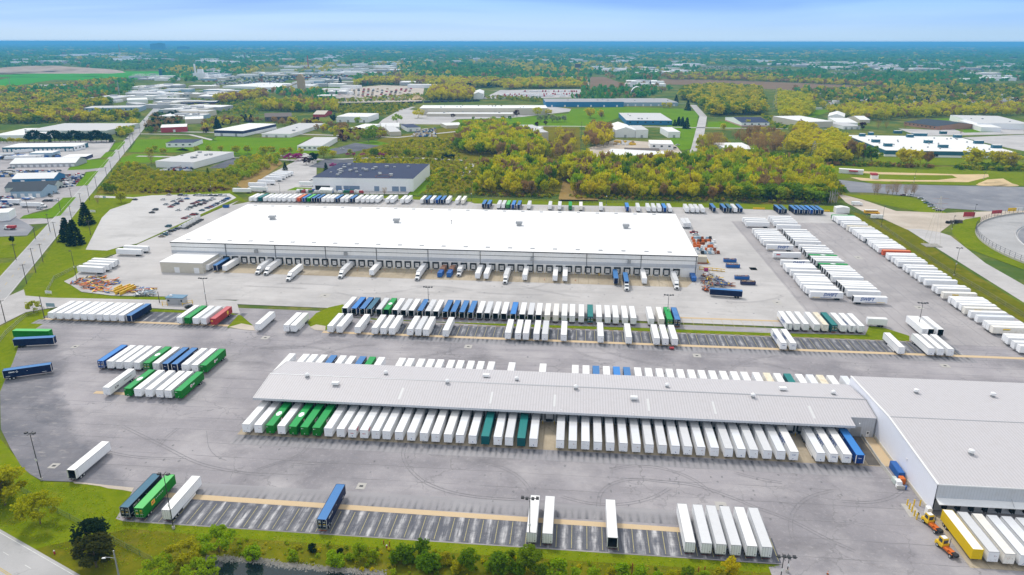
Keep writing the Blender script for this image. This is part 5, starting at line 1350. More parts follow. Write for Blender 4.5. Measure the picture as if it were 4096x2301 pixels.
# the cream plant and the blue plant
B('long cream plant with a white roof and many vents', R2, (605, 590), (1545, 590), 540, 506, 'cream', 'white', units=14, dmax=60)
B('front range of the cream plant with a low white roof', R2, (655, 600), (1290, 603), 580, 548, 'cream', 'white', units=7, dmax=40)
B('long blue walled plant with a grey roof', R2, (1530, 530), (2105, 530), 494, 470, 'blue', 'grey', units=5, doors=6)
B('right wing of the long blue plant', R2, (2108, 524), (2505, 524), 498, 468, 'skyblue', 'grey', doors=7, units=3)
B('white gabled depot with a long side wall', R2, (1002, 472), (1072, 472), 434, 392, 'white', 'white', 'gy', dmax=110)
B('pale cream warehouse with a tall front in the yellow trees', R2, (1440, 785), (1552, 782), 720, 662, 'cream', 'pale', doors=1)
B('low white roofed range beside the cream warehouse', R2, (1225, 742), (1435, 750), 705, 672, 'white', 'white')
B('tall white metal barn with a gable roof', R2, (2045, 755), (2190, 755), 702, 660, 'white', 'white', 'gy', doors=1)
B('grey white lean-to beside the tall white barn', R2, (2194, 757), (2284, 757), 700, 668, 'white', 'pale', doors=1)
B('small white block on the lawn by the side road', R2, (2432, 757), (2520, 757), 715, 682, 'white', 'white', doors=1)
B('grey roofed office with a blue wall and white porch', R2, (2125, 662), (2462, 664), 630, 576, 'blue', 'pale', units=5, windows=6)
B('half ruined cream works with a torn dark roof', R2, (1945, 915), (2390, 940), 884, 848, 'cream', 'white', doors=6)
B('charred roofed range of the ruined works', R2, (2110, 866), (2370, 872), 852, 834, 'brown', 'brown')
B('pale works house with a white roof above the dirt yard', R2, (2300, 842), (2470, 845), 802, 776, 'white', 'white', windows=3)
B('cream flat block at the right of the ruined works', R2, (2450, 930), (2620, 935), 895, 862, 'cream', 'tan')
# east side
t, w, d, h = B('large white roofed plant with a teal wall and rooftop boxes', R3, (1552, 895), (2508, 912), 850, 706, 'white', 'white', band=(.35, .97, 'teal'), dmax=140)
for px, py, sx in ((1388, 738, 3.5), (1452, 728, 3), (1650, 716, 5), (1810, 735, 9), (1985, 720, 4), (2090, 748, 4.5), (2246, 792, 5), (1488, 782, 4.5), (1578, 812, 4.5), (1875, 788, 4.5), (1985, 822, 5), (1740, 745, 4), (2378, 825, 5)):
  X, Y = R3(px, py + 12, h); lx, ly = X - t.location[0], Y - t.location[1]
  lx, ly = lx * math.cos(-t.rotation_euler[2]) - ly * math.sin(-t.rotation_euler[2]), lx * math.sin(-t.rotation_euler[2]) + ly * math.cos(-t.rotation_euler[2])
  q = MB(); q.box(lx - sx, lx + sx, ly, ly + 5, h + .3, h + 4.0, MW('teal'), top=MR_('white')); part('roof_house', q, t)
rr = random.Random(4)
for _ in range(26):
  lx, ly = rr.uniform(.03, .97) * w, rr.uniform(.05, .95) * d; q = MB(); q.box(lx - .7, lx + .7, ly - .7, ly + .7, h + .3, h + 1.9, M_steel); part('roof_unit', q, t)
for k in range(7):
  q = MB(); X = w * (.27 + .022 * k); q.box(X - 1.4, X + 1.4, -.2, .02, .8, 4.0, M_black); part('dock_door', q, t)
B('sage green shed with a white roof in the bare trees', R3, (382, 888), (602, 888), 842, 796, 'sage', 'white', doors=0)
B('office with a dark roof and pink end wall', R3, (495, 675), (700, 675), 645, 605, 'white', 'dark', 'gx', windows=4, band=(.0, .3, 'pink'))
B('white gabled shed with a long side beside the office', R3, (955, 685), (1165, 680), 642, 578, 'cream', 'white', dmax=90)
B('row of white sheds stepping down to the lane', R3, (1130, 625), (1250, 630), 598, 575, 'white', 'white', 'gy', doors=1)
B('white shed with a ribbed roof at the end of the row', R3, (1195, 668), (1350, 672), 645, 612, 'white', 'white', doors=2)
B('small white garage at the end of the shed row', R3, (1245, 695), (1370, 695), 672, 645, 'white', 'pale', doors=3)
B('pale little house with a hip roof by the bare trees', R3, (1365, 648), (1440, 648), 625, 605, 'cream', 'white', 'gx')
B('long low building with a dark blue roof', R3, (1690, 665), (1930, 700), 640, 618, 'brick', 'charcoal', 'gx', windows=8)
B('wide white warehouse at the right edge on the bright lawn', R3, (2225, 690), (2620, 700), 648, 596, 'white', 'pale', windows=0, units=3)
B('low front block of the warehouse at the right edge', R3, (2255, 712), (2405, 716), 680, 632, 'white', 'white')
# hoop barn
X, Y = R2(2205, 447); hb = thing('hoop_barn', 'open white hoop barn shaped like a half tube', 'barn', (X, Y, 0))
q = MB(); n = 12
for k in range(n):
  a, b_ = math.pi * k / n, math.pi * (k + 1) / n
  for r_, flip in ((16, 0), (15.5, 1)):
    q.quad([(r_ * math.cos(a), 0, r_ * math.sin(a) * 1.3), (r_ * math.cos(b_), 0, r_ * math.sin(b_) * 1.3), (r_ * math.cos(b_), 24, r_ * math.sin(b_) * 1.3), (r_ * math.cos(a), 24, r_ * math.sin(a) * 1.3)], M_whitep)
part('canopy', q, hb); q = MB(); q.box(-15, 15, 23.5, 23.9, 0, 12, MW('grey')); part('back_wall', q, hb)
# distant industrial buildings, each its own block; nothing but place tells most of them apart
def distant(fn, rows, label, group, hrange, wr, dr, walls, roofs, town=False):
  tm = MB()
  for (px, py) in rows:
    X, Y = fn(px, py); w = rng.uniform(*wr); d = rng.uniform(*dr); h = rng.uniform(*hrange)
    m = MB(); m.box(-w / 2, w / 2, 0, d, 0, h, MW(random.choice(walls)), top=MR_(random.choice(roofs)))
    if rng.random() < .5: m.box(-w * .2, w * .1, d * .3, d * .6, h, h + 2.5, MW('grey'))
    if town:
      b = len(tm.v); tm.v += [(X + x, Y + y, z) for x, y, z in m.v]; tm.f += [tuple(b + i for i in f) for f in m.f]; tm.m += [tm.mi(m.mats[i]) for i in m.m]
      FOOT.append([(X - w / 2 - 5, Y - 12), (X + w / 2 + 5, Y - 12), (X + w / 2 + 5, Y + d + 5), (X - w / 2 - 5, Y + d + 5)]); continue
    o = link('distant_building', m.mesh('distant_building'), None, (X, Y, 0), rng.normal(0, .05)); tag(o, label, 'building', group)
    FOOT.append([(X - w / 2 - 5, Y - 12), (X + w / 2 + 5, Y - 12), (X + w / 2 + 5, Y + d + 5), (X - w / 2 - 5, Y + d + 5)])
  if town: tag(link('distant_town', tm.mesh('distant_town')), label, kind='stuff')
def band(x0, x1, y0, y1, n): return [(rng.uniform(x0, x1), rng.uniform(y0, y1)) for _ in range(n)]
distant(R1, band(1000, 1300, 300, 340, 8) + band(1450, 1700, 300, 345, 9) + band(1000, 1240, 390, 480, 22) + band(1300, 1750, 395, 480, 12) + band(1150, 1500, 480, 640, 8) + band(2380, 2576, 395, 480, 6) + band(1750, 2060, 285, 310, 10) + band(2080, 2576, 225, 300, 26) + band(2100, 2576, 300, 400, 14) + band(1500, 1700, 255, 330, 8) + band(180, 460, 375, 400, 4) + band(660, 830, 480, 505, 5) + band(1270, 1500, 560, 600, 5), 'pale flat-roofed block in the far industrial district', 'distant industrial blocks', (5, 9), (30, 80), (20, 45), ('white', 'white', 'grey', 'cream', 'skyblue'), ('white', 'white', 'pale'))
distant(R1, band(450, 950, 135, 172, 22) + band(850, 1200, 150, 200, 12) + band(1500, 1650, 200, 215, 6) + band(1300, 2576, 150, 205, 20) + band(0, 500, 160, 215, 8), 'very distant pale roofs among the blue trees', None, (8, 14), (60, 170), (40, 90), ('white', 'grey'), ('white', 'white', 'pale'), True)
distant(R2, band(0, 470, 205, 300, 26) + band(980, 1550, 110, 200, 26) + band(1600, 2200, 130, 210, 30) + band(1860, 2060, 245, 275, 5) + band(2200, 2576, 225, 300, 14) + band(530, 660, 365, 400, 4) + band(400, 1000, 150, 215, 10) + band(2180, 2380, 360, 390, 5), 'pale blocks in the hazy middle of the far plain', None, (6, 11), (40, 110), (25, 60), ('white', 'white', 'cream', 'grey'), ('white', 'pale', 'white'), True)
distant(R3, band(0, 240, 110, 150, 12) + band(20, 180, 200, 240, 7) + band(570, 900, 190, 225, 12) + band(950, 1350, 205, 250, 18) + band(1370, 1650, 200, 265, 16) + band(1700, 2576, 200, 260, 20) + band(2200, 2576, 285, 340, 8) + band(250, 720, 130, 160, 8), 'pale blocks of the far eastern business park', None, (6, 11), (40, 130), (25, 60), ('white', 'white', 'cream', 'grey', 'skyblue'), ('white', 'pale', 'white', 'tan'), True)
distant(R3, band(1060, 2576, 420, 565, 130), 'pale little house among the trees of the eastern suburb', 'suburban houses', (3.2, 4.5), (10, 18), (8, 12), ('white', 'cream', 'sage', 'brick', 'grey'), ('pale', 'grey', 'brown', 'tan'))
X, Y = G(640, 203)
for dx, w_, h_, lb in ((0, 110, 96, 'taller slab of the pair of blue office towers on the skyline'), (-95, 80, 88, 'left slab of the pair of blue office towers on the skyline'), (330, 150, 52, 'low blue office slab on the skyline')):
  m = MB(); m.box(-w_ / 2, w_ / 2, 0, 60, 0, h_, MW('teal')); m.box(-w_ / 4, w_ / 4, 10, 40, h_, h_ + 6, MW('teal'))
  tag(link('office_tower', m.mesh('office_tower'), None, (X + dx, Y, 0)), lb, 'tower')
for px, py, ht, lb in ((885, 143, 95, 'dark red chimney on the left skyline'), (1807, 205, 55, 'black chimney beyond the yellow woods'), (2270, 248, 60, 'rusty red chimney in the far industrial district')):
  X, Y = R1(px, py); tag(link('chimney', MB().cyl((0, 0, 0), (0, 0, ht), 3, 2, MW('brown') if px == 1807 else MW('red'), 10).mesh('chimney'), None, (X, Y, 0)), lb, 'chimney')
X, Y = R1(2215, 410); cp = thing('gravel_plant', 'tan concrete tower with sloping conveyor in the stone yard', 'plant', (X, Y, 0))
q = MB(); q.box(-9, 9, 0, 12, 4, 34, M_card); q.prism([(-9, 34), (9, 34), (3, 42), (-3, 42)], 'y', 0, 12, M_card); part('tower', q, cp)
q = MB(); q.cyl((-9, 5, 20), (-55, 5, 1), 1.4, 1.4, M_card, 6); part('conveyor', q, cp)
q = MB()
for sx in (-7, 7): q.box(sx - .8, sx + .8, 1, 2.5, 0, 4, M_steel)
part('leg', q, cp)
X, Y = R1(1470, 330); si = thing('silo_tower', 'white mill with a tall silo column and round tanks', 'mill', (X, Y, 0))
q = MB(); q.box(-22, 22, 0, 20, 0, 22, MW('white')); q.box(-8, 10, 5, 15, 22, 34, MW('white')); part('wall', q, si); q = MB(); q.cyl((-14, 3, 0), (-14, 3, 52), 3, 3, MW('white'), 12); part('column', q, si)
for k in range(4): part('tank', MB().cyl((34 + k * 13, 0, 0), (34 + k * 13, 0, 16), 6, 6, MW('white'), 12), si)
X, Y = R1(1182, 305); tag(link('stair_tower', MB().box(-5, 5, 0, 6, 0, 28, MW('teal')).mesh('stair_tower'), None, (X, Y, 0)), 'slim blue tower at the edge of the green meadow', 'tower')
X, Y = R2(1768, 265); wt = thing('water_tower', 'squat dark water tower beyond the ploughed field', 'tower', (X, Y, 0))
part('tank', MB().cyl((0, 0, 14), (0, 0, 30), 14, 14, MW('brown'), 16), wt); part('legs', MB().cyl((0, 0, 0), (0, 0, 14), 10, 10, MW('grey'), 8), wt)
# soil mound on the left, spoil heaps
def mound(name, label, fn, px, py, rx, ry, h, m, n=36):
  X, Y = fn(px, py); mb = MB(); rings = 9; mb.v.append((0, 0, h)); r0 = random.Random(int(px))
  for i in range(1, rings + 1):
    f = i / rings
    for k in range(n):
      a = 2 * math.pi * k / n; j = 1 + .14 * math.sin(3 * a + i) + r0.uniform(-.05, .05)
      mb.v.append((rx * f * j * math.cos(a), ry * f * j * math.sin(a), max(0, h * (1 - f ** 1.5) * (1 + .15 * math.sin(2 * a + 2 * f)) - (.3 if i == rings else 0))))
  mi = mb.mi(m)
  for k in range(n): mb.f.append((0, 1 + k, 1 + (k + 1) % n)); mb.m.append(mi)
  for i in range(rings - 1):
    for k in range(n):
      a = 1 + i * n + k; b_ = 1 + i * n + (k + 1) % n; mb.f.append((a, a + n, b_ + n, b_)); mb.m.append(mi)
  return tag(link(name, mb.mesh(name, smooth=True), None, (X, Y, 0)), label, None, None, 'structure')
mound('hill', 'long pale soil mound left of the green meadow', R1, 330, 275, 330, 200, 24, mat('bare pale soil', (.42, .33, .26), .95, var=.35, scale=.02, coord='World'))
mound('hill', 'grassy slope of the green meadow', R1, 620, 300, 420, 150, 7, M_farfield)
mound('hill', 'grey stone heap in the stone yard', R2, 60, 470, 60, 22, 9, mat('crushed stone', (.55, .49, .45), .95, var=.4, scale=.1, coord='World'))
mound('hill', 'small stone heap beside the rail line', R2, 590, 478, 16, 10, 9, M_sand)
mound('hill', 'sandy spoil heap by the ploughed field', R2, 1640, 312, 55, 40, 8, M_dirt)
mound('hill', 'sand heap in the gravel lot', Q6, 2310, 470, 18, 7, 3, M_sand)
# ------------------------------------------------------------------ lorries
def prism_yz(mb, prof, x0, x1, m): mb.prism(prof, 'x', x0, x1, m)
def tractor_parts(col, day=False):
  """nose at y=0 pointing to -Y; list of (name, mesh)"""
  out = []
  mb = MB(); prism_yz(mb, [(0.15, .6), (0.0, 1.1), (.25, 1.75), (1.9, 2.0), (2.35, 2.95), (4.6, 3.9 if not day else 3.0), (4.9, 3.9 if not day else 3.0), (4.9, .95), (2.2, .95)], -1.05, 1.05, col)
  for sx in (-1, 1): mb.box(sx * 1.2 - .12, sx * 1.2 + .12, .35, 1.9, .95, 1.15, col)
  out.append(('cab', mb.mesh('cab')))
  mb = MB(); mb.quad([(-.95, 1.93, 2.06), (.95, 1.93, 2.06), (.92, 2.27, 2.88), (-.92, 2.27, 2.88)], M_glass)
  out.append(('windscreen', mb.mesh('windscreen', fix=False)))
  mb = MB()
  for sx in (-1, 1): mb.box(sx * 1.06 - .012, sx * 1.06 + .012, 2.4, 3.2, 2.1, 2.75, M_glass)
  out.append(('side_window', mb.mesh('side_window')))
  out.append(('grille', MB().box(-.6, .6, -.04, .1, .75, 1.6, M_dark).mesh('grille')))
  out.append(('bumper', MB().box(-1.15, 1.15, -.12, .25, .35, .72, M_steel).mesh('bumper')))
  mb = MB()
  for sx in (-1, 1): mb.cyl((sx * 1.0, 3.0, .65), (sx * 1.0, 4.4, .65), .3, .3, M_steel, 8)
  mb.box(-.45, .45, 2.0, 7.2, .6, .9, M_dark); out.append(('frame', mb.mesh('frame')))
  return out
def tractor(root, col, key, y=0.0, day=False):
  for nm, me in cached(('tr', key), lambda: tractor_parts(col, day)): link(nm, me, root, (0, y, 0))
  wm = cached('wheel', wheel_mesh)
  for yy in (1.05, 5.4, 6.7):
    for sx in (-1, 1): link('wheel', wm, root, (sx * .92, y + yy, .52))
def semi(label, X, Y, ang, code, group=None, z=.13, day=False):
  t = thing('semi_truck', label, 'truck', (X, Y, z), ang, group)
  tractor(t, M_whitep, 'w' + str(day), 0, day)
  fam, top, lg, _ = CODES[code]
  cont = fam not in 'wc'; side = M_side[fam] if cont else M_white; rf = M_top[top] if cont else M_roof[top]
  y0 = 4.6
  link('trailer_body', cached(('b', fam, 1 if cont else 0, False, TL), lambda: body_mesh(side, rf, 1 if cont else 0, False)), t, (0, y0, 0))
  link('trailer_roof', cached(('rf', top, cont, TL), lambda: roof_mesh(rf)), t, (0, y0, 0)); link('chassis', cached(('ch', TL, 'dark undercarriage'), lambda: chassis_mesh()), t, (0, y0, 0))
  wm = cached('wheel', wheel_mesh)
  for yy in (TL - 3.2, TL - 1.9):
    for sx in (-1, 1): link('wheel', wm, t, (sx * .95, y0 + yy, .52))
  return t
SEMI = ((E1, 310, 990, 'g', 'left of the close pair of white lorries at the pale docks'), (E1, 393, 996, 'g', 'right of the close pair of white lorries at the pale docks'), (E1, 613, 1056, 'w', 'white lorry pulling out beside the tyre ring stain'), (E1, 1125, 1028, 'g', 'white lorry between empty docks near the middle of the building'), (E1, 1880, 1048, 'g', 'white lorry left of the two compactor bins'), (E2, 292, 1082, 'g', 'white lorry with black grille beside the building middle'), (E2, 1982, 1138, 'g', 'white lorry with a long nose at the right end docks'))
for fn, px, py, code, lb in SEMI:
  X, Y = fn(px, py); Y2 = Y + .6; semi(lb, X, Y2, R(rng.uniform(-.6, .6)), code, 'white lorries at the pale docks')
X, Y = E2(1490, 1150)
yt = semi('white yard tractor pulling a blue container off the docks', X, Y + .4, 0, 'b', None, day=True)
X, Y = E1(2292, 1006)
st = thing('box_truck', 'white box lorry beside the compactor bins', 'truck', (X, Y, .13)); tractor(st, M_whitep, 'wTrue', 0, True)
link('box', MB().box(-1.25, 1.25, 3.3, 10.5, 1.1, 3.9, M_white, top=M_roof['w']).mesh('box'), st)
# compactor bins
for k, px in enumerate((2105, 2195)):
  X, Y = E1(px, 1010); t = thing('compactor', ('left' if k == 0 else 'right') + ' blue compactor bin with a brown hopper at the docks', 'compactor', (X, Y, .13), R(-2))
  part('bin', MB().box(-1.25, 1.25, 0, 6.5, .2, 2.7, M_blue), t); part('hopper', MB().box(-1.3, 1.3, 7, 16, .5, 3.2, MW('brick')), t)
X, Y = E2(2148, 1052); t = thing('compactor', 'bright blue compactor bin in the last dock of the white building', 'compactor', (X, Y, .13)); part('bin', MB().prism([(0, .3), (0, 2.2), (1, 2.7), (8, 2.7), (8, .3)], 'x', -1.3, 1.3, M_blue), t); part('coupling', MB().box(-1.4, 1.4, 8.02, 14, .6, 2.6, M_dark), t)
# open roll-off skips
for k, (fn, px, py, L_, lb, m, a) in enumerate(((E3, 580, 925, 7.4, 'rearmost open blue skip filled with cardboard', M_blue, -91), (E3, 610, 983, 7.8, 'open blue skip heaped with cardboard behind the crooked pair', M_blue, -91), (E3, 706, 1107, 7.8, 'open blue skip beside the darker one', M_blue, -91), (E3, 770, 1163, 7.8, 'dark navy skip with rusty load nearest the camera', MW('navy'), -92))):
  X, Y = fn(px, py); t = thing('skip', lb, 'skip', (X, Y + 1.2, .13), R(a + 90))
  q = MB(); h = L_ / 2
  q.box(-h, h, -1.2, -1.1, .25, 2.0, m); q.box(-h, h, 1.1, 1.2, .25, 2.0, m); q.box(-h, -h + .1, -1.1, 1.1, .25, 2.0, m); q.box(h - .1, h, -1.1, 1.1, .25, 2.0, m); q.box(-h + .1, h - .1, -1.1, 1.1, .25, .4, m)
  for x in np.arange(-h + .5, h, .9): q.box(x, x + .12, -1.28, -1.2, .3, 1.95, m); q.box(x, x + .12, 1.2, 1.28, .3, 1.95, m)
  q.box(-h, h, -.6, -.4, .02, .25, M_dark); q.box(-h, h, .4, .6, .02, .25, M_dark)
  part('hull', q, t)
  q = MB(); r0 = random.Random(k)
  for _ in range(46):
    x, y, s = r0.uniform(-h + .6, h - .6), r0.uniform(-.7, .7), r0.uniform(.25, .6); z = 1.5 + r0.uniform(0, .55); a_ = r0.uniform(0, 3)
    q.quad([(x + s * math.cos(a_ + i * 1.57), y + s * math.sin(a_ + i * 1.57) * .8, z + r0.uniform(-.2, .3)) for i in range(4)], r0.choice((M_card, M_card, M_creamw, M_orange)))
  q.box(-h + .1, h - .1, -1.1, 1.1, .42, 1.5, M_card); part('load', q, t)
# yellow and orange yard tractors by the shed
def yard_tractor(label, X, Y, rz):
  t = thing('yard_tractor', label, 'yard tractor', (X, Y, .1), rz)   # front towards +Y
  q = MB(); prism_yz(q, [(.4, 1.0), (.4, 3.1), (.55, 3.3), (1.9, 3.3), (2.1, 3.1), (2.1, 1.0)], -.95, .55, M_yel); prism_yz(q, [(.3, .9), (.3, 1.7), (2.9, 1.55), (3.0, .7), (2.9, .45)], -1.1, 1.1, M_yel); part('cab', q, t)
  q = MB(); q.box(-.8, .4, 2.08, 2.13, 1.9, 2.95, M_glass); q.box(-.98, -.94, .75, 1.85, 1.95, 2.95, M_glass); q.box(.54, .58, .75, 1.85, 1.95, 2.95, M_glass); q.box(-.8, .4, .36, .41, 1.9, 2.9, M_glass); part('window', q, t)
  part('roof_panel', MB().box(-.8, .4, .6, 1.8, 3.31, 3.38, M_whitep), t)
  q = MB(); q.box(-.9, .9, -2.8, .3, .75, 1.05, M_orangeM); q.box(-.45, .45, -3.4, .3, 1.05, 1.3, M_orangeM); q.box(-1.1, -.5, -1.4, -.2, 1.05, 1.5, M_orangeM); part('deck', q, t)
  q = MB(); prism_yz(q, [(-3.6, 1.3), (-2.4, 1.45), (-2.4, 1.55), (-3.6, 1.4)], -.5, .5, M_dark); q.box(-.6, .6, -3.7, -2.2, 1.05, 1.3, M_dark); part('fifth_wheel', q, t)
  wm = cached('wheel', wheel_mesh)
  for yy in (1.9, -2.6):
    for sx in (-1, 1): link('wheel', wm, t, (sx * .85, yy, .52))
  q = MB(); q.cyl((.8, .1, 1), (.8, .1, 3.6), .08, .08, M_dark, 6); part('exhaust', q, t)
  for sx in (-.9, .9): part('headlight', MB().cyl((sx * .85, 2.96, 1.15), (sx * .85, 3.02, 1.15), .13, .13, M_whitep, 8), t)
X, Y = C8(1635, 985); yard_tractor('yellow and orange yard tractor beside the yellow posts', X, Y, R(12))
X, Y = C8(1775, 1215); yard_tractor('yellow and orange yard tractor with a white roof panel near the yellow trailer', X, Y, R(14))
# ------------------------------------------------------------------ cars
CARC = {'white': (.75, .75, .75), 'silver': (.45, .47, .49), 'black': (.02, .02, .024), 'red': (.32, .015, .02), 'navy': (.015, .03, .09), 'grey': (.14, .15, .16), 'tan': (.35, .30, .22), 'teal': (.02, .12, .17), 'blue': (.02, .12, .38), 'maroon': (.13, .012, .03)}
def car_mesh(c, kind):
  m = mat('car paint ' + c, CARC[c], .25, spec=.6)
  q = MB(); L_, w = (4.6, .88) if kind == 'sedan' else ((4.7, .93) if kind == 'suv' else (5.6, .98))
  if kind == 'sedan': body = [(0, .35), (0, .72), (.9, .88), (1.3, .93), (3.9, .95), (4.55, .9), (4.6, .4)]; cab = [(1.15, .9), (1.9, 1.42), (3.1, 1.42), (3.95, .92)]
  elif kind == 'suv': body = [(0, .4), (0, .9), (1.0, 1.05), (4.6, 1.1), (4.7, .45)]; cab = [(1.0, 1.05), (1.6, 1.72), (4.2, 1.72), (4.6, 1.08)]
  else: body = [(0, .45), (0, 1.0), (1.3, 1.12), (5.6, 1.15), (5.6, .5)]; cab = [(1.3, 1.1), (1.85, 1.85), (3.3, 1.85), (3.5, 1.12)]
  q.prism([(y, z) for y, z in body], 'x', -w, w, m); q.prism([(y, z) for y, z in cab], 'x', -w + .1, w - .1, M_glass, M_glass)
  (a, b_, c_, d_) = cab; q.prism([(b_[0] + .05, b_[1] - .03), (b_[0] + .1, b_[1] + .03), (c_[0] - .1, c_[1] + .03), (c_[0] - .05, c_[1] - .03)], 'x', -w + .12, w - .12, m)
  if kind == 'pickup': q.box(-w + .12, w - .12, 3.7, 5.45, 1.16, 1.17, M_dark)
  for y in (.85, L_ - .95):
    for sx in (-1, 1): q.cyl((sx * w + .02, y, .33), (sx * (w - .22), y, .33), .33, .33, M_blk, 8)
  return q.mesh('car')
def car(c, kind, X, Y, rz, label, group, z=.12):
  me = cached(('car', c, kind), lambda: car_mesh(c, kind))
  return tag(link('car', me, None, (X, Y, z), rz), label, 'car', group)
def cars(group, phrase, fn, lst, rz0=-math.pi / 2, jit=.06, z=.12):
  toks = lst.split()
  for i, t in enumerate(toks):
    xy, c = t.split(':'); x, y = map(float, xy.split(',')); kind = 'sedan'
    if c[-1] == '^': c, kind = c[:-1], 'suv'
    elif c[-1] == '*': c, kind = c[:-1], 'pickup'
    X, Y = fn(x, y)
    wd = {'sedan': 'saloon car', 'suv': 'tall car', 'pickup': 'pickup'}[kind]
    car(c, kind, X - 2.2, Y, rz0 + rng.normal(0, jit), f'{c} {wd}, {nth(i + 1)} {phrase}', group, z)
cars('cars along the top of the car park', 'from the left along the top of the car park', R4, '1242,335:tan 995,370:black 1326,338:black^ 1366,340:silver 1440,338:grey 1463,340:white^ 1492,340:silver 1515,340:silver 1547,340:navy 1583,342:black 1617,340:silver^ 1655,342:white')
cars('cars in the middle of the car park', 'from the left in the middle of the car park', R4, '1118,466:black 1142,446:black^ 1200,370:white 1222,405:silver 1255,424:red 1275,382:silver 1272,412:grey 1300,402:navy^ 1312,448:white 1318,368:white* 1332,383:maroon 1375,364:blue 1380,442:white 1398,430:grey^ 1420,400:maroon 1432,418:black 1448,390:red 1470,408:black^ 1465,380:teal 1495,375:navy 1500,398:maroon 1515,385:grey 1545,375:silver 1560,365:white*')
cars('cars beside the grass strip', 'from the left beside the long grass strip of the car park', R4, '1355,508:red 1385,496:silver 1418,482:red^ 1440,478:grey 1485,450:teal 1525,432:navy 1545,425:red 1560,418:blue 1575,410:silver 1590,404:navy^ 1605,396:white 1622,390:silver 1638,382:black 1650,374:navy 1668,366:blue^ 1680,358:grey')
cars('cars on the dock side of the grass strip', 'from the left on the dock side of the grass strip', R4, '1190,642:tan 1212,630:teal^ 1228,620:white* 1250,605:black^ 1275,596:navy 1300,585:black 1238,568:teal^')
for i, (x, y) in enumerate(((1350, 578), (1372, 566), (1396, 553), (1420, 540), (1440, 528), (1458, 518))):
  X, Y = R4(x, y); t = thing('tractor_unit', f'white tractor unit without trailer, {nth(i + 1)} from the left by the grass strip', 'truck', (X - 3, Y, .12), R(-96), 'tractor units by the grass strip'); tractor(t, M_whitep, 'wFalse')
cars('cars in the lots west of the road', 'from the left in the lots west of the main road', R4, '120,135:teal 70,138:black 655,855:white 350,318:blue 380,330:black 400,316:silver^ 380,345:tan 430,320:silver 330,382:black^ 375,378:black^ 400,380:white 290,438:silver^ 440,235:tan 470,232:white 500,240:silver 520,232:white 540,242:blue 560,205:navy 575,215:teal 600,195:silver 490,225:white*', z=.08, jit=.5)
cars('cars on the main road', 'from the near end on the main road', R1, '958,768:navy 992,728:white 1080,630:silver', rz0=R(152), z=.1)
cars('cars by the neighbouring plant', 'from the left in front of the dark roofed plant', E1, '1050,130:black 1255,132:black 1312,140:navy^ 850,60:white*', z=.1)
car('white', 'sedan', *E2(2130, 590), R(-90), 'white saloon car beside the right end of the white building', None)
car('red', 'pickup', *E2(2105, 572), R(-90), 'red pickup behind the white saloon at the white building', None)
car('black', 'pickup', *C1(1790, 200), R(-90), 'black pickup beside the guard booth', None)
cars('cars and boats on the gravel edge', 'from the left along the edge of the gravel lot', Q6, '1490,575:white 1515,575:white^ 1600,600:silver 1435,570:maroon 1640,625:white 1655,645:teal 1690,660:grey 1700,680:silver 1740,700:white 1770,715:navy', z=.1, jit=.3)
cars('cars of the distant lots', 'from the left in the small middle distance lots', R2, '35,840:white 2480,835:black^ 2500,815:white* 2400,800:white 2000,440:blue 1960,440:white 1900,425:white', z=.1, jit=.3)
# lorries in the blue fronted terminal and the yards west of the road
for i, x in enumerate((263, 296, 320, 345, 374, 397, 419, 446, 518)):
  X, Y = R1(x, 858); t = thing('box_truck', f'small white box lorry, {nth(i + 1)} from the left at the blue fronted terminal', 'truck', (X, Y, .1), 0, 'lorries at the blue fronted terminal')
  link('cab', MB().prism([(0, .5), (0, 1.4), (.6, 2.5), (2.2, 2.5), (2.2, .5)], 'x', -1.05, 1.05, M_whitep).mesh('cab'), t); link('box', MB().box(-1.25, 1.25, 2.3, 9, .9, 3.6, M_white).mesh('box'), t)
X, Y = R1(88, 878); semi('white lorry pulling away from the blue fronted terminal', X, Y, R(-42), 'w', z=.1)
X, Y = R4(345, 425); semi('white lorry parked in the boat yard west of the road', X, Y, R(92), 'w', z=.1)
X, Y = R4(20, 395, .5); t = thing('box_trailer', 'white trailer with a blue wedge in the boat yard', 'trailer', (X, Y, .1), R(-92)); link('body', cached(('far', 'w', 'w', 0, 'n', TL), lambda: far_mesh(M_white, M_roof['w'], 0, 'n')), t); link('blue_wedge', MB().box(1.31, 1.33, .4, 6, 1.3, 3.4, M_logoB).mesh('blue_wedge'), t)
for i, (x, y) in enumerate(((40, 918), (95, 915), (150, 918), (190, 915), (210, 908), (-10, 900))):
  X, Y = R1(x, y, .5); o = link('box_trailer', cached(('far', 'w', 'w', 0, 'n', TL), lambda: far_mesh(M_white, M_roof['w'], 0, 'n')), None, (X, Y, .1), R(-70)); tag(o, f'white trailer, {nth(i + 1)} from the left behind the dock terminal', 'trailer', 'trailers behind the dock terminal')
t = thing('dump_truck', 'red tipper lorry with a white cab at the left edge', 'truck', (*R4(35, 585), .1), R(-90))
part('cab', MB().prism([(0, .6), (0, 1.6), (.8, 1.9), (1.2, 2.9), (2.6, 2.9), (2.6, .6)], 'x', -1.1, 1.1, M_whitep), t); part('tipper_body', MB().prism([(2.8, 1.2), (2.7, 2.7), (8.6, 2.9), (8.4, 1.2)], 'x', -1.25, 1.25, mat('red truck paint', (.4, .02, .03), .4)), t)
q = MB()
for yy in (1, 5.6, 6.9):
  for sx in (-1, 1): q.cyl((sx * 1.1, yy, .5), (sx * .7, yy, .5), .5, .5, M_blk, 10)
part('wheels', q, t)
q = MB(); 
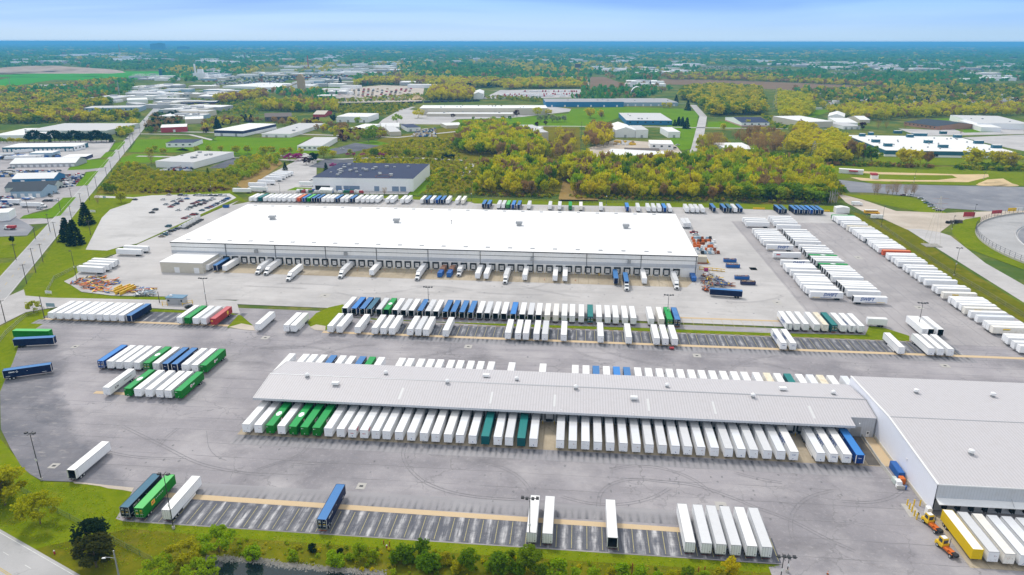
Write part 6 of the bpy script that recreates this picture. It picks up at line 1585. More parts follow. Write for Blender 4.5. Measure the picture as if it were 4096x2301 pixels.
for fn, px, py, rz in ((Q7, 1160, 670, 0), (Q7, 1120, 710, 1), (Q7, 460, 1020, .5), (Q7, 385, 1030, .4), (Q7, 970, 790, .3)):
  X, Y = fn(px, py); t = thing('boat', {0: 'red topped motor boat in the boat yard', 1: 'dark hulled motor boat in the boat yard', .5: 'white motor boat on the gravel before the grey workshop', .4: 'dark motor boat beside the white one before the workshop', .3: 'white motor boat at the corner of the boat yard'}[rz], 'boat', (X, Y, .1), rz + 1)
  part('hull', MB().prism([(-3.4, 1.3), (3.8, 1.5), (2.8, .5), (-3.2, .5)], 'x', -1.1, 1.1, M_blue if rz in (1, .4) else M_whitep), t); part('cabin', MB().prism([(-1.2, 1.4), (-.8, 2.3), (.6, 2.3), (1.4, 1.45)], 'x', -.8, .8, M_logoR if rz == 0 else M_whitep), t)
# school bus, trailers and oddments on the rough ground
t = thing('school_bus', 'yellow school bus with a white roof on the rough ground', 'bus', (*Q6(1215, 745), .1), R(90))
bp = mat('bus yellow', (.80, .42, .015), .4)
part('body', MB().prism([(0, .6), (0, 1.3), (1.4, 1.5), (1.5, 2.7), (1.8, 2.9), (11.0, 2.9), (11.2, 2.7), (11.2, .6)], 'x', -1.2, 1.2, bp), t); part('roof', MB().prism([(1.6, 2.91), (1.9, 3.15), (10.9, 3.15), (11.1, 2.91)], 'x', -1.15, 1.15, M_whitep), t)
q = MB()
for k in range(11): q.box(1.2, 1.225, 2.0 + k * .82, 2.6 + k * .82, 1.9, 2.55, M_glass); q.box(-1.225, -1.2, 2.0 + k * .82, 2.6 + k * .82, 1.9, 2.55, M_glass)
part('window', q, t)
for yy in (1.6, 8.6):
  for sx in (-1, 1): link('wheel', cached('wheel', wheel_mesh), t, (sx * .85, yy, .52))
t = thing('cargo_trailer', 'white enclosed cargo trailer in front of the school bus', 'trailer', (*Q6(1135, 788), .1), R(-90)); part('body', MB().box(-1.1, 1.1, 0, 8.4, .5, 3.0, M_whitep), t); link('wheel', cached('wheel', wheel_mesh), t, (.8, 3.8, .45)); link('wheel', cached('wheel', wheel_mesh), t, (.8, 4.9, .45)); part('drawbar', MB().box(-.1, .1, -1.8, 0, .4, .55, M_dark), t)
t = thing('box_truck', 'white lorry on the rough ground behind the fence', 'truck', (*Q6(1055, 665), .1), R(90)); part('box', MB().box(-1.2, 1.2, 2.2, 8.5, .8, 3.1, M_white), t); part('cab', MB().prism([(0, .5), (0, 1.3), (.5, 2.2), (2, 2.2), (2, .5)], 'x', -1, 1, M_whitep), t); link('wheel', cached('wheel', wheel_mesh), t, (.8, 1.1, .5)); link('wheel', cached('wheel', wheel_mesh), t, (.8, 6.6, .5))
t = thing('storage_box', 'white storage box at the far end of the fence column', 'container', (*E3(1692, 405), .1), 0); part('body', MB().box(0, 10, 0, 6, .1, 4.2, M_whitep), t); part('roof', MB().prism([(0, 4.21), (10, 4.21), (5, 5)], 'y', -.1, 6.1, M_whitep), t)
for fn, px, py, lb, m_, w_ in ((E3, 885, 365, 'long yellow skid under the north fence', M_yel, 9), (E3, 1598, 390, 'short yellow skid beside the blue containers', M_yel, 4.5)):
  X, Y = fn(px, py); t = thing('beam_stack', lb, 'beams', (X, Y, .1)); q = MB()
  for k in range(4): q.box(-w_ / 2, w_ / 2, k * .35, k * .35 + .25, .1 + (k % 2) * .3, .9 + (k % 2) * .3, m_)
  part('beam', q, t); part('support', MB().box(-w_ / 2 + .3, -w_ / 2 + .6, -.1, 1.5, 0, .1, M_wood), t)
t = thing('scoreboard', 'dark red board on the edge of the rough ground', 'board', (*E4(1465, 445), .1), .1); part('panel', MB().box(0, 8.5, 0, .3, .3, 3.8, MW('red')), t); part('post', MB().box(.4, .8, .3, .6, 0, 3.5, M_dark).box(7.5, 7.9, .3, .6, 0, 3.5, M_dark), t)
X, Y = E4(1300, 510); tag(link('tyre_pile', MB().cyl((0, 0, 0), (0, 0, 1.6), 1.5, 1.4, M_blk, 10).cyl((3.2, .6, 0), (3.2, .6, 2), 1.6, 1.5, MW('brown'), 10).cyl((6.5, 1.5, 0), (6.5, 1.5, 2.2), 1.7, 1.5, M_dark, 10).cyl((10, 2.6, 0), (10, 2.6, 2), 1.6, 1.3, MW('brown'), 10).mesh('tyre_pile'), None, (X, Y, .08)), 'pile of dark barrels on the rough ground by the oval', 'pile')
t = thing('starting_gate', 'small red roofed stand at the dirt bike course', 'stand', (*Q6(1145, 415), .1)); part('wall', MB().box(0, 6, 0, 5, 0, 3.5, MW('white')), t); part('roof', MB().box(-.4, 5, -.4, 5.4, 3.51, 5.2, MW('red')), t)
t = thing('course_office', 'white cabin with a red striped porch by the dirt bike course', 'cabin', (*Q6(835, 360), .1), R(-18)); part('wall', MB().box(0, 22, 0, 6, 0, 3.8, MW('white')), t); part('porch', MB().box(9, 17, -2.5, -.02, 2.6, 3.6, MW('red')), t); part('roof', MB().box(-.3, 22.3, -.3, 6.3, 3.81, 4.2, MR_('white')), t)
# oval race track wall with catch fence
q = MB(); n = 160; f_ = MB()
for k in range(n):
  a, b_ = 2 * math.pi * k / n, 2 * math.pi * (k + 1) / n
  p0 = (oc[0] + rx * math.cos(a), oc[1] + rx * math.sin(a)); p1 = (oc[0] + rx * math.cos(b_), oc[1] + rx * math.sin(b_))
  q.quad([(*p0, 0), (*p1, 0), (*p1, 1.2), (*p0, 1.2)], M_concrete); q.quad([(*p0, 1.2), (*p1, 1.2), (p1[0] * .998 + oc[0] * .002, p1[1] * .998 + oc[1] * .002, 1.2), (p0[0] * .998 + oc[0] * .002, p0[1] * .998 + oc[1] * .002, 1.2)], M_concrete)
  f_.cyl((*p0, 1.2), (*p0, 4.6), .1, .1, M_dark, 5)
  for z in (2.2, 3.2, 4.3): f_.cyl((*p0, z), (*p1, z), .06, .06, M_dark, 4)
t = thing('track_wall', 'curved concrete wall and dark catch fence round the oval track', 'wall'); part('barrier', q, t); part('catch_fence', f_, t)
q = MB()
for k in range(n):
  a, b_ = 2 * math.pi * k / n, 2 * math.pi * (k + 1) / n; s1, s2 = rx * .81, rx * .81
  q.quad([(oc[0] + s1 * math.cos(a), oc[1] + s2 * math.sin(a), 0), (oc[0] + s1 * math.cos(b_), oc[1] + s2 * math.sin(b_), 0), (oc[0] + s1 * math.cos(b_), oc[1] + s2 * math.sin(b_), 1), (oc[0] + s1 * math.cos(a), oc[1] + s2 * math.sin(a), 1)], M_whitep)
tag(link('infield_wall', q.mesh('infield_wall')), 'low white wall round the infield of the oval', 'wall')
for k, (x, y, w_, m_) in enumerate(((1810, 420, 9, MW('red')), (1970, 395, 7, M_yel), (2070, 390, 10, M_whitep))):
  X, Y = E4(x, y); t = thing('track_banner', ('red', 'yellow', 'white')[k] + ' advertising board on the catch fence', 'banner', (X, Y - .6, .5), R(18 - 6 * k)); part('panel', MB().box(-w_ / 2, w_ / 2, 0, .15, .6, 3.2, m_), t); part('frame', MB().box(-w_ / 2, -w_ / 2 + .15, .16, .3, 0, 3.2, M_dark), t)
# ------------------------------------------------------------------ guard booth, bollards, barrels, person
t = thing('guard_booth', 'grey guard booth with a blue grey roof on the entrance island', 'booth', (*C1(1612, 165), .12))
bx1 = XA(1770 / 2.4114, t.location[1], 0) - t.location[0]
part('wall', MB().box(0, bx1, 0, 4.2, 0, 3.4, MW('grey')), t); part('roof', MB().box(-.4, bx1 + .4, -.4, 4.6, 3.41, 3.75, MR_('blue')), t)
part('window', MB().box(.5, 1.6, -.06, -.01, 1.5, 2.5, M_glass), t); part('window', MB().box(bx1 - 1.2, bx1 - .4, -.06, -.01, 1.5, 2.5, M_glass), t); part('door', MB().box(bx1 - 2.6, bx1 - 1.7, -.06, -.01, .05, 2.3, M_steel), t); part('roof_unit', MB().box(1.2, 2.3, 1, 2, 3.76, 4.5, M_whitep), t)
for k, (x0, y0, x1, y1) in enumerate(((1565, 160, 1612, 160), (1570, 180, 1615, 178), (1760, 175, 1860, 160), (1790, 150, 1855, 145))):
  a, b_ = C1(x0, y0), C1(x1, y1); q = MB()
  q.cyl((*a, 0), (*a, 1.3), .16, .16, M_yel, 8); q.cyl((*b_, 0), (*b_, 1.3), .16, .16, M_yel, 8); q.cyl((*a, .9), (*b_, .9), .12, .12, M_yel, 6)
  tag(link('guard_rail', q.mesh('guard_rail'), None, (0, 0, .1)), f'yellow guard rail by the booth, {nth(k + 1)} of four', 'guard rail', 'yellow guard rails')
for k, (x, y) in enumerate(((1400, 775), (1465, 778), (1523, 782), (1421, 812), (1445, 840), (1468, 880), (1492, 912))):
  X, Y = C8(x, y); tag(link('bollard', MB().cyl((0, 0, 0), (0, 0, 1.9), .19, .19, M_yel, 10).cyl((0, 0, 1.9), (0, 0, 2.0), .19, .08, M_yel, 10).mesh('bollard'), None, (X, Y, .08)), f'yellow bollard by the shed corner, {nth(k + 1)} from the far end', 'bollard', 'yellow bollards by the shed')
strip('fuel_pad', *(lambda a, b_: (a[0], b_[0], b_[1], a[1]))(C8(1340, 760), C8(1560, 900)), .095, M_patch)
def person():
  X, Y = C8(1508, 892)
  me = bpy.data.meshes.new('person')
  J = [(0, 0, .95), (0, -.05, 1.2), (-.0, -.12, 1.42), (0, -.16, 1.52), (0, -.2, 1.62), (0, -.22, 1.74), (-.19, -.1, 1.4), (-.3, -.22, 1.15), (-.26, -.42, 1.05), (.19, -.1, 1.4), (.33, -.3, 1.2), (.3, -.52, 1.1), (-.1, 0, .9), (-.13, -.06, .5), (-.14, .04, .08), (-.14, -.14, .04), (.1, 0, .9), (.15, .02, .5), (.18, .12, .08), (.18, -.06, .04)]
  E_ = [(0, 1), (1, 2), (2, 3), (3, 4), (4, 5), (2, 6), (6, 7), (7, 8), (2, 9), (9, 10), (10, 11), (0, 12), (12, 13), (13, 14), (14, 15), (0, 16), (16, 17), (17, 18), (18, 19)]
  rad = [.16, .15, .17, .07, .10, .09, .08, .055, .04, .08, .055, .04, .1, .075, .05, .05, .1, .075, .05, .05]
  me.from_pydata(J, E_, [])
  o = link('person', me, None, (X, Y, .1), R(-60)); o.scale = (1, 1, 1)
  sk = o.modifiers.new('skin', 'SKIN'); o.modifiers.new('smooth', 'SUBSURF').levels = 1
  for i, r in enumerate(rad): me.skin_vertices[0].data[i].radius = (r, r * .8)
  me.skin_vertices[0].data[0].use_root = True
  dg = bpy.context.evaluated_depsgraph_get(); nm = bpy.data.meshes.new_from_object(o.evaluated_get(dg)); o.modifiers.clear(); o.data = nm
  nm.materials.append(mat('black clothing', (.02, .02, .025), .9)); nm.materials.append(mat('skin', (.45, .27, .19), .6))
  for p in nm.polygons:
    c = p.center
    if (c.z > 1.56 and c.y < -.22) or (math.hypot(c.y + .47, c.z - 1.07) < .1): p.material_index = 1
  tag(o, 'person in dark clothes leaning forward beside the yellow bollards', 'person')
  part('hair', MB().cyl((0, -.2, 1.68), (0, -.2, 1.8), .10, .05, M_blk, 8), o)
  part('cap', MB().box(-.08, .08, -.38, -.26, 1.69, 1.71, M_blk), o)
person()
# clutter along the shed wall
def box_thing(name, label, cat, fn, px, py, sx, sy, sz, m, rz=0, top=None, extra=None):
  X, Y = fn(px, py); t = thing(name, label, cat, (X, Y, .09), rz)
  part('body', MB().box(-sx / 2, sx / 2, -sy / 2, sy / 2, .1, sz, m, top=top), t); part('lid', MB().prism([(-sx / 2 - .04, sz + .01), (sx / 2 + .04, sz + .01), (sx / 2 - .1, sz + .18), (-sx / 2 + .1, sz + .18)], 'y', -sy / 2, sy / 2, top or m), t); part('skid', MB().box(-sx / 2 + .1, sx / 2 - .1, -sy / 2 + .1, -sy / 2 + .3, 0, .099, M_dark), t)
box_thing('waste_bin', 'long blue compactor bin against the shed wall', 'bin', C8, 1298, 470, 1.9, 6.5, 2.2, M_blue)
box_thing('waste_bin', 'orange bin against the shed wall', 'bin', C8, 1345, 560, 1.5, 1.8, 1.7, M_orangeM)
box_thing('cabinet', 'white cabinet beside the orange bin', 'cabinet', C8, 1312, 585, 1.5, 1.8, 1.6, M_whitep)
box_thing('cabinet', 'pale green cabinet beside the concrete barrier', 'cabinet', C8, 1283, 560, 1.2, 2.4, 1.4, MW('sage'))
box_thing('water_tank', 'white tank at the shed corner behind the yard tractors', 'tank', C8, 1598, 870, 1.2, 1.6, 2.4, M_whitep)
t = thing('barrel', 'blue barrel in front of the shed wall', 'barrel', (*C8(1385, 620), .09)); part('drum', MB().cyl((0, 0, 0), (0, 0, 1.0), .34, .34, M_blue, 12), t); part('rim', MB().cyl((0, 0, 1.0), (0, 0, 1.04), .36, .36, M_blue, 12), t)
t = thing('pallet_bin', 'concrete sided bay holding a white crate by the shed', 'crate', (*C8(1338, 622), .09)); part('side', MB().box(-1.2, 1.2, -.1, .1, 0, 1.1, M_concrete), t); part('tray', MB().box(-1.0, 1.0, .12, 1.4, .05, .8, M_whitep), t)
tag(link('ramp_wall', MB().box(-.12, .12, 0, 18.5, 0, 1.0, M_concrete).mesh('ramp_wall'), None, (96.7, 199.5, .05), R(-1)), 'long low concrete wall beside the sunken ramp', 'wall')
X, Y = C8(1215, 470); tag(link('barrier', MB().prism([(-.3, 0), (.3, 0), (.14, 1.0), (-.14, 1.0)], 'y', -4, 4, M_concrete).mesh('barrier'), None, (X, Y, .08), R(3)), 'row of white concrete barriers beside the blue bin', 'barrier')
flat('ramp_floor', [(97.0, 200), (100.8, 200), (100.8, 217.2), (97.0, 217.2)], .10, M_tan)
flat('ramp_floor', [(92.9, 200), (96.5, 200), (96.5, 217.2), (92.9, 217.2)], .10, mat('oil stained ramp', (.13, .115, .10), .9, var=.4, scale=.4, coord='World'))
for k, (fn, x, y) in enumerate(((C8, 252, 1420), (C8, 636, 1440), (E1, 1300, 940), (E1, 1570, 940), (E1, 1330 + 500, 885), (E1, 2025, 955), (E2, 683, 1035), (E2, 985, 1042))):
  X, Y = fn(x, y); q = MB(); q.box(-.25, .25, -.25, .25, 0, .05, M_dark); q.cyl((0, 0, .05), (0, 0, 1.0), .2, .05, M_orangeM, 8); q.cyl((0, 0, .45), (0, 0, .62), .145, .115, M_whitep, 8)
  tag(link('traffic_cone', q.mesh('traffic_cone'), None, (X, Y, .12)), ('left' if k == 0 else 'right') + ' orange cone at the bottom edge of the yard' if k < 2 else f'orange cone on the dock apron, {nth(k - 1)} from the left', 'cone', 'orange cones')
X, Y = C3(1655, 600); t = thing('fuel_cart', 'small red cart in front of the island trailers', 'cart', (X, Y, .1)); part('tray', MB().box(-.9, .9, -.7, .7, .4, 1.0, MW('red')), t); part('wheel', MB().cyl((-.95, 0, .35), (-.75, 0, .35), .35, .35, M_blk, 8).cyl((.95, 0, .35), (.75, 0, .35), .35, .35, M_blk, 8), t); part('handle', MB().cyl((0, -.7, .8), (0, -1.6, 1.3), .05, .05, M_dark, 5), t)
# ------------------------------------------------------------------ steel rack scrap on the turn by the guard booth
def scrap(label, fn, polyp, n, mats, hmax, ln=(1.5, 4.2), name='scrap_pile', wr=(.08, .3)):
  P = np.array([fn(*p) for p in polyp]); lo, hi = P.min(0), P.max(0); q = MB(); c = 0
  while c < n:
    p = rng.uniform(lo, hi)
    if not inpoly(p[None], P)[0]: continue
    c += 1; a = rng.choice((rng.normal(0, .25), rng.normal(1.57, .3), rng.uniform(0, 3.1))); L_ = rng.uniform(*ln); z = rng.uniform(0, hmax); w_ = rng.uniform(*wr)
    d = np.array([math.cos(a), math.sin(a)]) * L_ / 2; e = np.array([-d[1], d[0]]) / L_ * 2 * w_
    z2 = max(.05, z + rng.normal(0, .25)); m_ = random.choice(mats)
    for zz in (0, .22):
      q.quad([(p[0] - d[0] - e[0], p[1] - d[1] - e[1], z + zz), (p[0] + d[0] - e[0], p[1] + d[1] - e[1], z2 + zz), (p[0] + d[0] + e[0], p[1] + d[1] + e[1], z2 + zz), (p[0] - d[0] + e[0], p[1] - d[1] + e[1], z + zz)], m_)
    q.quad([(p[0] - d[0] - e[0], p[1] - d[1] - e[1], z), (p[0] + d[0] - e[0], p[1] + d[1] - e[1], z2), (p[0] + d[0] - e[0], p[1] + d[1] - e[1], z2 + .22), (p[0] - d[0] - e[0], p[1] - d[1] - e[1], z + .22)], m_)
    q.quad([(p[0] + d[0] - e[0], p[1] + d[1] - e[1], z2), (p[0] + d[0] + e[0], p[1] + d[1] + e[1], z2), (p[0] + d[0] + e[0], p[1] + d[1] + e[1], z2 + .22), (p[0] + d[0] - e[0], p[1] + d[1] - e[1], z2 + .22)], m_)
  return tag(link(name, q.mesh(name, fix=False), None, (0, 0, .12)), label, kind='stuff')
M_rust = mat('rusty orange rack steel', (.36, .10, .03), .8, var=.5, scale=1.0)
MO = (M_orangeM, M_orangeM, M_rust, M_yel, M_rust, M_blue, M_dark)
scrap('tangled orange and rusty rack steel on the turn by the guard booth', R4, ((520, 985), (600, 950), (700, 935), (880, 955), (900, 975), (800, 1010), (1010, 1015), (1150, 1025), (1160, 1045), (1000, 1070), (760, 1050), (620, 1045), (600, 1000)), 190, MO, 1.0, (1.5, 4.2), wr=(.15, .5))
scrap('grey wire rack panels at the end of the steel heap', R4, ((1010, 1040), (1130, 1045), (1140, 1075), (1000, 1078)), 110, (M_steel, M_steel, MW('skyblue')), 1.2)
for k, (x0, y0, x1, y1) in enumerate(((850, 1068, 985, 1012), (840, 1052, 960, 1008), (885, 1072, 1000, 1020), (845, 1040, 900, 1012))):
  a, b_ = np.array(R4(x0, y0)), np.array(R4(x1, y1)); q = MB(); L_ = np.linalg.norm(b_ - a)
  for dz in (0, .55, 1.1): q.box(0, L_, -.3, .3, .15 + dz, .55 + dz, M_yel)
  for x in np.arange(.6, L_, 1.6): q.box(x, x + .18, -.34, .34, .1, 1.7, M_yel)
  tag(link('beam_stack', q.mesh('beam_stack'), None, (*a, .12), math.atan2(*(b_ - a)[::-1])), f'stack of yellow steel beams on the scrap heap, {nth(k + 1)} of four', 'beams', 'yellow beam stacks')
scrap('blue and grey wire racks heaped behind the side-on container', E3, ((270, 1060), (380, 1060), (520, 1130), (600, 1165), (640, 1185), (350, 1190), (290, 1200)), 240, (M_steel, M_steel, M_blue, M_yel, MW('navy'), M_rust), 1.5, (1.5, 3.5), 'wire_racks')
scrap('orange rack ends heaped at the nose of the side-on container', E3, ((280, 1195), (350, 1200), (355, 1235), (300, 1230)), 70, (M_orangeM, M_rust, MW('skyblue')), 1.5, (1, 2.5), 'rack_ends')
a, b_ = np.array(E3(255, 995)), np.array(E3(525, 1022)); q = MB(); L_ = np.linalg.norm(b_ - a)
for z in (.1, 1.3): q.box(0, L_, -.15, .15, z, z + .3, M_yel)
for x in np.arange(0, L_, 2.4): q.box(x, x + .25, -.6, .6, 0, 1.7, M_yel)
tag(link('barrier_rail', q.mesh('barrier_rail'), None, (*a, .12), math.atan2(*(b_ - a)[::-1])), 'long yellow steel rail frame beside the white building', 'rail')
t = thing('baler', 'yellow baler with a stair at the corner of the white building', 'machine', (*E3(285, 935), .12)); part('hopper', MB().box(-2.6, 2.6, 0, 4, .6, 4.2, MW('cream')), t); part('base', MB().box(-2.8, 3.2, -.6, 4.2, 0, .6, M_rust), t); part('stair', MB().prism([(2.7, 0), (4.6, 0), (2.7, 3.2)], 'y', 1, 2, M_yel), t)
t = thing('waste_bin', 'small magenta bin beside the yellow rail frame', 'bin', (*E3(325, 1015), .12)); part('body', MB().box(-1, 1, -.8, .8, .2, 1.8, mat('magenta bin', (.30, .02, .12), .5)), t); part('wheel', MB().cyl((-1, -.6, .2), (1, -.6, .2), .2, .2, M_blk, 8), t)
t = thing('skip', 'blue skip beside the grass strip of the car park', 'skip', (*R4(1665, 425), .12)); part('hull', MB().prism([(-2, .1), (2, .1), (2.4, 2), (-2.4, 2)], 'y', -1.2, 1.2, M_blue), t); part('load', MB().box(-2.1, 2.1, -1.0, 1.0, 2.01, 2.2, M_dark), t)
# road signs and board signs
for fn, px, py, w_, h_, m_, lb in ((C1, 472, 72, 3.6, 1.5, M_whitep, 'white board sign on the verge by the entrance'), (Q7, 1368, 1225, 4.5, 1.7, M_whitep, 'white board sign on the lawn beside the spruces'), (Q7, 1540, 1015, 2.6, 1.6, MW('skyblue'), 'pale blue board sign on the upper lawn'), (C1, 492, 200, 4.5, 1.9, MW('skyblue'), 'pale board sign beside the guard row'), (Q7, 1730, 92, 4.5, 5, M_blk, 'black framed sign by the industrial entrance')):
  X, Y = fn(px, py); t = thing('board_sign', lb, 'sign', (X, Y, .05)); part('panel', MB().box(-w_ / 2, w_ / 2, -.06, .06, .7, .7 + h_, m_), t); part('post', MB().box(-w_ / 2 + .2, -w_ / 2 + .32, .07, .19, 0, .6 + h_, M_steel).box(w_ / 2 - .32, w_ / 2 - .2, .07, .19, 0, .6 + h_, M_steel), t)
  if m_ is M_whitep: part('lettering', MB().box(-w_ * .3, w_ * .3, -.075, -.065, .9 + h_ * .45, .9 + h_ * .55, M_logoB).box(-w_ * .2, w_ * .2, -.075, -.065, .8 + h_ * .2, .8 + h_ * .28, M_logoK), t)
t = thing('fire_hydrant', 'red hydrant with white cap on the verge by the corner road', 'hydrant', (*C5(527, 1243), .05)); part('barrel', MB().cyl((0, 0, 0), (0, 0, .9), .22, .2, MW('red'), 10), t); part('cap', MB().cyl((0, 0, .9), (0, 0, 1.15), .22, .08, M_whitep, 10), t)
t = thing('fire_hydrant', 'white hydrant between two rusty posts on the bank', 'hydrant', (*C6(1318, 1190), .1)); part('barrel', MB().cyl((0, 0, 0), (0, 0, .8), .2, .2, MW('red'), 10), t); part('cap', MB().cyl((0, 0, .8), (0, 0, 1.05), .24, .1, M_whitep, 10), t)
for k, (fn, px, py) in enumerate(((C6, 1290, 1158), (C6, 1345, 1172), (C7, 1270, 1435), (C8, -608, 1420), (C8, -548, 1412))):
  X, Y = fn(px, py); tag(link('guard_post', MB().cyl((0, 0, 0), (0, 0, 1.5 if k != 2 else 3.2), .14, .14, M_rust, 8).mesh('guard_post'), None, (X, Y, .05)), ('rusty post left of the white hydrant', 'rusty post right of the white hydrant', 'tall rusty post in the bushes', 'left rusty post at the right end of the bank', 'right rusty post at the right end of the bank')[k], 'post')
# ------------------------------------------------------------------ light masts, poles, fences
def mast(label, fn, px, py, top, heads=4, m=M_pole, plate=True, name='light_mast', group='yard light masts', gz=.1, toppx=None):
  X, Y = fn(px, py); u, v = fn.px(px, py); h = HT(u, v, fn.px(px, top)[1])
  t = thing(name, label, 'light mast', (X, Y, gz), 0, group)
  part('pole', MB().cyl((0, 0, 0), (0, 0, h), .15, .09, m, 8), t); part('base', MB().cyl((0, 0, 0), (0, 0, .8), .38, .36, M_concrete, 10), t)
  q = MB()
  if heads > 1: q.box(-1.9, 1.9, -.06, .06, h - .12, h + .02, m); q.box(-.06, .06, -1.2, 1.2, h - .12, h + .02, m)
  part('crossarm', q if heads > 1 else MB().box(-.05, .05, -.9, .05, h - .1, h, m), t)
  spots = [(-1.9, 0), (-.75, -.3), (.75, -.3), (1.9, 0)] if heads == 4 else ([(-1.2, 0), (1.2, 0)] if heads == 2 else [(0, -.9)])
  for x, y in spots: part('floodlight', MB().prism([(y - .45, h - .12), (y + .4, h - .05), (y + .4, h + .3), (y - .3, h + .28)], 'x', x - .38, x + .38, m), t)
  if plate: part('sign_plate', MB().box(-.28, .28, -.3, -.24, h * .42, h * .42 + .8, M_whitep), t)
MASTS = ((D, 1079, 787, 723, 4, 'mast in the north island row left of the red marked trailers'), (D, 1678, 803, 743, 4, 'mast standing by the last green container of the island row'), (D, 105, 1209, 1091, 2, 'mast on the verge left of the lone open trailer'), (D, 437, 1331, 1194, 2, 'mast beside the green container of the south row'), (D, 520, 768, 701, 4, 'mast between the guard booth and the docks'), (D, 2308, 832, 763, 4, 'mast by the trailer with red script'), (D, 1332, 1372, 1254, 4, 'mast in front of two white trailers of the south row'), (E4, 1365, 1062, 772, 2, 'mast behind the middle of the east fence column'), (E4, 600, 550, 330, 1, 'mast behind the far end of the east fence column'), (E1, 2418, 272, 75, 2, 'mast under the north fence near the woods'), (E2, 1288, 300, 97, 1, 'mast in the gap of the row under the north fence'), (R4, 566, 955, 742, 1, 'mast on the lawn beside the three side-on trailers'), (R4, 1558, 325, 195, 1, 'mast on the north edge of the car park'), (R4, 1752, 275, 215, 1, 'mast by the dry reeds'), (R4, 2062, 318, 245, 1, 'mast on the neighbouring trailer lot'), (D, 1980, 1440, 1402, 2, 'mast cut by the bottom edge right of the south row'), (C8, 180, 1500, 1275, 2, 'mast at the lawn corner in the bottom right'), (Q6, 1540, 448, 340, 1, 'mast beside the dirt bike course'), (Q6, 2100, 780, 655, 1, 'mast between the gravel lot and the oval'), (E4, 1345, 575, 432, 1, 'mast on the tip of the oval lawn'), (Q6, 2195, 420, 350, 1, 'mast at the right end of the dirt bike course'))
for fn, px, py, top, hd, lb in MASTS: mast('tall dark light ' + lb, fn, px, py, top, hd)
# street lamp at the bottom left
X, Y = C5(1168, 1560); u, v = C5.px(1168, 1560); h = HT(u, v, C5.px(1150, 1220)[1])
t = thing('street_lamp', 'grey street lamp with a curved arm at the bottom left', 'street lamp', (X, Y, 0)); part('pole', MB().cyl((0, 0, 0), (-.2, .3, h), .22, .15, M_steel, 8), t)
q = MB(); arc = [(-.2 - .25 * k, .3 - .0 * k, h - 2.2 + .35 * math.sin(k / 10 * 1.6) * 1.3 - .04 * k) for k in range(11)]
for a, b_ in zip(arc, arc[1:]): q.cyl(a, b_, .06, .06, M_steel, 6)
part('arm', q, t); e = arc[-1]; part('lamp_head', MB().prism([(e[0] + .1, e[2] - .02), (e[0] - .8, e[2] - .22), (e[0] - .9, e[2] - .3), (e[0] + .1, e[2] - .26)], 'y', e[1] - .2, e[1] + .2, M_whitep), t)
def wood_pole(label, fn, px, py, top, group='utility poles along the main road', arm=True, wire=None):
  X, Y = fn(px, py); u, v = fn.px(px, py); h = HT(u, v, fn.px(px, top)[1])
  t = thing('utility_pole', label, 'utility pole', (X, Y, 0), math.atan2(tdir[1], tdir[0]), group); part('pole', MB().cyl((0, 0, 0), (0, 0, h), .22, .15, M_wood, 7), t)
  if arm: part('crossarm', MB().box(-.08, .08, -1.4, 1.4, h - .6, h - .45, M_wood), t); part('insulator', MB().cyl((0, -1.2, h - .45), (0, -1.2, h - .15), .08, .06, M_steel, 6).cyl((0, 1.2, h - .45), (0, 1.2, h - .15), .08, .06, M_steel, 6), t)
  return (X, Y, h)
POLES = [(40, 1265, 1105), (197, 985, 840), (265, 905, 722), (318, 828, 690), (422, 687, 530), (370, 605, 470), (668, 625, 520), (530, 520, 410), (716, 300, 196), (600, 410, 318), (660, 370, 258), (788, 205, 128), (822, 160, 80), (885, 83, 10), (120, 810, 690), (262, 655, 560), (210, 460, 360), (448, 455, 350), (525, 348, 280)]
tops = []
for k, (x, y, tp) in enumerate(POLES): tops.append(wood_pole(f'wooden utility pole by the main road, {nth(k + 1)} in order along both verges', R4, x, y, tp))
for k, (x, y, tp) in enumerate(((965, 830, 740), (985, 800, 715), (920, 885, 810), (1035, 740, 682), (1070, 680, 630), (1130, 720, 660), (840, 560, 480), (1470, 640, 560))): wood_pole(f'far wooden pole by the main road, {nth(k + 1)} in order toward the horizon', R1, x, y, tp, 'far utility poles')
for k, (fn, x, y, tp) in enumerate(((R2, 1790, 880, 640), (R3, 820, 880, 720), (R2, 360, 740, 660), (R2, 735, 790, 690), (C1, 430, 300, 80), (C1, 1540, 150, 40))): wood_pole(f'thin lone pole standing off the road, {nth(k + 1)} of six', fn, x, y, tp, 'lone poles', arm=k < 3)
# lattice tower on the east lane
X, Y = E4(1130, 745); t = thing('lattice_tower', 'rusty slender lattice pylon beside the east lane', 'pylon', (X, Y, 0)); hh = HT(*E4.px(1130, 745), E4.px(1185, 225)[1])
q = MB()
for z0 in np.linspace(0, 1, 11)[:-1]:
  z1 = z0 + .1; r0_, r1_ = 3.4 * (1 - z0) + .25, 3.4 * (1 - z1) + .25
  c0 = [(sx * r0_, sy * r0_, z0 * hh) for sx, sy in ((-1, -1), (1, -1), (1, 1), (-1, 1))]; c1 = [(sx * r1_, sy * r1_, z1 * hh) for sx, sy in ((-1, -1), (1, -1), (1, 1), (-1, 1))]
  for k in range(4): q.cyl(c0[k], c1[k], .06, .06, M_creamw, 4); q.cyl(c0[k], c1[(k + 1) % 4], .02, .02, M_creamw, 3)
part('lattice', q, t); part('foundation', MB().box(-5, 5, -4, 4, -.1, .4, M_rock), t)
q = MB()
for k in range(3):
  for sx in (-1, 1): q.cyl((0, 0, hh * (.75 + .1 * k)), (sx * 5, 0, hh * (.76 + .1 * k)), .1, .05, MW('brick'), 4)
part('pylon_arms', q, t)  # plain crossarm rods, merged into one mesh
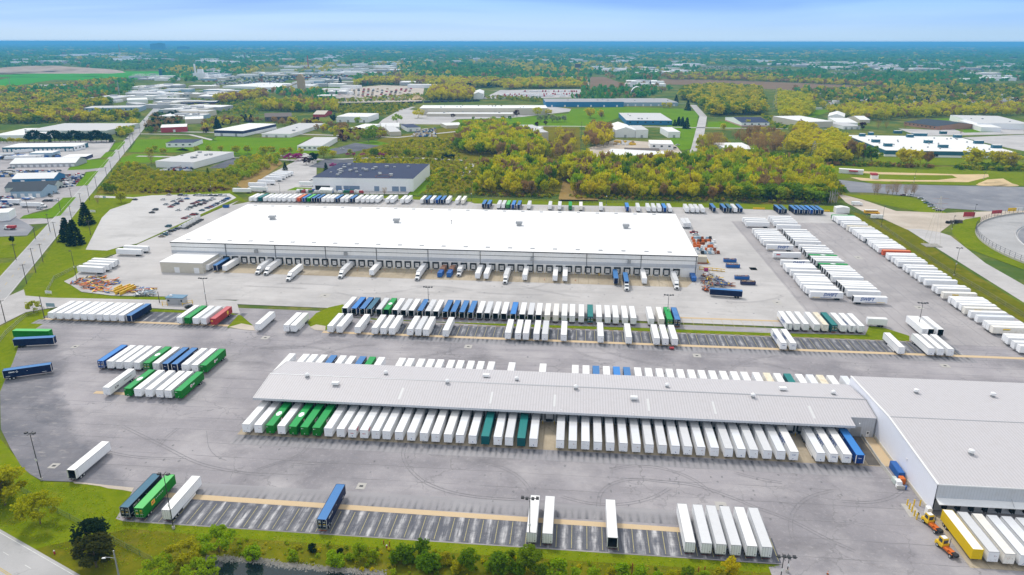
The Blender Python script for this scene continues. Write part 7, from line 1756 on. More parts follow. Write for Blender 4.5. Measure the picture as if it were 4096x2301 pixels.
for fn, px, py, tp, lb in ((R3, 735, 560, 380, 'thin lattice pylon standing in the dark shrub strip'), (R3, 1020, 910, 780, 'rusty lattice pylon right of the yellow wood')):
  X, Y = fn(px, py); h2 = HT(*fn.px(px, py), fn.px(px, tp)[1]); t = thing('lattice_tower', lb, 'pylon', (X, Y, 0)); q = MB()
  for sx in (-1, 1):
    for sy in (-1, 1): q.cyl((sx * 4, sy * 4, 0), (sx * .4, sy * .4, h2), .2, .14, M_steel, 4)
  for z0 in np.linspace(0, .9, 8):
    r0_ = 4 - 3.6 * z0; r1_ = 4 - 3.6 * (z0 + .1)
    q.cyl((-r0_, -r0_, z0 * h2), (r1_, -r1_, (z0 + .1) * h2), .1, .1, M_steel, 3)
  part('lattice', q, t); part('crossarm', MB().cyl((-7, 0, h2 * .85), (7, 0, h2 * .85), .14, .14, M_steel, 4), t)
for k, (px, py, tp) in enumerate(((75, 375, 315), (880, 445, 335))):
  X, Y = R1(px, py); h2 = HT(*R1.px(px, py), R1.px(px, tp)[1]); tag(link('steel_pole', MB().cyl((0, 0, 0), (0, 0, h2), 1.3, .5, M_steel, 8).cyl((-4, 0, h2 * .8), (4, 0, h2 * .8), .3, .3, M_steel, 5).mesh('steel_pole'), None, (X, Y, 0)), ('pale steel pylon at the left edge of the meadow', 'pale steel pylon above the yellow wood by the road')[k], 'pylon')
# bare dead trunks at the end of the woods
for k, (px, py, tp) in enumerate(((1618, 300, 170), (1640, 305, 165), (1660, 300, 180), (1675, 295, 155), (1695, 290, 150))):
  X, Y = E3(px, py); h2 = HT(*E3.px(px, py), E3.px(px, tp)[1]); q = MB().cyl((0, 0, 0), (.4, 0, h2 * .6), .55, .4, mat('bleached dead wood', (.48, .44, .38), .9, var=.3, scale=2), 7).cyl((.4, 0, h2 * .6), (.2 - k * .3, 0, h2), .4, .15, MATS['bleached dead wood'], 6).cyl((.3, 0, h2 * .5), (1.6, .4, h2 * .8), .2, .06, MATS['bleached dead wood'], 5)
  tag(link('dead_trunk', q.mesh('dead_trunk'), None, (X, Y, 0)), f'bleached bare trunk at the end of the woods, {nth(k + 1)} from the left', 'dead tree', 'bare trunks')
def fence(label, P, h, step, m, zb=0.0, mesh=True, name='fence'):
  t = thing(name, label, 'fence'); pl = MB(); rl = MB()
  for a, b_ in zip(P, P[1:]):
    a, b_ = np.array(a), np.array(b_); L_ = np.linalg.norm(b_ - a); n_ = max(1, int(L_ / step))
    for k in range(n_ + 1):
      p = a + (b_ - a) * k / n_; pl.cyl((*p, 0), (*p, h), .06, .06, m, 5, False)
    for z in ((h - .05, h * .5, .15) if mesh else (h - .05,)):
      rl.cyl((*a, z), (*b_, z), .035, .035, m, 4, False)
  part('frame', pl, t); part('rail', rl, t)  # the frame part is the separate fence posts, merged
  if mesh:
    nm = bpy.data.materials.get('chain link') or mesh_mat()
    w = MB()
    for a, b_ in zip(P, P[1:]): w.quad([(*a, .05), (*b_, .05), (*b_, h - .05), (*a, h - .05)], nm)
    part('wire_mesh', w, t, fix=False)
def mesh_mat():
  m = bpy.data.materials.new('chain link'); m.use_nodes = True; nt, N, L, b = nodes_of(m); b.inputs['Base Color'].default_value = (.10, .10, .10, 1); b.inputs['Metallic'].default_value = .3
  tr = N.new('ShaderNodeBsdfTransparent'); mx = N.new('ShaderNodeMixShader'); mx.inputs[0].default_value = .22
  L.new(tr.outputs[0], mx.inputs[1]); L.new(b.outputs[0], mx.inputs[2]); L.new(mx.outputs[0], N['Material Output'].inputs[0]); return m
fence('chain-link fence on the grass behind the far trailer row', [E1(170, 180), E1(1560, 205), E1(2500, 225), E2(1000, 275), E2(2000, 275), E3(700, 300), E3(1690, 325), E3(1720, 365)], 2.6, 6, M_dark)
fence('chain-link fence along the verge of the corner road', [C5(-40, 480), C5(190, 630), C5(560, 850), C5(800, 975), C5(1100, 1130), C5(1480, 1330)], 1.8, 5, mat('green fence wire', (.08, .16, .07), .6), name='fence')
fence('chain-link fence bounding the east trailer column', [F3(1502, 865), F3(1000, 560), F3(560, 300), F3(120, 10), F2(1740, 840), F2(1200, 460), F2(760, 170), E3(1850, 370)], 2.2, 7, M_steel)
fence('fence round the lawn corner beside the entrance', [R4(345, 1050), R4(400, 950), R4(560, 870), R4(830, 790)], 1.8, 5, M_steel)
fence('fence along the verge west of the guard row', [C1(-60, 600), C1(60, 450), C1(250, 280), C1(430, 215)], 1.8, 5, M_steel)
fence('dark slatted screen fence behind the white office block', [R4(1000, 158), R4(1152, 112)], 3.4, 4, M_blk)
fence('dark slatted screen fence left of the white office block', [R4(1240, 160), R4(1400, 118)], 3.0, 4, M_blk)
# parking blocks along the median
for k in range(58):
  X = -95 + k * 3.66 * 1.18
  if X > 150: break
  tag(link('wheel_stop', MB().prism([(-.15, 0), (.15, 0), (.08, .22), (-.08, .22)], 'x', -1.1, 1.1, M_tan).mesh('wheel_stop') if k == 0 else bpy.data.objects['wheel_stop'].data, None, (X, 301.9, .17)), 'tan concrete wheel stop along the grass median', 'wheel stop', 'wheel stops along the median')
# tanker train behind the cream plant
a, b_ = np.array(R2(-10, 522)), np.array(R2(1050, 490)); L_ = np.linalg.norm(b_ - a); n_ = int(L_ / 18); an = math.atan2(*(b_ - a)[::-1])
tm = MB().cyl((-7.5, 0, 2.6), (7.5, 0, 2.6), 1.6, 1.6, M_dark, 10).box(-8, 8, -1.2, 1.2, .5, 1.0, M_dark).box(-1, 1, -.5, .5, 4.1, 4.7, M_dark).mesh('tank_wagon')
for k in range(n_): tag(link('tank_wagon', tm, None, (*(a + (b_ - a) * (k + .5) / n_), .2), an), 'black rail tank wagon in the long train behind the plant', 'rail wagon', 'tank wagons of the train')
# trucking depot: parked trailers and cars too many and too small to count
def lot(name, label, fn, quad, nx, ny, size, mats):
  q = MB(); P = [np.array(fn(*p)) for p in quad]
  for i in range(nx):
    for j in range(ny):
      if rng.random() < .12: continue
      u, v = (i + .5) / nx, (j + .5) / ny
      p = (P[0] * (1 - u) + P[1] * u) * (1 - v) + (P[3] * (1 - u) + P[2] * u) * v + rng.normal(0, .4, 2); s = size
      m_ = random.choice(mats); q.box(p[0] - s[0] / 2, p[0] + s[0] / 2, p[1] - s[1] / 2, p[1] + s[1] / 2, .3, s[2] * .55, m_); q.box(p[0] - s[0] * .42, p[0] + s[0] * .42, p[1] - s[1] * .25, p[1] + s[1] * .3, s[2] * .55, s[2], m_)
  return tag(link(name, q.mesh(name), None, (0, 0, .05)), label, kind='stuff')
PC = [mat('car paint ' + c, CARC[c], .25) for c in ('white', 'white', 'silver', 'black', 'navy', 'red', 'grey', 'blue')]
lot('yard_clutter', 'trucks vans and goods in the yards west of the main road', Q7, ((-40, 440), (880, 415), (870, 380), (-40, 395)), 22, 3, (3.5, 7, 2.8), [M_whitep, M_whitep, M_blue, M_dark])
lot('yard_clutter', 'vans and cars on the forecourt of the dock terminal', Q7, ((-40, 640), (900, 640), (890, 600), (-40, 615)), 20, 2, (4.4, 2.2, 1.7), PC)
lot('yard_clutter', 'boats and trailers behind the blue metal shed', Q7, ((-40, 700), (200, 700), (420, 630), (-40, 640)), 10, 4, (5, 2.5, 2.0), [M_whitep, M_blue, M_creamw, M_dark])
lot('rack_cages', 'rows of orange steel cages with white bundles beside the white building', E3, ((215, 845), (470, 850), (385, 662), (170, 668)), 9, 6, (1.9, 2.2, 1.9), [M_orangeM, M_orangeM, M_rust, M_whitep, M_dark, MW('skyblue')])
lot('yard_clutter', 'stone heaps machines and skips in the stone yard', R2, ((0, 490), (520, 485), (560, 395), (0, 400)), 16, 8, (6, 5, 3), [M_card, M_whitep, M_concrete, MW('brown'), M_rock, MW('red')])
lot('yard_clutter', 'parked vehicles and sheds along the far eastern strip', R3, ((950, 262), (2500, 275), (2500, 235), (1000, 235)), 60, 5, (9, 4, 3), PC + [M_creamw])
lot('yard_clutter', 'parked vehicles in the far central district', R2, ((0, 300), (460, 295), (450, 250), (0, 255)), 40, 4, (7, 4, 3), PC)
lot('yard_clutter', 'vehicles among the far western works', R1, ((1460, 350), (2576, 330), (2576, 300), (1700, 300)), 60, 5, (7, 4, 3), PC)
lot('yard_clutter', 'vehicles and tents of the eastern trailer park', R3, ((1350, 540), (2576, 545), (2576, 490), (1450, 490)), 34, 4, (9, 5, 3.2), [M_whitep, M_creamw, MW('skyblue'), M_whitep])
lot('depot_trailers', 'rows of small white trailers in the far depot yard', R2, ((1130, 462), (1780, 455), (1760, 435), (1240, 440)), 52, 2, (3, 13, 4), [M_whitep, M_whitep, M_whitep, MW('red')])
lot('depot_trailers', 'long line of red roofed trailers at the back of the far depot', R2, ((1360, 428), (1760, 428), (1765, 412), (1365, 410)), 34, 1, (3, 13, 4), [M_whitep, MW('red'), M_whitep])
lot('distant_cars', 'dense rows of parked cars in the far eastern lots', R3, ((150, 268), (900, 268), (700, 238), (260, 228)), 70, 12, (4, 2.2, 1.6), PC)
lot('distant_cars', 'rows of parked cars in the middle far lots', R3, ((1150, 300), (1500, 300), (1480, 275), (1160, 275)), 40, 6, (4, 2.2, 1.6), PC)
lot('distant_cars', 'rows of parked cars near the green meadow', R1, ((1560, 372), (2100, 350), (2100, 335), (1600, 350)), 60, 5, (4, 2.2, 1.6), PC)
lot('distant_cars', 'rows of parked blue and dark cars right of the mill', R1, ((2280, 362), (2576, 360), (2576, 342), (2290, 344)), 40, 5, (4, 2.2, 1.6), PC)
lot('distant_cars', 'rows of parked cars beside the far road', R1, ((960, 445), (1240, 430), (1230, 400), (970, 412)), 24, 4, (5, 2.4, 2.4), PC)
lot('yard_clutter', 'crates drums and pallets in the truck yard', R2, ((535, 755), (730, 755), (720, 690), (600, 700)), 14, 8, (3.2, 2.2, 2.0), [M_card, M_whitep, MW('teal'), M_whitep, MW('cream'), M_blue])
lot('yard_clutter', 'pale drums and pallets in the yard of the ruined works', R2, ((2030, 815), (2190, 815), (2180, 790), (2040, 785)), 10, 3, (4, 2.4, 2.4), [M_yel, M_whitep, M_card])
lot('yard_clutter', 'cars and scrap in the boat yard', Q7, ((800, 880), (1060, 840), (1240, 660), (1000, 660)), 14, 7, (4.4, 2.2, 1.5), PC)
lot('yard_clutter', 'pallets and scrap cars behind the screen fence', R4, ((1170, 160), (1410, 158), (1420, 128), (1290, 130)), 16, 5, (3.2, 2.2, 1.6), PC + [M_card])
lot('yard_clutter', 'stacked goods along the north fence of the plant', E1, ((700, 178), (1350, 185), (1340, 165), (720, 160)), 22, 2, (4, 3, 2.2), [M_whitep, M_green, MW('red'), M_whitep, M_blue, M_orangeM])
lot('yard_clutter', 'goods and pallets at the west edge workshops', R4, ((-20, 470), (110, 400), (90, 350), (-20, 350)), 8, 8, (2.6, 2.6, 1.8), PC + [MW('navy')])
# ------------------------------------------------------------------ trees and shrubs
def leafmat(name, a, b_, c):
  m = bpy.data.materials.new(name + ' leaves'); m.use_nodes = True
  nt, N, L, b = nodes_of(m); N.remove(b)
  at = N.new('ShaderNodeAttribute'); at.attribute_name = 'tint'
  oi = N.new('ShaderNodeObjectInfo')
  f1 = math_(N, L, 'FRACT', math_(N, L, 'ADD', at.outputs['Fac'], oi.outputs['Random']))
  cur = mixchain(N, L, a, [(b_, f1), (c, math_(N, L, 'MULTIPLY', oi.outputs['Random'], .45))])
  df = N.new('ShaderNodeBsdfDiffuse'); tl = N.new('ShaderNodeBsdfTranslucent'); mx = N.new('ShaderNodeMixShader'); mx.inputs[0].default_value = .5
  L.new(cur, df.inputs[0]); L.new(cur, tl.inputs[0]); L.new(df.outputs[0], mx.inputs[1]); L.new(tl.outputs[0], mx.inputs[2]); L.new(mx.outputs[0], N['Material Output'].inputs[0])
  return m
PAL = {'gold': leafmat('golden spring', (.72, .63, .006), (.46, .50, .008), (.66, .48, .02)),
   'green': leafmat('mid green', (.17, .30, .010), (.10, .20, .010), (.25, .30, .012)),
   'fresh': leafmat('fresh green', (.36, .52, .012), (.20, .36, .010), (.44, .45, .02)),
   'dark': leafmat('dark evergreen', (.018, .04, .020), (.035, .06, .018), (.012, .035, .025)),
   'olive': leafmat('olive', (.50, .50, .008), (.31, .38, .008), (.52, .42, .03)),
   'brown': leafmat('budding brown', (.40, .26, .09), (.27, .20, .09), (.44, .23, .07)),
   'purple': leafmat('purple blossom', (.45, .03, .26), (.30, .02, .18), (.5, .06, .3)),
   'pine': leafmat('brownish pine', (.075, .085, .016), (.04, .06, .012), (.11, .085, .02)),
   'maroon': leafmat('maroon', (.06, .012, .018), (.10, .02, .02), (.05, .01, .02)),
   'pale': leafmat('pale blossom', (.36, .40, .22), (.24, .30, .12), (.42, .42, .3)),
   'far': leafmat('far broadleaf', (.05, .24, .06), (.16, .32, .04), (.035, .19, .07)),
   'fargold': leafmat('far golden', (.60, .55, .012), (.42, .46, .02), (.55, .38, .07))}
def quads_at(c, size, r, flat_=0.35, asp=1.0):
  n = len(c)
  nrm = r.normal(size=(n, 3)); nrm[:, 2] = np.abs(nrm[:, 2]) + flat_; nrm /= np.linalg.norm(nrm, axis=1)[:, None]
  t = np.cross(nrm, r.normal(size=(n, 3))); t /= np.linalg.norm(t, axis=1)[:, None] + 1e-9; u = np.cross(nrm, t)
  s = (size * r.uniform(.6, 1.35, n))[:, None] / 2
  t, u = t * s * asp, u * s
  return np.stack([c - t - u * .7, c + t * .8 - u, c + t + u * .8, c - t * .7 + u], 1)
def crown(kind, seed, n, h=1.0):
  """leaf quads (n,4,3) of a tree of unit-ish proportions scaled to height h"""
  r = np.random.default_rng(seed)
  if kind in ('tall', 'round', 'shrub', 'wide'):
    w, z0, rr_ = {'tall': (.23, .24, .6), 'round': (.42, .22, .7), 'shrub': (.46, .02, .8), 'wide': (.55, .28, .75)}[kind]
    k = {'tall': 22, 'round': 24, 'shrub': 20, 'wide': 26}[kind]
    d = r.normal(size=(k, 3)); d /= np.linalg.norm(d, axis=1)[:, None]; rad = r.uniform(.35, .95, k) ** .6
    cc = d * rad[:, None]; cc[:, 2] = cc[:, 2] * .5 + .5
    if kind == 'tall': cc[:, :2] *= (1.15 - .55 * np.abs(cc[:, 2:3] - .4))
    if kind in ('round', 'wide'): cc[:, :2] *= np.sqrt(np.clip(1.15 - (cc[:, 2:3] - .35) ** 2 * 1.6, .15, 1))
    C_ = np.stack([cc[:, 0] * w, cc[:, 1] * w, z0 + cc[:, 2] * (1 - z0) * .93], 1)
    idx = r.integers(0, k, n); e = r.normal(size=(n, 3)); e /= np.linalg.norm(e, axis=1)[:, None]
    br = r.uniform(.09, .19, k)[idx] * {'tall': .75, 'round': 1.0, 'shrub': 1.35, 'wide': 1.05}[kind]
    P = C_[idx] + e * (br * r.uniform(.3, 1.0, n) ** .5)[:, None] * np.array([1, 1, .8])
    P[:, 2] = np.maximum(P[:, 2], .02)
    size = {'tall': .062, 'round': .085, 'shrub': .115, 'wide': .085}[kind] * (500 / n) ** .33
    Q = quads_at(P, size, r)
    if kind == 'tall':                        # upswept sprays
      d = P - np.array([0, 0, .1]); d[:, :2] *= 1.6; d /= np.linalg.norm(d, axis=1)[:, None]; d = d + np.array([0, 0, .5]) + r.normal(0, .3, (n, 3)); d /= np.linalg.norm(d, axis=1)[:, None]
      o = np.cross(d, r.normal(size=(n, 3))); o /= np.linalg.norm(o, axis=1)[:, None]; s_ = (size * r.uniform(.7, 1.7, n))[:, None]; o = o * s_ * .24; d = d * s_ * .85
      Q = np.stack([P - d - o * .6, P - d + o * .6, P + d + o, P + d - o], 1)
  elif kind == 'conifer':
    z = r.uniform(0, 1, n) ** 1.25; lay = np.floor(z * 11) / 11; a = r.uniform(0, 2 * math.pi, n); arm = np.round(a / (2 * math.pi / 9)) * (2 * math.pi / 9)
    a = arm + r.normal(0, .13, n) + lay * 7
    rad = (1 - lay) ** .85 * .30 * r.uniform(.15, 1.0, n) ** .6 + .01
    P = np.stack([np.cos(a) * rad, np.sin(a) * rad, .06 + lay * .93 + (z - lay) * .35 - rad * .22], 1)
    Q = quads_at(P, .062 * (500 / n) ** .3, r, .2, 1.4)
  elif kind == 'bare':
    k = 26; a = r.uniform(0, 2 * math.pi, n); z = .18 + .82 * r.uniform(0, 1, n) ** .8
    rad = .32 * np.sin(np.clip((z - .1), 0, 1) * math.pi * .62 + .2) * r.uniform(.1, 1, n) ** .6
    P = np.stack([np.cos(a) * rad, np.sin(a) * rad, z], 1)
    d = np.stack([np.cos(a) * .6, np.sin(a) * .6, np.full(n, .9)], 1) + r.normal(0, .35, (n, 3)); d /= np.linalg.norm(d, axis=1)[:, None]
    s = r.uniform(.05, .11, n)[:, None]; o = np.cross(d, r.normal(size=(n, 3))); o /= np.linalg.norm(o, axis=1)[:, None]; o = o * .0042 * (400 / n)
    Q = np.stack([P - d * s - o, P - d * s + o, P + d * s + o * .4, P + d * s - o * .4], 1)
  return Q * h
def mesh_from_quads(name, Q, mats, tint=None, mi=None):
  n = len(Q); me = bpy.data.meshes.new(name)
  me.vertices.add(n * 4); me.vertices.foreach_set('co', Q.reshape(-1).astype(np.float32))
  me.loops.add(n * 4); me.loops.foreach_set('vertex_index', np.arange(n * 4, dtype=np.int32))
  me.polygons.add(n); me.polygons.foreach_set('loop_start', np.arange(0, n * 4, 4, dtype=np.int32))
  for m in mats: me.materials.append(m)
  if mi is not None: me.polygons.foreach_set('material_index', mi.astype(np.int32))
  me.update(calc_edges=True)
  if tint is not None:
    at = me.attributes.new('tint', 'FLOAT', 'FACE'); at.data.foreach_set('value', tint.astype(np.float32))
  me.validate()
  return me
def trunk_mesh(kind, h, seed):
  r = random.Random(seed); mb = MB(); top = {'tall': .8, 'round': .6, 'wide': .5, 'shrub': .5, 'conifer': .95, 'bare': .75}[kind] * h; r0 = max(.06, h * {'tall': .014, 'bare': .018, 'shrub': .02, 'conifer': .016}.get(kind, .022))
  p = (0, 0, -.1); n = 4
  for k in range(n):
    q = (r.uniform(-.02, .02) * h, r.uniform(-.02, .02) * h, top * (k + 1) / n); mb.cyl(p, q, r0 * (1 - k / n * .75), r0 * (1 - (k + 1) / n * .75), M_bark, 6, False); p = q
    if kind != 'conifer' and k >= 0:
      for _ in range(2):
        a = r.uniform(0, 6.3); l = h * r.uniform(.12, .28); mb.cyl(q, (q[0] + math.cos(a) * l * .8, q[1] + math.sin(a) * l * .8, q[2] + l * .8), r0 * .4, r0 * .12, M_bark, 4, False)
  return mb.mesh('trunk')
def tree(name, label, group, kind, pal, X, Y, h, n=420, seed=None, wide=1.0):
  s = random.randint(0, 3) if seed is None else seed
  cm = cached(('cr', kind, pal, s, n), lambda: (lambda Q: mesh_from_quads('crown', Q, [PAL[pal]], np.random.default_rng(s).uniform(0, 1, len(Q))))(crown(kind, 100 + s * 7 + hash_(kind), n, 10.0)))
  tm = cached(('tk', kind, s), lambda: trunk_mesh(kind, 10.0, s))
  t = thing(name, label, 'tree' if kind != 'shrub' else 'shrub', (X, Y, 0), rng.uniform(0, 6.28), group)
  k = h / 10.0; t.scale = (k * wide, k * wide, k)
  link('trunk', tm, t); link('crown', cm, t)
  return t
def hash_(s): return sum(map(ord, s))
def T(name, label, group, fn, lst, n=420, wide=1.0):
  """lst: 'x,y,top:kind:palette ...' foot pixel and top row of each tree"""
  toks = lst.split()
  for i, t in enumerate(toks):
    xyz, kind, pal = t.split(':'); x, y, tp = map(float, xyz.split(','))
    X, Y = fn(x, y); u, v = fn.px(x, y); h = max(1.2, HT(u, v, fn.px(x, tp)[1]))
    lb = label if '{' not in label else label.format(nth(i + 1))
    tree(name, lb, group, kind, pal, X, Y, h, n, i % 4, wide)
for nm, lb, fn, s, w_ in (('broadleaf_tree', 'golden brown tree cut by the left edge', C5, '50,775,430:round:olive', 1.25), ('broadleaf_tree', 'dark green bush under the golden brown tree at the left edge', C5, '20,700,520:round:green', 1.1), ('broadleaf_tree', 'broad olive yellow tree on the verge above the dark pines', C5, '390,955,680:wide:olive', 1.0),
    ('pine_tree', 'round dark pine on the verge, upper of the touching pair', C5, '905,1190,935:round:dark', 1.3), ('pine_tree', 'brownish dark pine on the verge, lower of the touching pair', C5, '930,1370,1095:round:pine', 1.35),
    ('broadleaf_tree', 'bright green tree left of the pond head', C5, '2110,1230,1005:wide:fresh', 1.1), ('broadleaf_tree', 'olive tree in front of the bright green one by the pond', C5, '1760,1360,1140:wide:olive', 1.1), ('broadleaf_tree', 'yellow green tree at the bottom edge left of the pond', C5, '1560,1490,1290:wide:fresh', 1.2), ('broadleaf_tree', 'bright green bush at the bottom edge beside the pond', C5, '1960,1500,1310:wide:fresh', 1.2), ('broadleaf_tree', 'golden bush right of the bright green pond tree', C5, '2440,1320,1180:round:fresh', 1.2),
    ('conifer_tree', 'dense dark green pyramid shaped tree on the bank', C6, '1665,1260,1092:round:green', .85), ('broadleaf_tree', 'golden feathery tree left of the white hydrant', C6, '1065,1310,1140:round:fresh', .9), ('broadleaf_tree', 'large dark green tree before the two lone white trailers', C7, '290,1400,1178:round:green', 1.1), ('broadleaf_tree', 'thin golden tree near the right end of the south row', C7, '2205,1440,1285:round:gold', 1.0), ('broadleaf_tree', 'green clump right of the pyramid tree on the bank', C6, '2120,1400,1205:round:green', 1.0)):
  T(nm, lb, None, fn, s, 2600, w_)
T('bush', 'leafy green bush on the pond bank, {} from the left', 'bushes on the pond bank', C6, '20,1290,1190:shrub:fresh 420,1300,1210:shrub:fresh 605,1225,1150:shrub:dark 830,1370,1215:shrub:fresh 865,1240,1188:shrub:dark 960,1300,1230:shrub:fresh 1180,1310,1210:shrub:fresh 1420,1330,1200:shrub:green 1520,1310,1150:shrub:green 1700,1410,1210:shrub:green 1800,1370,1260:shrub:fresh 1890,1340,1235:shrub:olive 2000,1420,1310:shrub:olive 2300,1390,1300:shrub:fresh 2430,1420,1235:shrub:green 2500,1300,1200:shrub:green', 1100)
T('bush', 'leafy bush along the bottom edge of the photo, {} from the left', 'bushes along the bottom edge', C7, '60,1400,1270:shrub:fresh 170,1450,1330:shrub:green 420,1450,1330:shrub:green 560,1480,1310:shrub:fresh 720,1470,1370:shrub:fresh 900,1480,1360:shrub:fresh 1060,1480,1380:shrub:olive 1180,1490,1350:shrub:fresh 1350,1490,1370:shrub:fresh 1520,1490,1400:shrub:fresh 1660,1490,1395:shrub:olive 1800,1490,1370:shrub:green 1960,1480,1400:shrub:fresh 2100,1470,1380:shrub:olive', 1100)
T('spruce_tree', 'dark spruce on the lawn by the main road, {} of three', 'spruces on the lawn', R4, '640,548,378:conifer:dark 500,668,490:conifer:dark 560,695,505:conifer:dark', 1500, 1.15)
T('broadleaf_tree', 'small tree on the upper lawn beside the car park, {} from the left', 'upper lawn trees', R4, '722,398,332:bare:brown 790,318,240:round:green 835,322,242:round:green 893,388,300:round:olive', 700)
T('bush', 'round yellow bush beside the entrance drive', None, C1, '327,243,130:wide:olive', 1200)
T('cypress_tree', 'slim dark cypress on the lawn at the left edge', None, R4, '95,698,632:tall:dark', 500)
T('pine_tree', 'dark pine in the tight row along the truck terminal', 'dark pine row', Q7, ' '.join(f'{430 + 76 * k},{182 - 2 * (k % 3)},{60 - 22 * ((k * 7) % 4) + (30 if k == 4 else 0)}:{"conifer" if k in (4, 16) else "round"}:dark' for k in range(17)), 700, 1.15)
T('poplar_tree', 'golden tree in the row left of the dark pines', 'golden row at the left edge', Q7, ' '.join(f'{10 + 48 * k},190,{105 + 14 * (k % 3)}:round:{"gold" if k > 2 else "fresh"}' for k in range(9)), 400, 1.2)
T('street_tree', 'round olive green tree in the row along the cross street', 'street trees along the cross street', R1, '1100,892,825:round:olive 1142,858,812:round:olive 1206,878,825:round:olive 1445,868,815:round:olive 1540,863,810:round:olive 1630,863,813:round:olive 1736,873,808:round:olive 1826,873,808:round:olive 1940,893,815:round:olive 1998,878,815:round:olive 2090,885,822:round:olive 2140,873,822:round:olive 2210,880,830:round:gold 2385,908,813:round:olive 2450,898,845:round:gold', 520, 1.15)
T('street_tree', 'round olive green tree in the row along the cross street', 'street trees along the cross street', R2, '95,884,838:round:olive 197,873,838:round:olive 266,898,825:round:green 345,890,840:round:olive 380,893,832:round:olive 430,893,835:round:olive 510,898,835:round:green 572,903,835:round:olive 615,893,842:round:olive 680,908,855:round:green 752,904,845:round:olive 800,900,850:round:olive', 520, 1.15)
T('redbud_tree', 'small purple blossoming tree by the cross street, {} from the left', 'purple trees', R2, '75,892,868:wide:purple 120,892,866:wide:purple 185,897,866:wide:purple 318,896,866:wide:purple 350,897,868:wide:purple 850,612,578:round:maroon', 400, 1.25)
T('redbud_tree', 'purple blossoming tree by the dark roofed plant, {} from the left', 'purple trees by the plant', R4, '2135,85,25:wide:purple 2195,78,22:wide:purple 2450,132,92:wide:purple 2255,110,50:round:maroon', 400, 1.3)
T('evergreen_tree', 'dark evergreen around the office and plant lots', 'dark evergreens of the lots', R4, '2300,95,18:round:dark 2325,80,25:round:dark 2400,155,92:conifer:dark 2100,150,88:conifer:dark 1530,175,130:conifer:green 2080,50,20:round:olive', 500, 1.15)
T('evergreen_tree', 'dark evergreen around the office and plant lots', 'dark evergreens of the lots', R1, '1300,605,555:wide:dark 1260,600,560:wide:dark 1600,690,605:conifer:dark 1612,685,620:conifer:dark 1812,640,580:conifer:dark 1850,640,582:conifer:dark 2458,650,575:tall:dark 2505,365,310:conifer:dark', 400, 1.2)
T('evergreen_tree', 'dark evergreen around the office and plant lots', 'dark evergreens of the lots', R2, '790,925,870:round:dark 840,925,875:round:dark 2480,670,620:conifer:dark 2510,668,600:conifer:dark 2540,672,615:conifer:dark 2555,690,640:conifer:dark 2300,385,340:conifer:dark 2225,400,358:conifer:dark 1115,390,348:round:dark 970,395,350:round:dark', 400, 1.2)
T('evergreen_tree', 'dark evergreen around the office and plant lots', 'dark evergreens of the lots', R3, '30,660,605:conifer:dark 60,665,600:conifer:dark 92,690,605:conifer:dark 100,555,480:conifer:dark 15,500,440:conifer:dark 1580,440,390:conifer:dark 2010,460,400:conifer:dark 1940,470,425:conifer:dark', 400, 1.2)
T('park_tree', 'young tree on the broad lawn of the plants', 'lawn trees of the plants', R2, '440,655,582:wide:fresh 150,660,602:round:fresh 595,612,540:wide:gold 1145,665,600:wide:fresh 1060,655,612:wide:fresh 1000,628,600:round:green 1220,632,590:round:green 1270,628,592:round:green 1320,602,550:round:maroon 1470,602,530:wide:gold 1550,592,540:wide:gold 1490,640,590:round:pale 1530,640,585:round:pale 1580,642,582:round:pale 1625,640,590:round:pale 1670,640,588:round:pale 1470,678,638:round:maroon 1530,668,632:round:maroon 1858,612,525:round:gold 1935,600,545:round:gold 1945,612,570:round:brown 2400,540,495:round:gold 2440,540,490:round:gold 2020,408,360:round:green 2090,400,350:round:brown 260,750,660:wide:fresh 230,790,690:wide:green', 380, 1.1)
T('bare_tree', 'bare budding tree standing alone in the open ground', 'lone bare trees', R3, '270,850,720:bare:brown 330,855,730:bare:brown 300,845,735:bare:brown 480,760,690:bare:brown 610,870,720:bare:brown 640,860,730:bare:brown 720,860,740:bare:brown 760,850,735:bare:brown 570,880,760:bare:brown 1500,690,630:bare:brown 1560,690,640:bare:brown 1700,690,650:bare:brown 2110,730,690:bare:brown 1385,700,640:round:maroon 1960,705,670:bare:brown 540,670,620:round:gold 360,700,650:round:gold', 700, 1.1)
T('bare_tree', 'bare budding tree standing alone in the open ground', 'lone bare trees', Q6, '1170,560,450:bare:brown 1195,560,455:bare:brown 1290,565,460:bare:brown 1340,560,440:bare:brown 1375,560,445:bare:brown 1460,565,470:bare:brown 1520,560,450:bare:brown 1540,560,470:bare:brown', 700, 1.0)
T('bare_tree', 'bare budding tree standing alone in the open ground', 'lone bare trees', R4, '1115,95,20:bare:brown 2370,20,-10:bare:brown', 600, 1.0)
T('bare_tree', 'bare tree in front of the round storage tank', None, E1, '1568,195,125:bare:brown', 800, 1.2)
T('roadside_tree', 'tree on the front edge of the big white plant lawn', 'trees before the teal walled plant', Q6, '940,240,40:tall:brown 1010,245,60:tall:gold 1070,250,80:tall:brown 1140,260,90:round:green 1420,290,120:tall:gold 1500,300,130:round:gold 1600,270,130:tall:gold 1660,280,140:tall:brown 2080,300,110:round:gold 2130,280,140:round:gold 2310,290,130:round:gold 2360,300,150:bare:brown 2420,310,150:round:gold 2450,320,170:bare:brown', 520, 1.2)
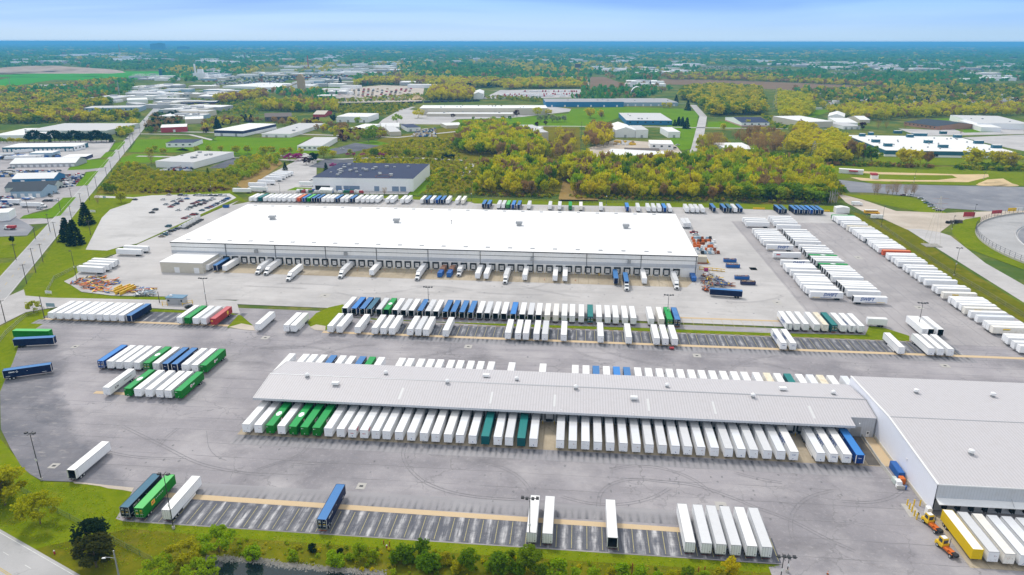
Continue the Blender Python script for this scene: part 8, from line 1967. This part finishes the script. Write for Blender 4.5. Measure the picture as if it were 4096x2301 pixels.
# woods: polygon, mean spacing, (kind, palette, weight) ..., height range
def sample(poly, spacing, jitter=1.0):
  P = np.array(poly); lo, hi = P.min(0), P.max(0)
  nx, ny = max(1, int((hi[0] - lo[0]) / spacing)), max(1, int((hi[1] - lo[1]) / spacing))
  gx, gy = np.meshgrid(np.arange(nx), np.arange(ny)); c = np.stack([gx.ravel(), gy.ravel()], 1).astype(float) + .5 + rng.uniform(-.5, .5, (nx * ny, 2)) * jitter
  c = lo + c * spacing
  c = c[inpoly(c, P)]
  for f in FOOT:
    if not len(c): break
    c = c[~inpoly(c, f)]
  return c
BASEQ = {}
def baseq(kind, n, s):
  k = (kind, n, s)
  if k not in BASEQ: BASEQ[k] = crown(kind, 500 + s * 13 + hash_(kind), n, 1.0)
  return BASEQ[k]
def trunkq(r, n=3):
  out = []
  for _ in range(n):
    x, y = r.normal(0, .05, 2); w = .008; z = r.uniform(.5, .8); l = r.normal(0, .04, 2)
    for d in ((w, 0), (0, w)): out.append([(x - d[0], y - d[1], 0), (x + d[0], y + d[1], 0), (x + l[0] + d[0] * .4, y + l[1] + d[1] * .4, z), (x + l[0] - d[0] * .4, y + l[1] - d[1] * .4, z)])
  return np.array(out)
def merged(name, label, P, H, kinds, n, wide=1.0, trunks=True, kindprop='stuff'):
  """many trees that read as one mass: one mesh"""
  mats, Qs, tints, mis = [], [], [], []
  w = np.array([k[2] for k in kinds], float); w /= w.sum()
  pick = rng.choice(len(kinds), len(P), p=w)
  for ki, (kind, pal, _) in enumerate(kinds):
    if PAL[pal] not in mats: mats.append(PAL[pal])
  bi = len(mats); mats.append(M_bark)
  for p, h, k in zip(P, H, pick):
    kind, pal, _ = kinds[k]; q = baseq(kind, n, int(rng.integers(0, 5))); a = rng.uniform(0, 6.28); c, s = math.cos(a), math.sin(a); ww = h * wide * rng.uniform(.85, 1.2)
    R_ = np.array([[c * ww, s * ww, 0], [-s * ww, c * ww, 0], [0, 0, h]]); Qs.append(q @ R_ + np.array([p[0], p[1], 0])); tints.append(np.clip(rng.uniform(0, 1) + rng.normal(0, .12, len(q)), 0, .999)); mis.append(np.full(len(q), mats.index(PAL[pal])))
    if trunks:
      t = trunkq(rng) @ R_ + np.array([p[0], p[1], 0]); Qs.append(t); tints.append(np.zeros(len(t))); mis.append(np.full(len(t), bi))
  if not Qs: return None
  o = link(name, mesh_from_quads(name, np.concatenate(Qs), mats, np.concatenate(tints), np.concatenate(mis)))
  return tag(o, label, kind=kindprop)
GOLD = (('tall', 'gold', 5), ('tall', 'olive', 3), ('tall', 'brown', 1.5), ('tall', 'green', 1.3), ('tall', 'fresh', 1.5))
woodA = sample(pts(D, (1195, 491), (1372, 495), (1400, 482), (1392, 452), (1385, 425), (1300, 415), (1218, 428)), 7.0)
woodB = sample(pts(D, (1452, 497), (1700, 503), (2085, 512), (2092, 470), (2075, 440), (1950, 425), (1700, 420), (1420, 420), (1398, 440), (1428, 470)), 7.0)
wood = np.concatenate([woodA, woodB]); wood = wood[np.argsort(wood[:, 1])]
front = wood[:96]
for i, p in enumerate(front):
  kind, pal = (('tall', 'gold'), ('tall', 'olive'), ('tall', 'gold'), ('tall', 'brown'), ('tall', 'gold'), ('tall', 'fresh'))[i % 6]
  if p[0] > 130: kind, pal = ('round', ('green', 'fresh', 'olive')[i % 3])
  tree('poplar_tree', 'slender golden spring tree at the front of the dense wood behind the fence' if p[0] <= 130 else 'bushy green tree at the right end of the wood behind the fence', 'front trees of the wood' if p[0] <= 130 else 'green trees at the end of the wood', kind, pal, p[0], p[1], rng.uniform(10.5, 15), 460, i % 4, 1.1)
rest_ = wood[96:]
merged('wood', 'golden spring wood behind the north fence', rest_, rng.uniform(9, 20, len(rest_)), GOLD, 300, 1.05)
def wd(name, label, poly, sp, hr, kinds, n, wide=1.0, trunks=True):
  P = sample(poly, sp); merged(name, label, P, rng.uniform(*hr, len(P)), kinds, n, wide, trunks)
wd('wood', 'tall rounded golden wood in the middle of the scrub', pts(R2, (880, 870), (1560, 940), (1500, 840), (1420, 760), (1200, 700), (920, 720)), 9, (15, 21), GOLD, 220, 1.25)
wd('scrub_bushes', 'low olive bushes and saplings of the scrub', pts(R2, (380, 800), (900, 760), (900, 920), (1500, 960), (1780, 900), (1790, 1000), (1500, 1080), (0, 1130), (150, 900), (300, 860)), 6.5, (2, 5), (('shrub', 'olive', 5), ('shrub', 'gold', 2), ('shrub', 'green', 1.5), ('bare', 'brown', 1)), 90, 1.0, False)
wd('scrub_bushes', 'olive bushes and saplings of the scrub north of the car park', pts(R4, (720, 305), (880, 110), (1000, 100), (1150, 160), (1560, 180), (1700, 130), (1940, 120), (1720, 285), (1120, 315)), 5.0, (1.6, 4.2), (('shrub', 'olive', 6), ('shrub', 'gold', 1), ('round', 'green', 1.3), ('round', 'olive', 1)), 110, 1.1, False)
wd('scrub_bushes', 'dark hedge line under the north fence', pts(R4, (1000, 312), (1120, 290), (1600, 272), (1700, 292), (1640, 306), (1120, 322)), 3.2, (1.5, 2.4), (('shrub', 'maroon', 2), ('shrub', 'brown', 3), ('shrub', 'olive', 2)), 90, 1.2, False)
wd('scrub_bushes', 'bushes between the fence and the dark roofed plant', pts(E1, (1900, 200), (2100, 20), (2300, -60), (2576, -60), (2576, 215)), 5.5, (1.6, 4), (('shrub', 'olive', 5), ('shrub', 'green', 2), ('bare', 'brown', 1)), 90, 1.0, False)
wd('wood', 'yellow green trees at the left of the reed bed', pts(R4, (1690, 180), (1730, 100), (1890, 60), (2060, 60), (2050, 110), (1880, 190), (1830, 240)), 6.5, (5, 9), (('round', 'fresh', 2), ('round', 'olive', 3), ('tall', 'gold', 1)), 160)
wd('undergrowth', 'low green undergrowth at the foot of the wood', pts(D, (1195, 494), (1372, 498), (1420, 492), (1452, 500), (2090, 516), (2090, 506), (1700, 498), (1452, 492), (1372, 489), (1195, 486)), 3.4, (1.2, 3.0), (('shrub', 'olive', 3), ('shrub', 'brown', 2), ('shrub', 'green', 2)), 70, 1.2, False)
wd('undergrowth', 'rough weeds and young bushes on the pond bank', pts(C5, (1700, 1300), (2200, 1090), (2528, 1130), C6, (700, 1140), (1500, 1200), (2528, 1250), C7, (700, 1330), (1500, 1385), (2500, 1440), (2500, 1480), (600, 1480), C6, (1400, 1440), (800, 1380), (200, 1325), C5, (2300, 1290), (2000, 1270)), 2.3, (.4, 1.3), (('shrub', 'olive', 3), ('shrub', 'gold', 2), ('shrub', 'green', 1), ('shrub', 'fresh', 3)), 90, 1.15, False)
wd('undergrowth', 'green bushes at the end of the wood by the rough ground', pts(Q6, (600, 640), (780, 650), (830, 590), (900, 540), (800, 420), (720, 380), (640, 500)), 4.0, (2, 5), (('shrub', 'green', 3), ('shrub', 'olive', 3), ('bare', 'brown', 1)), 100, 1.1, False)
wd('wood', 'golden wood left of the dirt bike course', pts(Q6, (0, 400), (120, 330), (330, 310), (640, 360), (690, 400), (560, 520), (0, 560)), 8, (10, 15), (('round', 'gold', 3), ('round', 'olive', 3), ('round', 'green', 2)), 220, 1.1)
wd('wood', 'golden trees in front of the teal walled plant', pts(Q6, (620, 240), (660, 120), (760, 20), (900, 60), (930, 200), (900, 280), (700, 280)), 9, (12, 18), (('round', 'gold', 5), ('tall', 'olive', 2)), 240, 1.1)
wd('wood', 'dark shrub strip before the teal walled plant', pts(Q6, (620, 250), (1100, 270), (1700, 300), (1760, 318), (1100, 300), (640, 285)), 5, (2.5, 5), (('shrub', 'green', 3), ('shrub', 'brown', 2), ('shrub', 'olive', 2)), 90, 1.2, False)
wd('wood', 'shrub strip right of the loading yard', pts(Q6, (1930, 300), (2200, 290), (2600, 300), (2600, 345), (2300, 340), (1940, 325)), 5, (3, 6), (('shrub', 'green', 3), ('shrub', 'olive', 2)), 90, 1.2, False)
wd('wood', 'golden wood by the side road on the east', pts(R3, (820, 880), (900, 690), (960, 700), (1200, 800), (1280, 900), (1050, 940), (1000, 870)), 10, (10, 17), (('round', 'gold', 4), ('tall', 'gold', 2), ('tall', 'brown', 1)), 200, 1.1)
wd('wood', 'golden wood before the ruined works', pts(R2, (1440, 900), (1600, 850), (1620, 740), (1780, 760), (1780, 880), (1700, 930)), 9, (9, 15), (('tall', 'gold', 3), ('bare', 'brown', 2), ('tall', 'brown', 2)), 180)
wd('wood', 'slim golden trees before the white barn', pts(R2, (1820, 830), (1860, 700), (2030, 720), (2040, 800), (1900, 840)), 9, (14, 20), (('tall', 'gold', 4), ('tall', 'brown', 2)), 200)
wd('wood', 'golden wood at the lower end of the side road', pts(R3, (-60, 910), (350, 900), (800, 930), (800, 1000), (-60, 1000)), 8, (10, 16), GOLD, 200, 1.1)
wd('wood', 'bare and golden trees by the side road sheds', pts(R3, (180, 780), (380, 760), (380, 880), (180, 880)), 9, (8, 12), (('bare', 'brown', 3), ('tall', 'gold', 2), ('shrub', 'olive', 2)), 200)
wd('wood', 'trees and brush round the sage green shed', pts(R3, (600, 700), (800, 740), (820, 860), (610, 880), (420, 760)), 9, (6, 12), (('bare', 'brown', 4), ('tall', 'brown', 2), ('round', 'gold', 1)), 200)
wd('wood', 'mixed golden and brown wood west of the main road', pts(R1, (-60, 660), (-60, 480), (300, 440), (820, 450), (830, 520), (620, 545), (615, 600), (1000, 600), (1050, 610), (880, 640), (500, 650)), 12, (9, 17), (('round', 'gold', 4), ('round', 'olive', 3), ('round', 'brown', 2), ('round', 'green', 3.5)), 130, 1.1)
wd('wood', 'golden trees along the meadow', pts(R1, (-60, 400), (300, 390), (850, 330), (940, 340), (930, 400), (600, 400), (0, 440)), 20, (9, 14), (('round', 'gold', 3), ('round', 'olive', 2), ('round', 'green', 2)), 90, 1.2)
wd('wood', 'trees along the verge below the pale warehouse', pts(R1, (860, 720), (910, 690), (1000, 640), (1020, 660), (960, 740), (890, 760)), 7, (6, 12), (('round', 'fresh', 2), ('round', 'gold', 2)), 160)
wd('wood', 'grey and dark bushes by the rail crossing', pts(R1, (1070, 700), (1140, 590), (1350, 620), (1340, 660), (1180, 670), (1180, 720), (1080, 740)), 8, (5, 10), (('round', 'dark', 2), ('round', 'brown', 3), ('round', 'green', 2)), 130)
wd('wood', 'line of golden trees along the rail line', pts(R1, (1900, 560), (1890, 520), (2200, 515), (2490, 525), (2490, 575), (2200, 570)), 9, (12, 19), GOLD, 150, 1.1)
wd('wood', 'golden and brown clump beside the factory', pts(R1, (1590, 520), (1600, 470), (1900, 440), (1960, 440), (1960, 470), (1700, 500)), 12, (12, 20), (('round', 'gold', 3), ('round', 'brown', 3), ('tall', 'olive', 1)), 120)
wd('wood', 'bare and golden trees between the workshops', pts(R1, (1480, 740), (1500, 640), (1700, 620), (1900, 620), (2150, 640), (2360, 640), (2576, 700), (2576, 760), (2380, 730), (1960, 640), (1600, 680)), 13, (6, 11), (('round', 'brown', 4), ('round', 'gold', 2), ('round', 'olive', 1), ('shrub', 'maroon', 1)), 110)
wd('wood', 'green scrub along the rail line before the cream plant', pts(R2, (-20, 570), (0, 525), (400, 510), (600, 510), (540, 540), (330, 600), (270, 590), (0, 580)), 9, (3, 6), (('shrub', 'green', 3), ('shrub', 'olive', 3)), 70, 1.2, False)
wd('wood', 'bushes and trees left of the truck yard', pts(R2, (-20, 790), (-20, 690), (100, 710), (380, 710), (380, 760), (200, 780)), 8, (4, 9), (('round', 'brown', 2), ('round', 'olive', 3), ('shrub', 'maroon', 1)), 110)
wd('wood', 'tall golden trees right of the stone yard', pts(R2, (680, 490), (700, 420), (930, 420), (1000, 440), (980, 490)), 9, (16, 24), (('tall', 'gold', 3), ('tall', 'brown', 2), ('round', 'gold', 1)), 140, 1.1)
wd('wood', 'golden wood behind the stone yard', pts(R2, (120, 385), (200, 340), (620, 350), (930, 350), (1240, 355), (1240, 385), (950, 395), (700, 385), (320, 365)), 14, (14, 22), (('round', 'gold', 4), ('round', 'brown', 2), ('round', 'olive', 2)), 80, 1.2)
wd('wood', 'golden trees round the trailer depot', pts(R2, (1230, 410), (1240, 350), (1500, 345), (1830, 350), (1830, 400), (1700, 395), (1350, 400)), 14, (12, 20), (('round', 'gold', 4), ('round', 'fresh', 1), ('round', 'brown', 1)), 80, 1.2)
wd('wood', 'dense green gold dome of trees east of the side road', pts(R3, (50, 480), (70, 420), (300, 400), (630, 420), (640, 520), (660, 590), (280, 600), (230, 560), (140, 500)), 11, (14, 22), (('round', 'gold', 3), ('round', 'olive', 3), ('round', 'green', 3)), 150, 1.1)
wd('wood', 'golden trees before the eastern suburb', pts(R3, (760, 540), (770, 440), (1000, 480), (1010, 600), (900, 640), (800, 620)), 11, (12, 20), (('round', 'gold', 4), ('round', 'olive', 2)), 150, 1.1)
wd('wood', 'long belt of golden trees along the eastern lawns', pts(R3, (1150, 600), (1150, 560), (1500, 545), (2576, 560), (2576, 600), (2250, 600), (1700, 620), (1450, 640)), 13, (12, 19), (('round', 'gold', 4), ('tall', 'brown', 2), ('round', 'olive', 1), ('tall', 'gold', 2)), 120, 1.1)
wd('wood', 'leafy trees among the houses of the eastern suburb', pts(R3, (850, 450), (1000, 420), (1700, 395), (2576, 380), (2576, 560), (1500, 545), (1000, 560)), 17, (9, 15), (('round', 'green', 6), ('round', 'gold', 2), ('round', 'olive', 2), ('round', 'brown', 1.2), ('conifer', 'dark', .8)), 90, 1.2)
wd('wood', 'belt of trees along the marsh', pts(R3, (-60, 330), (-60, 300), (700, 290), (860, 330), (1300, 360), (1500, 370), (1500, 385), (1000, 360), (500, 340)), 18, (10, 17), (('round', 'gold', 3), ('round', 'brown', 4), ('round', 'olive', 1)), 70, 1.2)
SCR = (('shrub', 'green', 3), ('shrub', 'olive', 3), ('round', 'olive', 1), ('round', 'green', 1), ('bare', 'brown', 1))
for fn, q in ((R1, ((1300, 480), (1900, 480), (1900, 600), (1300, 560))), (R1, ((1180, 400), (1340, 400), (1340, 440), (1250, 500))), (R2, ((0, 500), (1050, 470), (1520, 500), (1500, 465), (600, 440), (0, 480))), (R3, ((650, 600), (800, 630), (950, 640), (950, 720), (700, 690))), (R3, ((700, 740), (1200, 700), (1300, 790), (1560, 900), (1000, 940), (820, 800))), (R1, ((0, 600), (1000, 590), (1000, 640), (880, 640), (0, 660)))):
  wd('scrub_bushes', 'scattered bushes and small trees of the middle distance', pts(fn, *q), 9, (2, 6), SCR, 60, 1.2, False)
# the far plain: groves that grow coarser with distance
def far_trees():
  N_ = 34000
  u = rng.uniform(-60, PW + 60, N_); v = 166.5 + (rng.uniform(0, 1, N_) ** 1.35) * 275
  X, Y = G(u, v); P = np.stack([X, Y], 1); dist = np.hypot(X, Y)
  ok = dist < 30000
  holes = [pts(R1, (-60, 430), (-60, 270), (200, 230), (520, 225), (700, 262), (1170, 262), (1190, 300), (940, 345), (500, 400), (0, 430)), pts(R1, (960, 450), (1000, 330), (1250, 300), (1250, 440)), pts(R1, (1450, 345), (1700, 300), (2080, 270), (2576, 290), (2576, 420), (1950, 425), (1320, 425)), pts(R2, (0, 310), (0, 225), (440, 225), (450, 290)), pts(R2, (0, 500), (0, 380), (330, 370), (640, 380), (620, 500)), pts(R2, (1840, 410), (1860, 300), (1960, 300), (2150, 370), (2150, 410)), pts(R3, (-100, 400), (-100, 318), (700, 340), (1600, 380), (1500, 420), (600, 400)), pts(R3, (100, 275), (250, 225), (900, 230), (1000, 275), (600, 270)), pts(R3, (1100, 300), (1150, 262), (2576, 262), (2576, 290), (1700, 290)), pts(R2, (1000, 470), (1200, 390), (1800, 390), (1800, 470))]
  for h in holes: ok &= ~inpoly(P, h)
  for f in FOOT:
    q = np.array(f).copy(); c = q.mean(0); q = c + (q - c) * 1.05
    # keep the camera side of each roof open so that it shows over the groves
    q[:2] += (np.array([0, 0]) - c) / np.linalg.norm(c) * np.linalg.norm(c) * .016
    ok &= ~inpoly(P, q)
  ok &= ~(v > 370 + 40 * np.sin(u / 170.0))
  ok &= ~((v > 235) & (rng.uniform(0, 1, N_) < .45))
  nz = np.sin(X * .0043 + 1.3) * np.sin(Y * .0021 + .4) + .7 * np.sin(X * .0013 - Y * .0009) + .5 * np.sin(X * .011 + Y * .003)
  ok &= ~((nz > 1.15) & (rng.uniform(0, 1, N_) < .75))
  P, dist, nz, v = P[ok], dist[ok], nz[ok], v[ok]
  n = 9
  sizew = np.clip(dist / 175, 9, 400) * rng.uniform(.7, 1.5, len(P)); sizeh = np.clip(rng.normal(13, 3, len(P)), 7, 22) + np.clip(dist / 1500, 0, 9)
  gold = (nz + rng.normal(0, .45, len(P)) > np.where(dist < 2600, .15, np.where(dist < 4500, .75, 1.15)))
  brown = (rng.uniform(0, 1, len(P)) < np.where(dist < 3000, .14, .03))
  c = rng.normal(size=(len(P), n, 3)); c /= np.linalg.norm(c, axis=2)[:, :, None]; c *= rng.uniform(.3, 1, (len(P), n, 1)) ** .5
  c[:, :, 2] = np.abs(c[:, :, 2])
  cen = np.empty_like(c); cen[:, :, 0] = P[:, None, 0] + c[:, :, 0] * sizew[:, None] / 2; cen[:, :, 1] = P[:, None, 1] + c[:, :, 1] * sizew[:, None] / 2; cen[:, :, 2] = .25 * sizeh[:, None] + c[:, :, 2] * sizeh[:, None] * .72
  s = rng.uniform(.26, .5, (len(P), n, 1)) * np.stack([sizew, sizew, sizeh * 1.1], 1)[:, None, :]
  d1 = rng.normal(size=(len(P), n, 3)); d1 /= np.linalg.norm(d1, axis=2)[:, :, None]; d2 = np.cross(d1, rng.normal(size=(len(P), n, 3))); d2 /= np.linalg.norm(d2, axis=2)[:, :, None]
  a, b_ = d1 * s * .6, d2 * s * .6
  Q = np.stack([cen - a - b_, cen + a - b_ * .7, cen + a * .8 + b_, cen - a * .7 + b_], 2)
  Q[..., 2] = np.maximum(Q[..., 2], 0)
  tint = np.clip(rng.uniform(0, 1, (len(P), 1)) + rng.normal(0, .1, (len(P), n)), 0, .999)
  for nm, lb, sel, pal in (('far_wood', 'blue green woods stretching to the horizon', ~gold & ~brown, 'far'), ('far_wood', 'golden groves scattered over the far plain', gold & ~brown, 'fargold'), ('far_wood', 'brown budding groves scattered over the far plain', brown, 'brown')):
    tag(link(nm, mesh_from_quads(nm, Q[sel].reshape(-1, 4, 3), [PAL[pal]], tint[sel].reshape(-1))), lb, kind='stuff')
far_trees()
# tufts that roughen the near verges
def tufts(label, poly, n, size, pal, h=.35):
  P = np.array(poly); lo, hi = P.min(0), P.max(0); p = rng.uniform(lo, hi, (n * 3, 2)); p = p[inpoly(p, P)][:n]
  c = np.concatenate([p, np.full((len(p), 1), .12)], 1); Q = quads_at(c, size, rng, .1); Q[..., 2] = np.clip(Q[..., 2], .05, h)
  tag(link('grass', mesh_from_quads('grass', Q, [PAL[pal]], rng.uniform(0, 1, len(Q)))), label, kind='stuff')
VERGE = pts(C5, (0, 440), (400, 560), (900, 575), (1150, 890), W_(-121, 152.4), W_(-40, 151.4), W_(54, 151.5), C7, (2500, 1447), (0, 1300), C6, (0, 1150), C5, (1800, 1200), (1000, 1400), (0, 980))
tufts('tufts of grass on the near verge', VERGE, 3000, .32, 'fresh')
tufts('dry yellow tufts on the near verge', VERGE, 1500, .32, 'olive')
# ------------------------------------------------------------------ the air
def air():
  m = bpy.data.materials.new('haze'); m.use_nodes = True
  nt = m.node_tree; nt.nodes.clear()
  out = nt.nodes.new('ShaderNodeOutputMaterial'); pv = nt.nodes.new('ShaderNodeVolumePrincipled')
  pv.inputs['Color'].default_value = (.15, .57, 1.0, 1)
  pv.inputs['Density'].default_value = HAZE
  pv.inputs['Anisotropy'].default_value = 0.0
  nt.links.new(pv.outputs[0], out.inputs['Volume'])
  mb = MB(); mb.box(-62000, 62000, -62000, 62000, -1.5, 129.5, m)
  tag(link('haze', mb.mesh('haze')), kind='stuff')
HAZE = .5 / 5200
air()
